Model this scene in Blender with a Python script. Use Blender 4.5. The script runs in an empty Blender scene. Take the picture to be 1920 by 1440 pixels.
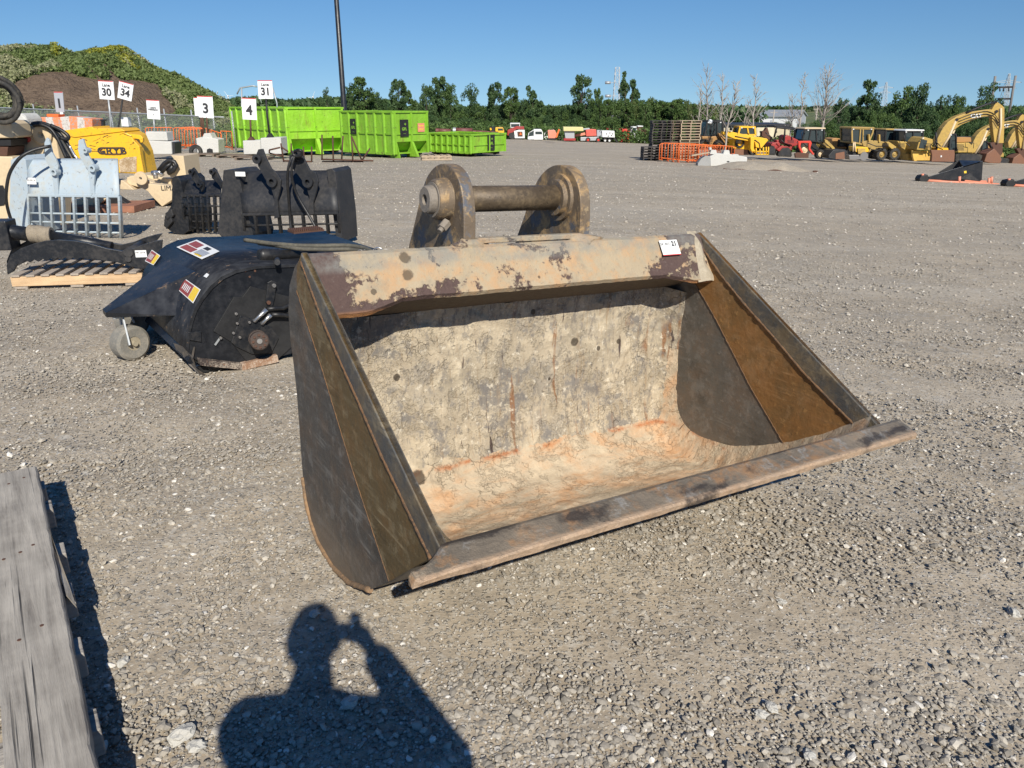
import bpy, bmesh, math, random
import numpy as np
from mathutils import Vector, Matrix, noise as mnoise

rng = np.random.default_rng(11)
random.seed(5)
SC = bpy.context.scene
COL = SC.collection

# ------------------------------------------------------------------ camera
FPX, HORY, CAMH = 1442.0, 192.0, 1.62          # focal length and horizon in pixels of the 1920x1440 photograph
PITCH = math.atan((720 - HORY) / FPX)
cam_d = bpy.data.cameras.new('camera')
cam = bpy.data.objects.new('camera', cam_d)
COL.objects.link(cam)
cam.location = (0, 0, CAMH)
cam.rotation_euler = (math.pi / 2 - PITCH, 0, 0)
cam_d.sensor_width = 36
cam_d.lens = FPX / 1920 * 36
cam_d.clip_start = 0.05
cam_d.clip_end = 9000
SC.camera = cam

# ------------------------------------------------------------------ light
SUN = Vector((0.19497837, -0.78061288, 0.59382402)).normalized()
ELEV = math.asin(SUN.z)
AZ = math.atan2(SUN.x, SUN.y)
w = bpy.data.worlds.new('World')
SC.world = w
w.use_nodes = True
nt = w.node_tree
sky = nt.nodes.new('ShaderNodeTexSky')
sky.sky_type = 'NISHITA'
sky.sun_disc = False
sky.sun_elevation = ELEV
sky.sun_rotation = AZ
sky.air_density = 1.0
sky.dust_density = 0.0
sky.ozone_density = 3.0
bg = nt.nodes['Background']
bg.inputs['Strength'].default_value = 0.080
tcw = nt.nodes.new('ShaderNodeTexCoord'); mpw = nt.nodes.new('ShaderNodeMapping')      # look up the sky a little higher: clear air, no white band
mpw.inputs['Scale'].default_value = (1, 1, .80); mpw.inputs['Location'].default_value = (0, 0, .10)
nt.links.new(tcw.outputs['Generated'], mpw.inputs[0]); nt.links.new(mpw.outputs[0], sky.inputs[0])
hs_ = nt.nodes.new('ShaderNodeHueSaturation'); hs_.inputs['Saturation'].default_value = 1.30; hs_.inputs['Hue'].default_value = 0.506
nt.links.new(sky.outputs[0], hs_.inputs['Color']); nt.links.new(hs_.outputs[0], bg.inputs['Color'])
sd = bpy.data.lights.new('sun', 'SUN')
sd.energy = 5.0
sd.angle = math.radians(0.5)
sd.color = (1.0, 0.94, 0.83)
so = bpy.data.objects.new('sun', sd)
COL.objects.link(so)
so.rotation_euler = SUN.to_track_quat('Z', 'Y').to_euler()
so.location = (3, -10, 9)
SC.view_settings.view_transform = 'Standard'
SC.view_settings.look = 'None'
SC.view_settings.exposure = 0.22
SC.view_settings.gamma = 1.0

# ------------------------------------------------------------------ ground and rays
def gz(x, y):
    """gentle fall of the yard: away from the camera and to the right"""
    x = np.asarray(x, float); y = np.asarray(y, float)
    yy = np.where(y < 120, y, 120 + 30 * (1 - np.exp(-(y - 120) / 30.0)))
    xx = np.where(x < 45, x, 45 + 25 * (1 - np.exp(-(x - 45) / 25.0)))
    return -.012 * np.maximum(0, y - 300) - .026 * yy - .035 * ((xx + np.sqrt(xx * xx + 9)) / 2 - 1.5)
def gzf(x, y): return float(gz(x, y))
CAMP = np.array([0, 0, CAMH])
cP, sP = math.cos(PITCH), math.sin(PITCH)
def ray(px, py):
    x = (px - 960) / FPX; y = (py - 720) / FPX
    return np.array([x, cP - sP * y, -sP - cP * y])
def G(px, py, h=0.0):
    r = ray(px, py); lo, hi = .3, 900.
    for _ in range(50):
        m = (lo + hi) / 2; P = CAMP + r * m
        if P[2] > gzf(P[0], P[1]) + h: lo = m
        else: hi = m
    return CAMP + r * lo
def at_dist(px, Y):
    """ground point seen in picture column px at distance Y"""
    r = ray(px, 215); t = Y / r[1]
    x = r[0] * t
    return np.array([x, Y, gzf(x, Y)])
class Fr:
    """upright frame standing on the ground: x along, y away, z up"""
    def __init__(s, px, py, yaw=0, Y=None, h=0):
        s.o = G(px, py, h) if Y is None else at_dist(px, Y)
        s.yaw = math.radians(yaw)
        s.a = np.array([math.cos(s.yaw), math.sin(s.yaw), 0]); s.n = np.array([-math.sin(s.yaw), math.cos(s.yaw), 0])
    def q(s, px, py, d=0):
        r = ray(px, py); P0 = s.o + s.n * d
        t = np.dot(P0 - CAMP, s.n) / np.dot(r, s.n); w_ = CAMP + r * t - s.o
        return (float(w_ @ s.a), float(d), float(w_[2]))
    def xz(s, pts, d=0):
        return [(lambda u: (u[0], u[2]))(s.q(a, b, d)) for a, b in pts]
    def sc(s): return float(s.o[1] * .94 / FPX)

def proj(P):
    v = np.asarray(P, float) - CAMP
    f = v[..., 1]*cP - v[..., 2]*sP; d = -v[..., 1]*sP - v[..., 2]*cP
    return 960 + FPX*v[..., 0]/f, 720 + FPX*d/f
# ------------------------------------------------------------------ object helpers
def tag(o, label=None, cat=None, group=None, kind=None):
    if label: o['label'] = label
    if cat: o['category'] = cat
    if group: o['group'] = group
    if kind: o['kind'] = kind
    return o
def root(name, loc, label, cat, group=None, yaw=0.0, mat=None):
    o = bpy.data.objects.new(name, None); COL.objects.link(o)
    o.empty_display_size = .2
    if mat is not None: o.matrix_world = mat
    else:
        o.location = loc; o.rotation_euler = (0, 0, yaw)
    return tag(o, label, cat, group)
def froot(F, name, label, cat, group=None):
    return root(name, tuple(F.o), label, cat, group, F.yaw)
def copy_tree(o, parent=None):
    c = o.copy(); COL.objects.link(c)
    if parent is not None: c.parent = parent
    for ch in o.children: copy_tree(ch, c)
    return c

class MB:
    def __init__(s): s.v = []; s.f = []; s.sm = []
    def add(s, vs, fs, smooth=False):
        k = len(s.v); s.v += [tuple(map(float, p)) for p in vs]; s.f += [tuple(i + k for i in f) for f in fs]
        s.sm += [smooth] * len(fs); return s
    def box(s, x0, x1, y0, y1, z0, z1):
        return s.add([(x0,y0,z0),(x1,y0,z0),(x1,y1,z0),(x0,y1,z0),(x0,y0,z1),(x1,y0,z1),(x1,y1,z1),(x0,y1,z1)],
                     [(0,3,2,1),(4,5,6,7),(0,1,5,4),(1,2,6,5),(2,3,7,6),(3,0,4,7)])
    def obox(s, c, ax, ay, az):
        """box from centre and three half axes"""
        c, ax, ay, az = map(np.array, (c, ax, ay, az)); vs = []
        for k in (-1, 1):
            for i, j in ((-1,-1),(1,-1),(1,1),(-1,1)): vs.append(c + ax*i + ay*j + az*k)
        return s.add(vs, [(0,3,2,1),(4,5,6,7),(0,1,5,4),(1,2,6,5),(2,3,7,6),(3,0,4,7)])
    def bar(s, p, q, wx, wz=None, up=(0,0,1)):
        """rectangular bar from p to q"""
        p = np.array(p, float); q = np.array(q, float); wz = wz or wx
        d = q - p; L = np.linalg.norm(d)
        if L < 1e-9: return s
        d /= L; u = np.array(up, float)
        if abs(d @ u) > .95: u = np.array([0, 1., 0])
        sx = np.cross(d, u); sx /= np.linalg.norm(sx); uz = np.cross(sx, d)
        return s.obox((p+q)/2, sx*wx/2, d*L/2, uz*wz/2)
    def prism(s, pts, y0, y1, axis='y', smooth=False):
        """closed outline in (x,z) pushed from y0 to y1 (axis x: outline in (y,z))"""
        n = len(pts); T = (lambda a, b, c: (a, c, b)) if axis == 'y' else ((lambda a, b, c: (c, a, b)) if axis == 'x' else (lambda a, b, c: (a, b, c)))
        vs = [T(a, b, y0) for a, b in pts] + [T(a, b, y1) for a, b in pts]
        ar = sum(pts[i][0]*pts[(i+1) % n][1] - pts[(i+1) % n][0]*pts[i][1] for i in range(n))
        fr = tuple(range(n)); bk = tuple(range(2*n-1, n-1, -1))
        if (ar < 0) ^ (axis != 'y'): fr = fr[::-1]; bk = bk[::-1]
        s.add(vs, [fr, bk], False); k = len(s.v) - 2*n
        for i in range(n):
            j = (i+1) % n; f = (k+i, k+n+i, k+n+j, k+j)
            s.f.append(f if (ar > 0) ^ (axis != 'y') else f[::-1]); s.sm.append(smooth)
        return s
    def loft(s, A, B, caps=True):
        """quads between two equal closed loops of 3D points"""
        n = len(A); k = len(s.v); s.v += [tuple(map(float, p)) for p in list(A)+list(B)]
        for i in range(n):
            j = (i+1) % n; s.f.append((k+i, k+j, k+n+j, k+n+i)); s.sm.append(False)
        if caps: s.f += [tuple(k+i for i in range(n-1, -1, -1)), tuple(k+n+i for i in range(n))]; s.sm += [False]*2
        return s
    def tube(s, pts, r, seg=8, caps=True, smooth=True):
        pts = [np.array(p, float) for p in pts]; n = len(pts)
        rs = list(r) if hasattr(r, '__len__') else [r]*n
        k = len(s.v); pu = None
        for i, p in enumerate(pts):
            d = pts[min(i+1, n-1)] - pts[max(i-1, 0)]; d = d/(np.linalg.norm(d)+1e-12)
            if pu is None:
                u = np.array([0, 0, 1.]) if abs(d[2]) < .9 else np.array([1., 0, 0])
            else: u = pu
            u = u - d*(u@d); u /= np.linalg.norm(u)+1e-12; pu = u; w_ = np.cross(d, u)
            for a in range(seg):
                t = 2*math.pi*a/seg; s.v.append(tuple(p + (u*math.cos(t) + w_*math.sin(t))*rs[i]))
        for i in range(n-1):
            for a in range(seg):
                b = (a+1) % seg; s.f.append((k+i*seg+a, k+i*seg+b, k+(i+1)*seg+b, k+(i+1)*seg+a)); s.sm.append(smooth)
        if caps:
            s.f.append(tuple(k+a for a in range(seg-1, -1, -1))); s.f.append(tuple(k+(n-1)*seg+a for a in range(seg))); s.sm += [False]*2
        return s
    def cyl(s, p, q, r, seg=20): return s.tube([p, q], r, seg)
    def ring(s, c, ax, prof, seg=28, sm=True):
        """revolve profile [(along, radius)] about axis ax through c (closed profile loop)"""
        c = np.array(c, float); ax = np.array(ax, float); ax /= np.linalg.norm(ax)
        u = np.array([0, 0, 1.]) if abs(ax[2]) < .9 else np.array([1., 0, 0]); u = u-ax*(u@ax); u /= np.linalg.norm(u); w_ = np.cross(ax, u)
        m = len(prof)
        for i in range(m):
            (l0, r0), (l1, r1) = prof[i], prof[(i+1) % m]
            if r0 <= 0 and r1 <= 0: continue
            k = len(s.v)
            for a in range(seg):
                t = 2*math.pi*a/seg; e = u*math.cos(t)+w_*math.sin(t)
                s.v.append(tuple(c + ax*l0 + e*max(r0, 1e-4))); s.v.append(tuple(c + ax*l1 + e*max(r1, 1e-4)))
            for a in range(seg):
                b = (a+1) % seg; s.f.append((k+2*a, k+2*b, k+2*b+1, k+2*a+1)); s.sm.append(sm)
        return s
    def blob(s, c, r, n=10, m=7, amp=.0, seed=0, sx=1, sy=1, sz=1):
        k = len(s.v); c = np.array(c, float)
        for j in range(m+1):
            ph = math.pi*j/m
            for i in range(n):
                t = 2*math.pi*i/n; d = Vector((math.sin(ph)*math.cos(t), math.sin(ph)*math.sin(t), math.cos(ph)))
                rr = r*(1+amp*mnoise.noise(d*1.7+Vector((seed*3.1, seed, 0))))
                s.v.append((c[0]+d.x*rr*sx, c[1]+d.y*rr*sy, c[2]+d.z*rr*sz))
        for j in range(m):
            for i in range(n):
                i2 = (i+1) % n; s.f.append((k+j*n+i, k+(j+1)*n+i, k+(j+1)*n+i2, k+j*n+i2)); s.sm.append(True)
        return s
    def build(s, name, mat, parent=None, bevel=0, loc=None, flip=True):
        me = bpy.data.meshes.new(name); me.from_pydata(s.v, [], s.f)
        me.polygons.foreach_set('use_smooth', s.sm)
        if mat: me.materials.append(mat)
        me.update()
        if flip:
            bm = bmesh.new(); bm.from_mesh(me); bmesh.ops.recalc_face_normals(bm, faces=bm.faces); bm.to_mesh(me); bm.free()
        o = bpy.data.objects.new(name, me); COL.objects.link(o)
        if parent is not None: o.parent = parent
        if loc is not None: o.location = loc
        if bevel:
            b = o.modifiers.new('bevel', 'BEVEL'); b.width = bevel; b.segments = 2; b.limit_method = 'ANGLE'; b.angle_limit = .7
        return o

def np_mesh(name, V, Fc, mat, smooth=False, col=None, parent=None, quads=True):
    """fast mesh from arrays, all faces with the same corner count"""
    me = bpy.data.meshes.new(name); n, m = Fc.shape
    me.vertices.add(len(V)); me.vertices.foreach_set('co', np.asarray(V, np.float32).ravel())
    me.loops.add(n*m); me.loops.foreach_set('vertex_index', Fc.astype(np.int32).ravel())
    me.polygons.add(n); me.polygons.foreach_set('loop_start', np.arange(0, n*m, m, dtype=np.int32))
    me.polygons.foreach_set('use_smooth', np.full(n, smooth))
    if mat: me.materials.append(mat)
    if col is not None:
        a = me.attributes.new('tint', 'FLOAT', 'POINT'); a.data.foreach_set('value', col.astype(np.float32))
    me.update(calc_edges=True)
    o = bpy.data.objects.new(name, me); COL.objects.link(o)
    if parent is not None: o.parent = parent
    return o

def text(name, s, mat, parent, loc, size, rot=(math.pi/2, 0, 0), bold=.0, xs=1.0, thick=.001, align='CENTER'):
    cu = bpy.data.curves.new(name, 'FONT'); cu.body = s; cu.size = size; cu.align_x = align; cu.align_y = 'CENTER'
    cu.offset = bold; cu.extrude = thick
    t = bpy.data.objects.new(name, cu); me = bpy.data.meshes.new_from_object(t)
    bpy.data.objects.remove(t); bpy.data.curves.remove(cu)
    me.name = name; me.materials.clear(); me.materials.append(mat)
    o = bpy.data.objects.new(name, me); COL.objects.link(o); o.parent = parent
    o.location = loc; o.rotation_euler = rot; o.scale = (xs, 1, 1)
    return o

# ------------------------------------------------------------------ material helpers
class NT:
    def __init__(s, name, rough=.6, metal=0.0, spec=.5):
        s.m = bpy.data.materials.new(name); s.m.use_nodes = True; s.t = s.m.node_tree
        s.b = s.t.nodes['Principled BSDF']; s.b.inputs['Roughness'].default_value = rough; s.b.inputs['Metallic'].default_value = metal
        s.b.inputs['Specular IOR Level'].default_value = spec
        s.c = s.t.nodes.new('ShaderNodeTexCoord')
    def L(s, a, b): s.t.links.new(a, b)
    def put(s, sock, v):
        if isinstance(v, (int, float)): sock.default_value = v
        elif isinstance(v, tuple): sock.default_value = v if len(v) == len(sock.default_value) else (*v, 1)
        elif v is not None: s.L(v, sock)
    def co(s, kind='Object', scale=(1,1,1), rot=(0,0,0), loc=(0,0,0)):
        m = s.t.nodes.new('ShaderNodeMapping'); m.inputs['Scale'].default_value = scale; m.inputs['Rotation'].default_value = rot; m.inputs['Location'].default_value = loc
        s.L(s.c.outputs[kind], m.inputs[0]); return m.outputs[0]
    def noise(s, v, scale, det=4, rough=.55, dist=0):
        n = s.t.nodes.new('ShaderNodeTexNoise'); s.put(n.inputs['Vector'], v); n.inputs['Scale'].default_value = scale
        n.inputs['Detail'].default_value = det; n.inputs['Roughness'].default_value = rough; n.inputs['Distortion'].default_value = dist
        return n.outputs['Fac']
    def vor(s, v, scale, feature='F1', out='Distance', rnd=1.0):
        n = s.t.nodes.new('ShaderNodeTexVoronoi'); n.feature = feature; s.put(n.inputs['Vector'], v); n.inputs['Scale'].default_value = scale
        n.inputs['Randomness'].default_value = rnd
        return n.outputs[out]
    def ramp(s, f, *st, interp='LINEAR'):
        n = s.t.nodes.new('ShaderNodeValToRGB'); n.color_ramp.interpolation = interp; s.put(n.inputs[0], f)
        e = n.color_ramp.elements
        while len(e) < len(st): e.new(.5)
        for i, (p, c) in enumerate(st):
            e[i].position = p; e[i].color = (c, c, c, 1) if isinstance(c, (int, float)) else (*c, 1)
        return n.outputs[0]
    def mix(s, f, a, b, mode='MIX'):
        n = s.t.nodes.new('ShaderNodeMix'); n.data_type = 'RGBA'; n.blend_type = mode
        s.put(n.inputs[0], f); s.put(n.inputs[6], a); s.put(n.inputs[7], b); return n.outputs[2]
    def m2(s, op, a, b=0.0, c=None, clamp=False):
        n = s.t.nodes.new('ShaderNodeMath'); n.operation = op; n.use_clamp = clamp; s.put(n.inputs[0], a); s.put(n.inputs[1], b)
        if c is not None: s.put(n.inputs[2], c)
        return n.outputs[0]
    def sep(s, v):
        n = s.t.nodes.new('ShaderNodeSeparateXYZ'); s.put(n.inputs[0], v); return n.outputs
    def attr(s, name):
        n = s.t.nodes.new('ShaderNodeAttribute'); n.attribute_name = name; return n.outputs['Fac']
    def rnd(s):
        n = s.t.nodes.new('ShaderNodeObjectInfo'); return n.outputs['Random']
    def spots(s, v, pts, wob=None):
        """union of round soft spots [(point, radius)]"""
        acc = None
        for p, r in pts:
            n = s.t.nodes.new('ShaderNodeVectorMath'); n.operation = 'DISTANCE'; s.put(n.inputs[0], v); n.inputs[1].default_value = p
            d = s.m2('DIVIDE', n.outputs['Value'], r)
            if wob is not None: d = s.m2('ADD', d, wob)
            acc = d if acc is None else s.m2('MINIMUM', acc, d)
        return s.ramp(acc, (.8, 1.0), (1.05, 0.0))
    def out(s, color=None, rough=None, bump=None, dist=.01, strength=1.0, metal=None):
        if color is not None: s.put(s.b.inputs['Base Color'], color)
        if rough is not None: s.put(s.b.inputs['Roughness'], rough)
        if metal is not None: s.put(s.b.inputs['Metallic'], metal)
        if bump is not None:
            n = s.t.nodes.new('ShaderNodeBump'); n.inputs['Distance'].default_value = dist; n.inputs['Strength'].default_value = strength
            s.L(bump, n.inputs['Height']); s.L(n.outputs[0], s.b.inputs['Normal'])
        return s.m

def paint(name, col, rough=.45, var=.25, dirt=(.25,.2,.15), dirt_amt=.35, scale=3.0, chip=None, metal=0.0, bumpd=.002):
    """weathered paint: tone variation, dusty patches, optional chips"""
    n = NT(name, rough, metal); v = n.co()
    a = n.noise(v, scale, 6, .6); b = n.noise(v, scale*7, 4, .65)
    dk = tuple(c*(1-var) for c in col); lt = tuple(min(1, c*(1+var*.5)) for c in col)
    c = n.mix(a, dk, lt)
    f = n.m2('MULTIPLY', n.ramp(n.m2('ADD', n.m2('MULTIPLY', a, .5), n.m2('MULTIPLY', b, .5)), (.46, 0.0), (.62, 1.0)), dirt_amt)
    c = n.mix(f, c, dirt)
    if chip:
        c = n.mix(n.ramp(n.noise(v, scale*9, 5, .7), (.62, 0.0), (.66, 1.0)), c, chip)
    return n.out(c, n.m2('MULTIPLY_ADD', b, .3, rough-.1), b, bumpd, .6)
M = {}
def glass_mat():
    n = NT('window_glass', .08, 0, .8); n.b.inputs['Base Color'].default_value = (.03, .045, .05, 1); return n.m
M['glass'] = glass_mat()
M['black_paint'] = paint('black_paint', (.012,.014,.018), .34, .3, (.09,.08,.07), .35, 4)
M['navy_black'] = paint('navy_black_paint', (.009,.0105,.014), .36, .3, (.06,.06,.065), .28, 2.5)
M['sweeper_top'] = paint('dusty_navy_paint', (.012,.0125,.0145), .40, .3, (.055,.058,.065), .45, 1.6, chip=(.13,.09,.06))
M['charcoal'] = paint('charcoal_paint', (.022,.023,.026), .5, .3, (.09,.08,.07), .35, 3)
M['pale_blue'] = paint('pale_blue_paint', (.40,.475,.53), .5, .12, (.42,.36,.24), .4, 2.2, chip=(.17,.18,.2))
M['beige'] = paint('beige_paint', (.66,.52,.33), .45, .12, (.3,.22,.15), .25, 2.5)
M['yellow'] = paint('bright_yellow_paint', (.85,.47,.02), .4, .1, (.4,.26,.06), .35, 2.0, chip=(.07,.05,.03))
M['cat_yellow'] = paint('worn_yellow_paint', (.50,.33,.08), .5, .25, (.17,.12,.06), .6, .9)
M['dull_yellow'] = paint('dull_yellow_paint', (.40,.27,.08), .5, .2, (.16,.12,.07), .5, .9)
M['red'] = paint('red_paint', (.36,.035,.03), .45, .2, (.2,.12,.1), .35, .9)
M['bright_red'] = paint('bright_red_paint', (.62,.05,.03), .4, .15, (.3,.15,.1), .2, .9)
M['orange'] = paint('orange_paint', (.78,.16,.03), .5, .15, (.3,.15,.08), .25, 3)
M['salmon'] = paint('faded_orange_paint', (.72,.25,.15), .5, .15, (.4,.3,.25), .3, 2)
M['white'] = paint('white_paint', (.74,.75,.74), .5, .06, (.4,.38,.33), .2, 1.5)
M['sign_white'] = paint('sign_white', (.78,.79,.79), .45, .03, (.6,.6,.58), .1, 2)
M['sign_grey'] = paint('shaded_sign_back', (.36,.38,.42), .5, .05, (.4,.38,.33), .2, 1.5)  # white sign paint with shade put into its colour; also used on grey parts
M['black'] = paint('flat_black', (.012,.012,.013), .55, .2, (.05,.05,.05), .2, 3)
M['rubber'] = paint('rubber', (.022,.021,.02), .75, .2, (.13,.115,.09), .5, 3, bumpd=.004)
M['hose'] = paint('hose_rubber', (.012,.012,.013), .4, .2, (.06,.055,.05), .3, 6)
M['grey_rubber'] = paint('worn_grey_rubber', (.21,.2,.175), .85, .25, (.34,.30,.24), .6, 9, bumpd=.004)
M['steel'] = paint('bare_steel', (.30,.29,.28), .4, .25, (.2,.13,.08), .3, 8, metal=.6)
M['chrome'] = paint('bright_steel', (.62,.62,.62), .25, .1, (.4,.38,.33), .2, 8, metal=.9)
M['rusty'] = paint('rusty_steel', (.11,.05,.03), .75, .35, (.05,.03,.025), .5, 5, bumpd=.004)
M['rust_bucket'] = paint('scoured_rusty_steel', (.22,.10,.055), .55, .3, (.12,.07,.05), .5, 1.5)
M['galv'] = paint('galvanised_steel', (.42,.44,.45), .45, .1, (.3,.3,.28), .2, 3, metal=.4)
M['label_white'] = paint('paper_label', (.78,.78,.76), .6, .03, (.6,.58,.5), .1, 9)
M['label_red'] = paint('label_maroon', (.30,.055,.045), .5, .1, (.3,.2,.18), .2, 9)
M['label_yellow'] = paint('label_yellow', (.85,.58,.04), .5, .1, (.4,.3,.1), .2, 9)
M['ink'] = paint('label_ink', (.03,.03,.035), .6, .1, (.03,.03,.03), .1, 3)
M['red_ink'] = paint('red_stripe', (.6,.04,.04), .6, .1, (.3,.03,.03), .1, 3)
M['tan_hose'] = paint('dusty_hose', (.09,.083,.065), .7, .3, (.2,.18,.13), .5, 8)
M['skin'] = paint('skin', (.50,.30,.22), .5, .08, (.4,.2,.15), .1, 3)
M['cloth_navy'] = paint('navy_shirt', (.03,.04,.09), .85, .2, (.05,.06,.1), .2, 3)
M['denim'] = paint('denim', (.04,.06,.12), .85, .2, (.1,.12,.18), .2, 6)
M['hair'] = paint('dark_hair', (.03,.02,.013), .6, .3, (.05,.03,.02), .2, 12)
M['clear_glass'] = None
def lime(name, k):
    n = NT(name, .42); v = n.co()
    a = n.noise(v, .9, 5, .6); b = n.noise(v, 6, 5, .7)
    c = n.mix(a, (.21*k,.46*k,.02), (.32*k,.64*k,.035))
    c = n.mix(n.m2('MULTIPLY', n.ramp(n.noise(v, 2.0, 6, .75), (.5, 0.0), (.7, 1.0)), .35 if k > .8 else .15), c, (.45,.62,.12))
    c = n.mix(n.ramp(b, (.63, 0.0), (.67, 1.0)), c, (.09,.08,.03)); ru = n.noise(n.co(scale=(1.2, 1.2, .35)), 2.4, 6, .75); c = n.mix(n.m2('MULTIPLY', n.ramp(ru, (.55, 0.0), (.68, 1.0)), .55), c, (.22,.14,.05)); d_ = n.noise(n.co(loc=(3,1,2)), .7, 5, .7); c = n.mix(n.m2('MULTIPLY', n.ramp(d_, (.45, 0.0), (.7, 1.0)), .35), c, (.16*k,.34*k,.03))
    return n.out(c, .5, n.m2('ADD', b, n.m2('MULTIPLY', n.noise(v, 1.6, 3, .5), 9.0)), .012, .8)
M['lime'] = lime('lime_green_paint', .78)
M['lime_pale'] = lime('faded_lime_paint', 1.0)

def concrete(name, col=(.62,.61,.57)):
    n = NT(name, .85); v = n.co(); a = n.noise(v, 1.5, 6, .6); b = n.noise(v, 14, 5, .7)
    c = n.mix(a, tuple(x*.75 for x in col), col); c = n.mix(n.ramp(b, (.6, 0.0), (.75, 1.0)), c, tuple(x*.5 for x in col))
    return n.out(c, .85, b, .02, .8)
M['concrete'] = concrete('white_concrete')
M['concrete_grey'] = concrete('grey_concrete', (.36,.36,.35))
def striped_concrete():
    n = NT('orange_striped_concrete', .85); v = n.co(); s_ = n.sep(v)
    w_ = n.m2('PINGPONG', n.m2('ADD', s_[0], n.m2('MULTIPLY', n.noise(v, 4, 3), .25)), .34)
    c = n.mix(n.ramp(w_, (.40, 0.0), (.44, 1.0)), (.55,.52,.48), (.70,.20,.08)); b = n.noise(v, 9, 5, .7)
    c = n.mix(n.ramp(w_, (.15, 0.0), (.17, 1.0)), c, (.72,.23,.10))
    c = n.mix(n.ramp(b, (.5, 0.0), (.6, 1.0)), c, (.36,.31,.28)); return n.out(c, .85, b, .02, .8)
M['striped'] = striped_concrete()

def wood(name, col, dark, axis=0, rough=.8, sc=1.0, crack=.6):
    n = NT(name, rough); st = [28*sc]*3; st[axis] = 1.6*sc
    v = n.co(scale=tuple(st)); u = n.co()
    g = n.ramp(n.noise(v, 1.0, 7, .7, .3), (.3, 0.0), (.7, 1.0)); f = n.noise(v, 3.5, 4, .6); bl = n.noise(u, 5*sc, 4, .6)
    c = n.mix(g, dark, col); c = n.mix(n.m2('MULTIPLY', n.ramp(bl, (.4, 0.0), (.7, 1.0)), .5), c, tuple(min(1, x*1.25) for x in col))
    cr = n.ramp(n.noise(n.co(scale=tuple(x*(.22 if i_ == axis else .9) for i_, x in enumerate(st))), .8, 5, .6), (.355, 1.0), (.385, 0.0))
    c = n.mix(n.m2('MULTIPLY', cr, crack), c, tuple(x*.25 for x in dark))
    kn = n.vor(n.co(scale=tuple(x/7 for x in st)), .9); kk = n.ramp(kn, (.05, 1.0), (.13, 0.0))
    c = n.mix(n.m2('MULTIPLY', kk, .55), c, tuple(x*.5 for x in dark))
    h = n.m2('SUBTRACT', n.m2('ADD', g, n.m2('MULTIPLY', f, .4)), n.m2('MULTIPLY', cr, crack*1.5))
    return n.out(c, rough, h, .004, .8)
M['grey_wood'] = wood('weathered_grey_wood', (.44,.40,.34), (.16,.14,.118), 1, crack=.95)
M['grey_wood_x'] = wood('weathered_grey_wood_cross', (.38,.35,.31), (.2,.18,.16), 0)
M['pine'] = wood('pale_pine_wood', (.62,.44,.26), (.44,.28,.15), 0, crack=.2)
M['pine_y'] = wood('dusty_pine_board', (.40,.34,.28), (.24,.20,.16), 1, crack=.3)
M['dark_wood'] = wood('dark_pallet_wood', (.075,.065,.058), (.035,.03,.028), 0, crack=.4)
M['mid_wood'] = wood('brown_pallet_wood', (.20,.15,.11), (.10,.075,.055), 0, crack=.4)
M['light_wood'] = wood('straw_pallet_wood', (.46,.36,.25), (.28,.21,.14), 0, crack=.4)
M['red_wood'] = wood('reddish_timber', (.34,.15,.09), (.2,.09,.055), 0, crack=.3)
M['bark'] = wood('bark', (.13,.10,.08), (.05,.04,.03), 2, crack=.7, sc=.25)
M['dead_bark'] = wood('bleached_bark', (.42,.38,.33), (.20,.17,.145), 2, crack=.6, sc=.25)

def leafmat(name, a, b, c3):
    n = NT(name, .6, 0, .3); t = n.attr('tint'); r = n.rnd()
    k = n.m2('ADD', n.m2('MULTIPLY', t, .85), n.m2('MULTIPLY', r, .25))
    c = n.ramp(k, (0.0, a), (.5, b), (1.0, c3))
    n.put(n.b.inputs['Base Color'], c)
    tr = n.t.nodes.new('ShaderNodeBsdfTranslucent'); n.L(c, tr.inputs[0])
    mx = n.t.nodes.new('ShaderNodeMixShader'); mx.inputs[0].default_value = .25
    n.L(n.b.outputs[0], mx.inputs[1]); n.L(tr.outputs[0], mx.inputs[2])
    n.L(mx.outputs[0], n.t.nodes['Material Output'].inputs[0])
    return n.m
M['leaf'] = leafmat('dark_leaves', (.028,.058,.022), (.058,.108,.038), (.11,.175,.065))
M['leaf2'] = leafmat('mid_leaves', (.04,.075,.02), (.075,.13,.036), (.13,.20,.055))
M['leaf3'] = leafmat('olive_leaves', (.06,.085,.025), (.105,.145,.045), (.17,.20,.065))
M['herb'] = leafmat('mound_herbs', (.08,.12,.035), (.15,.20,.065), (.25,.29,.11))
M['herb_pale'] = leafmat('cream_flower_heads', (.15,.18,.07), (.28,.29,.15), (.50,.48,.31))
M['herb_yellow'] = leafmat('yellow_flower_heads', (.13,.18,.03), (.28,.29,.04), (.52,.47,.06))

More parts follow.
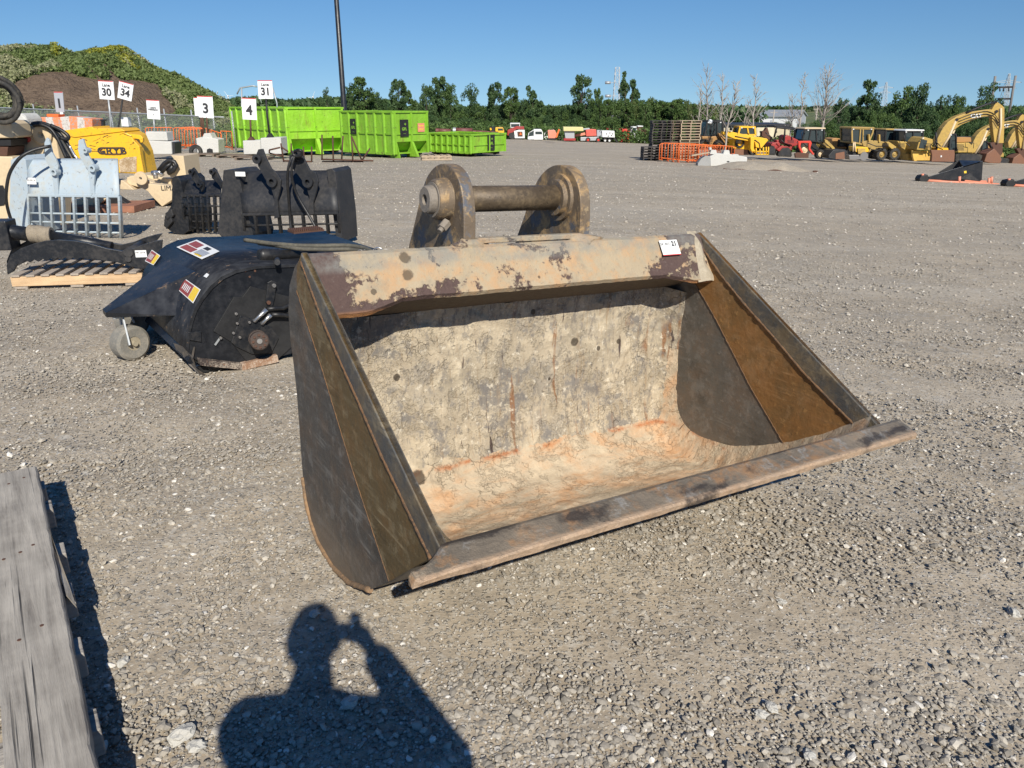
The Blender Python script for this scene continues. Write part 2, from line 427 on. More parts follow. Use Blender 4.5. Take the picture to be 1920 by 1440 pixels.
# gravel yard
def ground_mat():
    n = NT('gravel_ground', .9, 0, .2); v = n.co()
    big = n.noise(v, .35, 5, .6); mid = n.noise(v, 2.2, 6, .65)
    fine = n.noise(v, 70, 4, .7)
    dust = n.mix(n.ramp(mid, (.35, 0.0), (.65, 1.0)), (.34,.283,.21), (.48,.395,.285))
    vd = n.t.nodes.new('ShaderNodeVectorMath'); vd.operation = 'ADD'; n.L(v, vd.inputs[0])
    nn = n.t.nodes.new('ShaderNodeTexNoise'); nn.inputs['Scale'].default_value = 40; n.L(v, nn.inputs['Vector'])
    sc_ = n.t.nodes.new('ShaderNodeVectorMath'); sc_.operation = 'SCALE'; sc_.inputs['Scale'].default_value = .012; n.L(nn.outputs['Color'], sc_.inputs[0]); n.L(sc_.outputs[0], vd.inputs[1]); w = vd.outputs[0]
    c1 = n.vor(w, 75, 'F1', 'Color'); d1 = n.vor(w, 75, 'F1', 'Distance')
    c2 = n.vor(w, 34, 'F1', 'Color'); d2 = n.vor(w, 34, 'F1', 'Distance')
    s1 = n.sep(c1); s2 = n.sep(c2)
    pal = ((0, (.15,.14,.125)), (.45, (.30,.28,.245)), (.8, (.46,.43,.38)), (1, (.74,.71,.66)))
    st1 = n.ramp(s1[0], *pal); st2 = n.ramp(s2[1], *pal)
    drift = n.noise(n.co(scale=(1, 1.6, 1)), 1.3, 5, .65, .3)
    m1 = n.m2('MULTIPLY', n.ramp(d1, (.30, 1.0), (.44, 0.0)), n.m2('GREATER_THAN', s1[1], n.m2('SUBTRACT', 1.18, n.m2('MULTIPLY', drift, 1.6))))
    m2_ = n.m2('MULTIPLY', n.ramp(d2, (.26, 1.0), (.36, 0.0)), n.m2('GREATER_THAN', s2[2], n.m2('SUBTRACT', 1.38, n.m2('MULTIPLY', drift, 1.5))))
    c = n.mix(m1, dust, st1); c = n.mix(m2_, c, st2)
    c = n.mix(n.m2('MULTIPLY', n.ramp(fine, (.45, 0.0), (.7, 1.0)), .45), c, (.21,.185,.15))
    tr = n.noise(n.co(scale=(.15, 1.0, 1), rot=(0, 0, .12)), .8, 5, .6, .4)
    c = n.mix(n.m2('MULTIPLY', n.ramp(tr, (.48, 0.0), (.68, 1.0)), .5), c, (.54,.475,.38))
    c = n.mix(n.m2('MULTIPLY', n.ramp(big, (.5, 0.0), (.66, 1.0)), .42), c, (.33,.295,.245))
    c3 = n.vor(w, 16, 'F1', 'Distance'); col3 = n.sep(n.vor(w, 16, 'F1', 'Color'))[0]
    wh = n.m2('MULTIPLY', n.ramp(c3, (.14, 1.0), (.19, 0.0)), n.ramp(col3, (.80, 0.0), (.84, 1.0)))
    c = n.mix(wh, c, (.72,.69,.63))
    for sc3, lo3, amt in ((5.0, .80, .5), (1.7, .82, .35)):
        q3 = n.vor(w, sc3, 'F1', 'Distance'); k3 = n.sep(n.vor(w, sc3, 'F1', 'Color'))[1]
        c = n.mix(n.m2('MULTIPLY', n.m2('MULTIPLY', n.ramp(q3, (.10, 1.0), (.2, 0.0)), n.ramp(k3, (lo3, 0.0), (lo3+.05, 1.0))), amt), c, (.62,.60,.54))
    c = n.mix(n.m2('MULTIPLY', n.ramp(n.noise(v, 7, 6, .75), (.46, 0.0), (.66, 1.0)), .26), c, (.22,.195,.165))
    gr_ = n.noise(v, 26, 3, .8); c = n.mix(n.m2('MULTIPLY', n.ramp(gr_, (.52, 0.0), (.66, 1.0)), .5), c, (.56,.53,.47)); c = n.mix(n.m2('MULTIPLY', n.ramp(gr_, (.34, 1.0), (.44, 0.0)), .4), c, (.15,.135,.115))
    h = n.m2('ADD', n.m2('MULTIPLY', m1, .5), n.m2('ADD', n.m2('MULTIPLY', m2_, .9), n.m2('MULTIPLY', fine, .45)))
    return n.out(c, .92, n.m2('ADD', h, n.m2('MULTIPLY', wh, .8)), .007, 1.0)
M['ground'] = ground_mat()
def stone_mat():
    n = NT('loose_stones', .85, 0, .3); t = n.attr('tint'); v = n.co(); b = n.noise(v, 90, 3, .6)
    c = n.ramp(t, (0, (.16,.145,.122)), (.35, (.30,.27,.225)), (.7, (.44,.40,.335)), (.92, (.56,.515,.44)), (1, (.78,.74,.67)))
    c = n.mix(n.m2('MULTIPLY', b, .4), c, (.33,.29,.235)); return n.out(c, .85, b, .003, .6)
M['stone'] = stone_mat()
# ================================================================== GROUND
def graded(lo, hi, fine_lo, fine_hi, step, growth=1.13):
    mid = list(np.arange(fine_lo, fine_hi + step*.5, step)); up = []; p = mid[-1]; s_ = step
    while p < hi: s_ *= growth; p += s_; up.append(p)
    dn = []; p = mid[0]; s_ = step
    while p > lo: s_ *= growth; p -= s_; dn.append(p)
    return np.array(dn[::-1] + mid + up)
def build_ground():
    xs = graded(-4000, 4000, -3.6, 4.6, .045); ys = graded(-400, 6500, .2, 7.2, .045)
    X, Y = np.meshgrid(xs, ys); Z = gz(X, Y)
    d = np.zeros_like(Z)
    near = (np.abs(X) < 12) & (Y < 16) & (Y > -3)
    for i, j in zip(*np.nonzero(near)):
        p = Vector((X[i, j], Y[i, j], 0))
        d[i, j] = .012*mnoise.noise(p*1.1) + .007*mnoise.noise(p*4.3) + .005*mnoise.noise(p*13)
    Z = Z + d - .004
    ny, nx = X.shape; idx = np.arange(nx*ny).reshape(ny, nx)
    F_ = np.stack([idx[:-1, :-1], idx[:-1, 1:], idx[1:, 1:], idx[1:, :-1]], -1).reshape(-1, 4)
    o = np_mesh('ground', np.stack([X, Y, Z], -1).reshape(-1, 3), F_, M['ground'], True)
    return tag(o, 'grey gravel yard of crushed stone and packed dust', None, None, 'structure')
build_ground()

def ico():
    bm = bmesh.new(); bmesh.ops.create_icosphere(bm, subdivisions=1, radius=1)
    v = np.array([t.co[:] for t in bm.verts]); f = np.array([[t.index for t in q.verts] for q in bm.faces]); bm.free(); return v, f
ICOV, ICOF = ico()
def stones(name, P, R, mat, tint, label=None, flat=.6):
    n = len(P); k = len(ICOV)
    a = rng.uniform(0, 2*np.pi, n); sx = rng.uniform(.75, 1.35, n); sy = rng.uniform(.7, 1.1, n); sz = rng.uniform(flat*.7, flat*1.2, n)
    J = rng.uniform(.72, 1.22, (n, k))
    V = ICOV[None]*J[..., None]*np.stack([sx, sy, sz], -1)[:, None, :]
    ca, sa = np.cos(a)[:, None], np.sin(a)[:, None]
    x = V[..., 0]*ca - V[..., 1]*sa; y = V[..., 0]*sa + V[..., 1]*ca
    tl = rng.normal(0, .3, n)[:, None]; z = V[..., 2] + x*tl
    V = np.stack([x, y, z], -1)*R[:, None, None] + P[:, None, :]
    F_ = (ICOF[None] + (np.arange(n)*k)[:, None, None]).reshape(-1, 3)
    o = np_mesh(name, V.reshape(-1, 3), F_, mat, False, np.repeat(tint, k))
    return tag(o, label, None, None, 'stuff')
def gravel():
    n = 230000
    # density falls with distance from the spot where the bucket stands
    r = 1.0 + 11*rng.power(1.0, n)**1.25
    th = rng.uniform(-.80, .80, n)
    x = r*np.sin(th); y = r*np.cos(th)
    # drifts of coarser stone and bare packed patches
    dn = np.array([mnoise.noise(Vector((a*.9, b*1.6, 3.0))) + .5*mnoise.noise(Vector((a*3.2, b*4.6, 9.0))) for a, b in zip(x, y)])
    keep = rng.uniform(0, 1, n) < np.clip(.78 + dn*1.3, .25, 1.0)*np.clip(1.55 - r/9.5, .25, 1)
    x, y, dn, r = x[keep], y[keep], dn[keep], r[keep]; n = len(x)
    R = np.exp(rng.normal(math.log(.0043), .46, n)); big = (rng.uniform(0, 1, n) < .030*np.clip(1+dn*2.2, .1, 2.2)); R[big] = rng.uniform(.009, .017, big.sum())
    R = np.clip(R, .0022, .018)*(1+.25*np.clip(r-3, 0, 6)/6)
    z = gz(x, y) + R*.18
    tint = np.clip(rng.beta(1.7, 1.9, n)*.90 + (rng.uniform(0, 1, n) < .05)*.6, 0, 1)
    stones('gravel', np.stack([x, y, z], -1), R, M['stone'], tint, 'loose grey and white gravel stones scattered over the near yard')
def far_gravel():
    n = 70000; Y = 8+34*rng.power(1.3, n); x = rng.uniform(-.72, .72, n)*Y; keep = rng.uniform(0, 1, n) < np.clip(1.3-Y/34, .15, 1)*.62; x, Y = x[keep], Y[keep]; n = len(x)
    R = np.exp(rng.normal(math.log(.0085), .4, n))*(1+Y/40); stones('yard_stones', np.stack([x, Y, gz(x, Y)+R*.15], -1), np.clip(R, .004, .04), M['stone'], np.clip(rng.beta(2.0, 2.2, n)+.05+(rng.uniform(0, 1, n) < .06)*.3, 0, 1), 'sparse pale stones over the middle of the yard')
gravel(); far_gravel()
def rock(px, py, r, lab, seed, sz=.62, tint=.93):
    p = G(px, py); mb = MB(); mb.blob((0, 0, 0), r, 12, 8, .55, seed, 1.25, .85, sz)
    o = mb.build('rock', M['rock'], None); o.location = (p[0], p[1], p[2]+r*sz*.55); o.rotation_euler = (0, .12, seed*1.3)
    for p_ in o.data.polygons: p_.use_smooth = False
    tag(o, lab, 'rock')
M['rock'] = concrete('pale_limestone', (.52,.50,.45))
rock(343, 1383, .030, 'largest pale angular rock lying on the gravel by the pallet shadow', 3)
rock(370, 1403, .022, 'darker tan rock touching the largest pale rock', 5)
rock(655, 1322, .024, 'grey rounded rock inside the photographer shadow near the chest', 8)
rock(1465, 1130, .014, 'small beige stone alone on the gravel below the right half of the bucket', 2)
rock(590, 1153, .018, 'flat grey rock at the crown of the head shadow', 6)
rock(1428, 1342, .017, 'pale upright stone in the lower right gravel, beside a darker one', 7)
rock(1445, 1328, .018, 'darker grey stone behind the pale upright one in the lower right', 9)
rock(1518, 1420, .018, 'long grey stone near the bottom edge right of centre', 4)
rock(1900, 1152, .022, 'grey stone at the far right edge of the gravel', 11)
rock(232, 1245, .017, 'small pale stone beside the shadow of the pallet', 13)

# ================================================================== BUCKET (local axes: u width, v back, h up)
def RM(b, c):
    cb, sb, cc, sc = math.cos(b), math.sin(b), math.cos(c), math.sin(c)
    return np.array([[cc, -sc, 0], [sc, cc, 0], [0, 0, 1.]]) @ np.array([[cb, 0, sb], [0, 1, 0], [-sb, 0, cb]])
BR = RM(.0465, .5568); BA = np.array([-.2473, 1.6425, .4722])
BMAT = Matrix([[*BR[i], BA[i]] for i in range(3)] + [[0, 0, 0, 1]])
def bpx(px, py, P0, nrm):
    """pixel -> bucket coordinates on a plane given in bucket coordinates"""
    r = BR.T @ ray(px, py); c = BR.T @ (CAMP - BA); P0 = np.array(P0, float); nrm = np.array(nrm, float)
    return tuple(c + r*(np.dot(P0-c, nrm)/np.dot(r, nrm)))
BW = 2.2
bucket = root('loader_bucket', None, 'large rusty mud-caked bucket with its mouth towards the camera and two pin lugs on top', 'bucket', mat=BMAT)

def mud_mat(name, floor_k):
    n = NT(name, .88, 0, .25); v = n.co(); s_ = n.sep(v)
    a = n.noise(v, 2.6, 7, .62, .3); b = n.noise(v, 11, 6, .68, .2); f = n.noise(v, 55, 4, .7)
    c = n.mix(n.ramp(a, (.35, 0.0), (.65, 1.0)), (.33,.28,.205), (.45,.375,.27))
    c = n.mix(n.ramp(b, (.45, 0.0), (.7, 1.0)), c, (.60,.51,.37))
    # steel-blue ground patches where the mud has worn off
    bl = n.m2('ADD', n.m2('MULTIPLY', n.noise(v, 3.2, 4, .6, .4), .65), n.m2('MULTIPLY', n.noise(v, 22, 5, .75), .42))
    c = n.mix(n.m2('MULTIPLY', n.ramp(bl, (.56, 0.0), (.62, 1.0)), .72), c, (.125,.12,.12))
    c = n.mix(n.m2('MULTIPLY', n.ramp(n.noise(n.co(loc=(7,1,3)), 5, 5, .7), (.54, 0.0), (.64, 1.0)), .35), c, (.20,.195,.19))
    # vertical rust and dark drips
    dr = n.noise(n.co(scale=(26, 2.0, 2.6)), 1.0, 4, .6, .25)
    mk = n.ramp(n.noise(n.co(loc=(3,3,3)), 2.4, 3, .6), (.50, 0.0), (.60, 1.0))
    c = n.mix(n.m2('MULTIPLY', n.ramp(dr, (.57, 0.0), (.64, 1.0)), n.m2('MULTIPLY', mk, .8)), c, (.24,.11,.045))
    dr3 = n.noise(n.co(scale=(60, 5, 5), loc=(9, 0, 0)), 1.0, 5, .65, .3)
    c = n.mix(n.m2('MULTIPLY', n.ramp(dr3, (.57, 0.0), (.66, 1.0)), .42), c, (.26,.17,.09))
    c = n.mix(n.m2('MULTIPLY', n.ramp(n.noise(n.co(scale=(1.6, 1, .8), loc=(0, 4, 0)), 16, 6, .78), (.53, 0.0), (.60, 1.0)), .55), c, (.15,.14,.135))
    c = n.mix(n.m2('MULTIPLY', n.ramp(n.noise(n.co(loc=(0, 9, 0)), 30, 5, .75), (.58, 0.0), (.64, 1.0)), .6), c, (.70,.63,.50))
    dr2 = n.noise(n.co(scale=(34, 3, 3.4), loc=(5, 0, 0)), 1.0, 4, .6, .25)
    c = n.mix(n.m2('MULTIPLY', n.ramp(dr2, (.66, 0.0), (.69, 1.0)), .85), c, (.05,.03,.03))
    # orange rust bloom, strong on the floor
    ht = n.m2('SUBTRACT', 1.0, n.ramp(n.m2('ADD', s_[2], n.m2('MULTIPLY', b, .08)), (.0, 1.0), (.001, 1.0)))
    low = n.m2('MULTIPLY', n.m2('LESS_THAN', s_[1], n.m2('MULTIPLY_ADD', b, .05, 1.24)), n.m2('LESS_THAN', s_[2], .05))
    c = n.mix(n.m2('MULTIPLY', low, .85), c, n.mix(n.ramp(b, (.35, 0.0), (.65, 1.0)), (.36,.29,.205), (.52,.425,.30)))
    o_ = n.noise(n.co(scale=(1.4, 3.4, 2.0)), 3.0, 6, .66, .5)
    c = n.mix(n.m2('MULTIPLY', low, n.m2('MULTIPLY', n.ramp(o_, (.44, 0.0), (.64, 1.0)), .6)), c, (.55,.27,.11))
    c = n.mix(n.m2('MULTIPLY', low, n.m2('MULTIPLY', n.ramp(n.noise(v, 5, 5, .65), (.44, 0.0), (.62, 1.0)), .5)), c, (.56,.46,.33))
    # rusty bend line where the floor meets the back
    bend = n.m2('ABSOLUTE', n.m2('ADD', s_[2], n.m2('MULTIPLY_ADD', b, .02, .335)))
    c = n.mix(n.m2('MULTIPLY', n.m2('MULTIPLY', n.ramp(n.m2('ADD', bend, n.m2('MULTIPLY_ADD', f, .03, -.015)), (.0, 1.0), (.016, 0.0)), .7), n.ramp(n.noise(v, 7, 4, .6), (.45, 0.0), (.55, 1.0))), c, (.36,.10,.02))
    bk = ((0, 1.325, 0), (0, 1, 0)); fl = ((0, 1.0, -.355), (0, 0, 1))
    L = [(1081,642,.020), (1122,653,.009), (744,708,.012), (780,840,.018), (1050,821,.012), (1079,819,.017), (1030,710,.006), (1000,585,.01), (1160,640,.01)]
    pts = [(bpx(x, y, *bk), r) for x, y, r in L] + [(bpx(x, y, *fl), r) for x, y, r in [(786,895,.026), (914,924,.020), (1310,870,.02), (1100,880,.008)]]
    wob = n.m2('MULTIPLY_ADD', n.noise(v, 45, 3, .6), .5, -.25)
    # spots lie on the sheet whatever its relief: squash the distance along v
    c = n.mix(n.m2('MULTIPLY', n.spots(v, [(p, r*1.5) for p, r in pts], wob), .85), c, (.055,.042,.03))
    nn = n.t.nodes.new('ShaderNodeTexNoise'); nn.inputs['Scale'].default_value = 9; nn.inputs['Detail'].default_value = 5; n.L(v, nn.inputs['Vector'])
    sc_ = n.t.nodes.new('ShaderNodeVectorMath'); sc_.operation = 'SCALE'; sc_.inputs['Scale'].default_value = .22; n.L(nn.outputs['Color'], sc_.inputs[0])
    ad = n.t.nodes.new('ShaderNodeVectorMath'); n.L(v, ad.inputs[0]); n.L(sc_.outputs[0], ad.inputs[1])
    cr = n.vor(ad.outputs[0], 9, 'DISTANCE_TO_EDGE')
    crk = n.m2('MULTIPLY', n.ramp(cr, (.0, 1.0), (.018, 0.0)), n.ramp(n.noise(n.co(loc=(1,8,2)), 3.4, 5, .6), (.57, 0.0), (.62, 1.0)))
    c = n.mix(n.m2('MULTIPLY', n.m2('MULTIPLY', crk, n.m2('SUBTRACT', 1.0, low)), .28), c, (.13,.11,.08))
    h = n.m2('ADD', n.m2('MULTIPLY', b, 1.0), n.m2('ADD', n.m2('MULTIPLY', f, .35), n.m2('MULTIPLY', crk, -.35)))
    h = n.m2('ADD', h, n.m2('MULTIPLY', n.ramp(bl, (.535, 0.0), (.56, 1.0)), -.25))
    return n.out(c, .9, h, .012, 1.0)
M['mud'] = mud_mat('dried_mud_and_rust', 1)
def lip_mat():
    n = NT('lip_mud_and_maroon_steel', .85, 0, .3); v = n.co(); s_ = n.sep(v)
    a = n.noise(v, 3.0, 6, .62, .3); b = n.noise(v, 14, 6, .7, .2); f = n.noise(v, 60, 4, .75)
    c = n.mix(a, (.31,.25,.165), (.46,.37,.25)); c = n.mix(n.m2('MULTIPLY', n.ramp(b, (.45, 0.0), (.62, 1.0)), .75), c, (.46,.28,.145)); c = n.mix(n.m2('MULTIPLY', n.ramp(n.noise(n.co(loc=(3,0,1)), 4.5, 6, .7), (.52, 0.0), (.62, 1.0)), .6), c, (.27,.23,.17))
    k = n.m2('ADD', n.m2('MULTIPLY', n.noise(n.co(scale=(1, 1.2, 1.2), loc=(1.7,0,0)), 3.4, 4, .55, .6), .7), n.m2('MULTIPLY', n.noise(v, 30, 4, .75), .3))
    ends = n.ramp(s_[0], (.14, .16), (.26, .0))          # bare dark steel at the left end
    k = n.m2('ADD', k, ends); k = n.m2('ADD', k, n.ramp(s_[2], (.50, .035), (.60, 0.0)))
    c = n.mix(n.ramp(k, (.53, 0.0), (.565, 1.0)), c, n.mix(f, (.055,.035,.035), (.13,.085,.07)))
    wl = n.m2('MULTIPLY', n.ramp(s_[2], (.575, 0.0), (.60, 1.0)), n.ramp(n.noise(v, 6, 5, .7), (.4, 0.0), (.6, 1.0)))
    c = n.mix(n.m2('MULTIPLY', wl, .7), c, (.22,.22,.20))
    lw = n.ramp(s_[2], (.440, 1.0), (.458, 0.0)); c = n.mix(n.m2('MULTIPLY', lw, .7), c, (.50,.23,.08))
    c = n.mix(n.m2('MULTIPLY', n.ramp(f, (.62, 0.0), (.68, 1.0)), .6), c, (.14,.13,.12))
    lp = (0, 1.11, .54); ln = (0, -.83, .555)
    pts = [(bpx(x, y, lp, ln), r) for x, y, r in [(757,484,.026), (762,517,.028), (700,548,.014), (1010,520,.010)]]
    c = n.mix(n.m2('MULTIPLY', n.spots(v, pts, n.m2('MULTIPLY_ADD', b, 1.6, -.8)), .8), c, (.085,.065,.045))
    h = n.m2('ADD', b, n.m2('MULTIPLY', f, .4)); h = n.m2('ADD', h, n.m2('MULTIPLY', n.ramp(k, (.545, 0.0), (.575, 1.0)), -.4))
    return n.out(c, .86, h, .008, 1.0)
M['lip'] = lip_mat()
def sidem(name, c0, c1, streak, rough=.5, rust=.0, orng=(.36,.17,.05)):
    n = NT(name, rough, .25, .45); v = n.co()
    a = n.noise(v, 2.5, 6, .6, .3); b = n.noise(v, 26, 5, .7); st = n.noise(n.co(scale=(3, 1.5, 16), rot=(.9, 0, 0)), 2.0, 5, .65)
    c = n.mix(a, c0, c1); c = n.mix(n.m2('MULTIPLY', n.ramp(st, (.52, 0.0), (.70, 1.0)), .5), c, streak)
    c = n.mix(n.m2('MULTIPLY', n.ramp(b, (.6, 0.0), (.68, 1.0)), .5), c, tuple(x*1.8 for x in c1))
    sc3 = n.noise(n.co(scale=(4, 2.2, 42), rot=(.2, 0, 0), loc=(1,1,1)), 1.1, 5, .7)
    c = n.mix(n.m2('MULTIPLY', n.m2('MULTIPLY', n.ramp(sc3, (.54, 0.0), (.62, 1.0)), n.ramp(n.noise(n.co(loc=(2,3,9)), 3.2, 4, .6), (.52, 0.0), (.64, 1.0))), .6), c, tuple(min(1, x*1.7) for x in streak))
    c = n.mix(n.m2('MULTIPLY', n.ramp(n.noise(n.co(loc=(8,3,1)), 9, 7, .8), (.52, 0.0), (.60, 1.0)), .55), c, tuple(x*1.25 for x in streak))
    c = n.mix(n.m2('MULTIPLY', n.ramp(n.noise(n.co(loc=(6,6,6)), 5, 6, .7), (.55, 0.0), (.68, 1.0)), .5), c, tuple(x*.45 for x in c0))
    if rust: c = n.mix(n.m2('MULTIPLY', n.ramp(n.noise(v, 7, 6, .7), (.45, 0.0), (.62, 1.0)), rust), c, orng)
    s_ = n.sep(v); low = n.ramp(n.m2('ADD', s_[2], n.m2('MULTIPLY', a, .25)), (-.35, 1.0), (-.30, .0)) if False else None
    c = n.mix(n.m2('MULTIPLY', n.ramp(n.m2('ADD', s_[2], n.m2('MULTIPLY', n.noise(v, 6, 6, .7), .35)), (-.28+.0, 1.0), (-.12, 0.0)), .7), c, (.26,.20,.14)) if False else c
    dirt_h = n.m2('SUBTRACT', .0, n.m2('ADD', s_[2], n.m2('MULTIPLY', n.noise(v, 6, 6, .7), -.30)))
    c = n.mix(n.m2('MULTIPLY', n.ramp(dirt_h, (.42, 0.0), (.60, 1.0)), .6), c, (.24,.185,.13))
    return n.out(c, n.m2('MULTIPLY_ADD', b, .35, rough-.15), n.m2('ADD', b, n.m2('ADD', n.m2('MULTIPLY', st, .5), n.m2('MULTIPLY', n.noise(v, 3, 3, .5), 3.0))), .005, .8), n
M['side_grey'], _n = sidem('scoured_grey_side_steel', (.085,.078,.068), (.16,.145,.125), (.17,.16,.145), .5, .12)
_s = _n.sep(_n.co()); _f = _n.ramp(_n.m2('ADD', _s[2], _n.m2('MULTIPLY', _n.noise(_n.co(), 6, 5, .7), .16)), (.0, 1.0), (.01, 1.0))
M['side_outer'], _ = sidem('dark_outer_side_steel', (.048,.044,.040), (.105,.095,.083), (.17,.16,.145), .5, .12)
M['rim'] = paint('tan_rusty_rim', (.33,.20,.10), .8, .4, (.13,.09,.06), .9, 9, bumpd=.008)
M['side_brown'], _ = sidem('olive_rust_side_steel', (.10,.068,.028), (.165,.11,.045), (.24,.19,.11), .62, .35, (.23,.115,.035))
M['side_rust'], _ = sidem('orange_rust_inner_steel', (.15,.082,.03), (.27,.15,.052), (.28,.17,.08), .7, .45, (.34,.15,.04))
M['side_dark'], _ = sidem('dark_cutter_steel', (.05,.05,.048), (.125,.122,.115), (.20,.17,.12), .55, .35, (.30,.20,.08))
def edgem():
    n = NT('worn_cutting_edge', .6, .2, .45); v = n.co(); s_ = n.sep(v)
    a = n.noise(v, 4.5, 7, .68, .3); b = n.noise(v, 24, 6, .75); d = n.noise(n.co(loc=(4,0,0)), 7, 7, .72, .4)
    c = n.mix(n.ramp(a, (.35, 0.0), (.65, 1.0)), (.135,.115,.088), (.27,.215,.155)); c = n.mix(n.m2('MULTIPLY', n.ramp(d, (.50, 0.0), (.62, 1.0)), .8), c, (.34,.19,.09))
    c = n.mix(n.m2('MULTIPLY', n.ramp(n.noise(n.co(loc=(1,7,0)), 12, 6, .75), (.56, 0.0), (.64, 1.0)), .7), c, (.30,.285,.26))
    fr = n.ramp(n.m2('ADD', s_[1], n.m2('MULTIPLY_ADD', b, .02, -.01)), (.008, 1.0), (.016, 0.0)); c = n.mix(n.m2('MULTIPLY', fr, n.ramp(b, (.35, .45), (.55, 1.0))), c, n.mix(d, (.36,.20,.10), (.52,.42,.31)))
    pt = n.m2('ADD', n.m2('MULTIPLY', n.noise(n.co(scale=(1.2, 3, 3), loc=(2,5,0)), 3.0, 2, .5), .75), n.m2('MULTIPLY', b, .25))
    c = n.mix(n.m2('MULTIPLY', n.ramp(pt, (.525, 0.0), (.59, 1.0)), .9), c, (.05,.040,.033))
    return n.out(c, n.m2('MULTIPLY_ADD', b, .4, .3), n.m2('ADD', b, n.m2('MULTIPLY', d, .9)), .008, 1.0)
M['edge'] = edgem()
def lugm():
    n = NT('scraped_lug_steel', .6, .3, .4); v = n.co()
    a = n.noise(v, 7, 6, .65, .6); b = n.noise(v, 28, 5, .72)
    c = n.mix(a, (.085,.06,.042), (.27,.21,.145)); c = n.mix(n.ramp(n.noise(n.co(loc=(2,2,2)), 9, 6, .7, .5), (.5, 0.0), (.60, 1.0)), c, (.42,.28,.14))
    c = n.mix(n.ramp(n.noise(n.co(loc=(5,2,2)), 8, 6, .7), (.54, 0.0), (.60, 1.0)), c, (.13,.135,.15)); c = n.mix(n.m2('MULTIPLY', n.ramp(b, (.58, 0.0), (.64, 1.0)), .6), c, (.45,.34,.2))
    return n.out(c, n.m2('MULTIPLY_ADD', b, .3, .45), n.m2('ADD', a, n.m2('MULTIPLY', b, .5)), .007, 1.0)
M['lug'] = lugm()
M['pin'] = paint('greasy_brown_pin_steel', (.115,.085,.055), .5, .35, (.26,.19,.11), .6, 7, chip=(.04,.03,.025), metal=.3, bumpd=.004)
M['cap'] = paint('dusty_pin_cap', (.25,.215,.175), .65, .25, (.13,.11,.09), .5, 9, bumpd=.005)
M['weld'] = paint('rusty_weld_bead', (.19,.10,.045), .8, .45, (.07,.05,.035), .9, 14, chip=(.30,.17,.08), bumpd=.008)
M['crumb'] = paint('mud_crumbs', (.40,.34,.25), .9, .25, (.5,.44,.33), .6, 20, bumpd=.006)

# inner sheet with dried-mud relief
IN = [(.10,.032),(.2,-.045),(.32,-.14),(.43,-.225),(.52,-.288),(.62,-.348),(.72,-.398),(.82,-.435),(.92,-.455),(1.02,-.460),(1.11,-.448),(1.18,-.42),(1.235,-.378),(1.265,-.34),(1.28,-.315),(1.295,-.26),(1.308,-.18),(1.32,-.08),(1.33,.02),(1.335,.12),(1.335,.22),(1.33,.29),(1.327,.33),(1.322,.365)]
def resample(P, n):
    P = np.array(P); d = np.r_[0, np.cumsum(np.linalg.norm(np.diff(P, axis=0), axis=1))]; t = np.linspace(0, d[-1], n)
    return np.stack([np.interp(t, d, P[:, 0]), np.interp(t, d, P[:, 1])], -1)
def inner_sheet():
    nu, ns = 230, 190; prof = resample(IN, ns); tg = np.gradient(prof, axis=0); tg /= np.linalg.norm(tg, axis=1)[:, None]
    nm = np.stack([-tg[:, 1], tg[:, 0]], -1)     # towards the inside
    us = np.linspace(.135, BW-.135, nu); V = []
    for i in range(ns):
        for j, u in enumerate(us):
            p = Vector((u, prof[i, 0], prof[i, 1]))
            t_ = i/ns
            nz = .008*mnoise.noise(p*3.2) + .006*mnoise.noise(p*9) + .0035*mnoise.noise(p*24)
            pl = mnoise.noise(p*2.4 + Vector((9, 2, 4))) + .35*mnoise.noise(p*11)
            if pl > .12: nz += .007                                  # plates of thicker mud with a broken edge
            if t_ > .55 and pl < -.42: nz -= .006
            wr = .085 + .045*mnoise.noise(Vector((t_*7, 3, 1))) + .012*mnoise.noise(Vector((t_*40, 8, 1)))
            wl = .03 + .015*mnoise.noise(Vector((t_*8, 7, 1)))
            dr = (BW-.14-u)/max(wr, .01); dl = (u-.14)/max(wl, .01)
            k = .45 + .55*math.sin(min(1, max(0, (t_-.12)/.4))*math.pi*.5)
            fil = .10*k*max(0, 1-dr)**2 + .04*max(0, 1-dl)**2
            cr = .0
            off = nz*(1 if t_ > .1 else .4) + fil
            V.append((u, prof[i, 0]+nm[i, 0]*off, prof[i, 1]+nm[i, 1]*off))
    idx = np.arange(nu*ns).reshape(ns, nu)
    F_ = np.stack([idx[:-1, :-1], idx[:-1, 1:], idx[1:, 1:], idx[1:, :-1]], -1).reshape(-1, 4)
    np_mesh('inner_shell', np.array(V), F_, M['mud'], True, parent=bucket)
inner_sheet()
OUT = [(.27,-.13),(.43,-.265),(.6,-.395),(.81,-.485),(.98,-.515),(1.15,-.495),(1.24,-.44),(1.29,-.37),(1.315,-.28),(1.325,-.17),(1.33,-.05),(1.34,.08),(1.36,.18),(1.385,.28),(1.395,.39),(1.36,.50),(1.28,.585),(1.18,.645)]
mb = MB()
us = np.linspace(.125, BW-.125, 12)
OUTI = [(a-.018*(1 if a > 1.2 else 0), b+(.02 if b < .1 else -.0)) for a, b in OUT]
for a, b in zip(us[:-1], us[1:]):
    k = len(mb.v)
    for u in (a, b): mb.v += [(u, p, q) for p, q in OUT]
    m = len(OUT)
    for i in range(m-1): mb.f.append((k+i, k+i+1, k+m+i+1, k+m+i)); mb.sm.append(True)
mb.build('outer_shell', M['side_grey'], bucket)
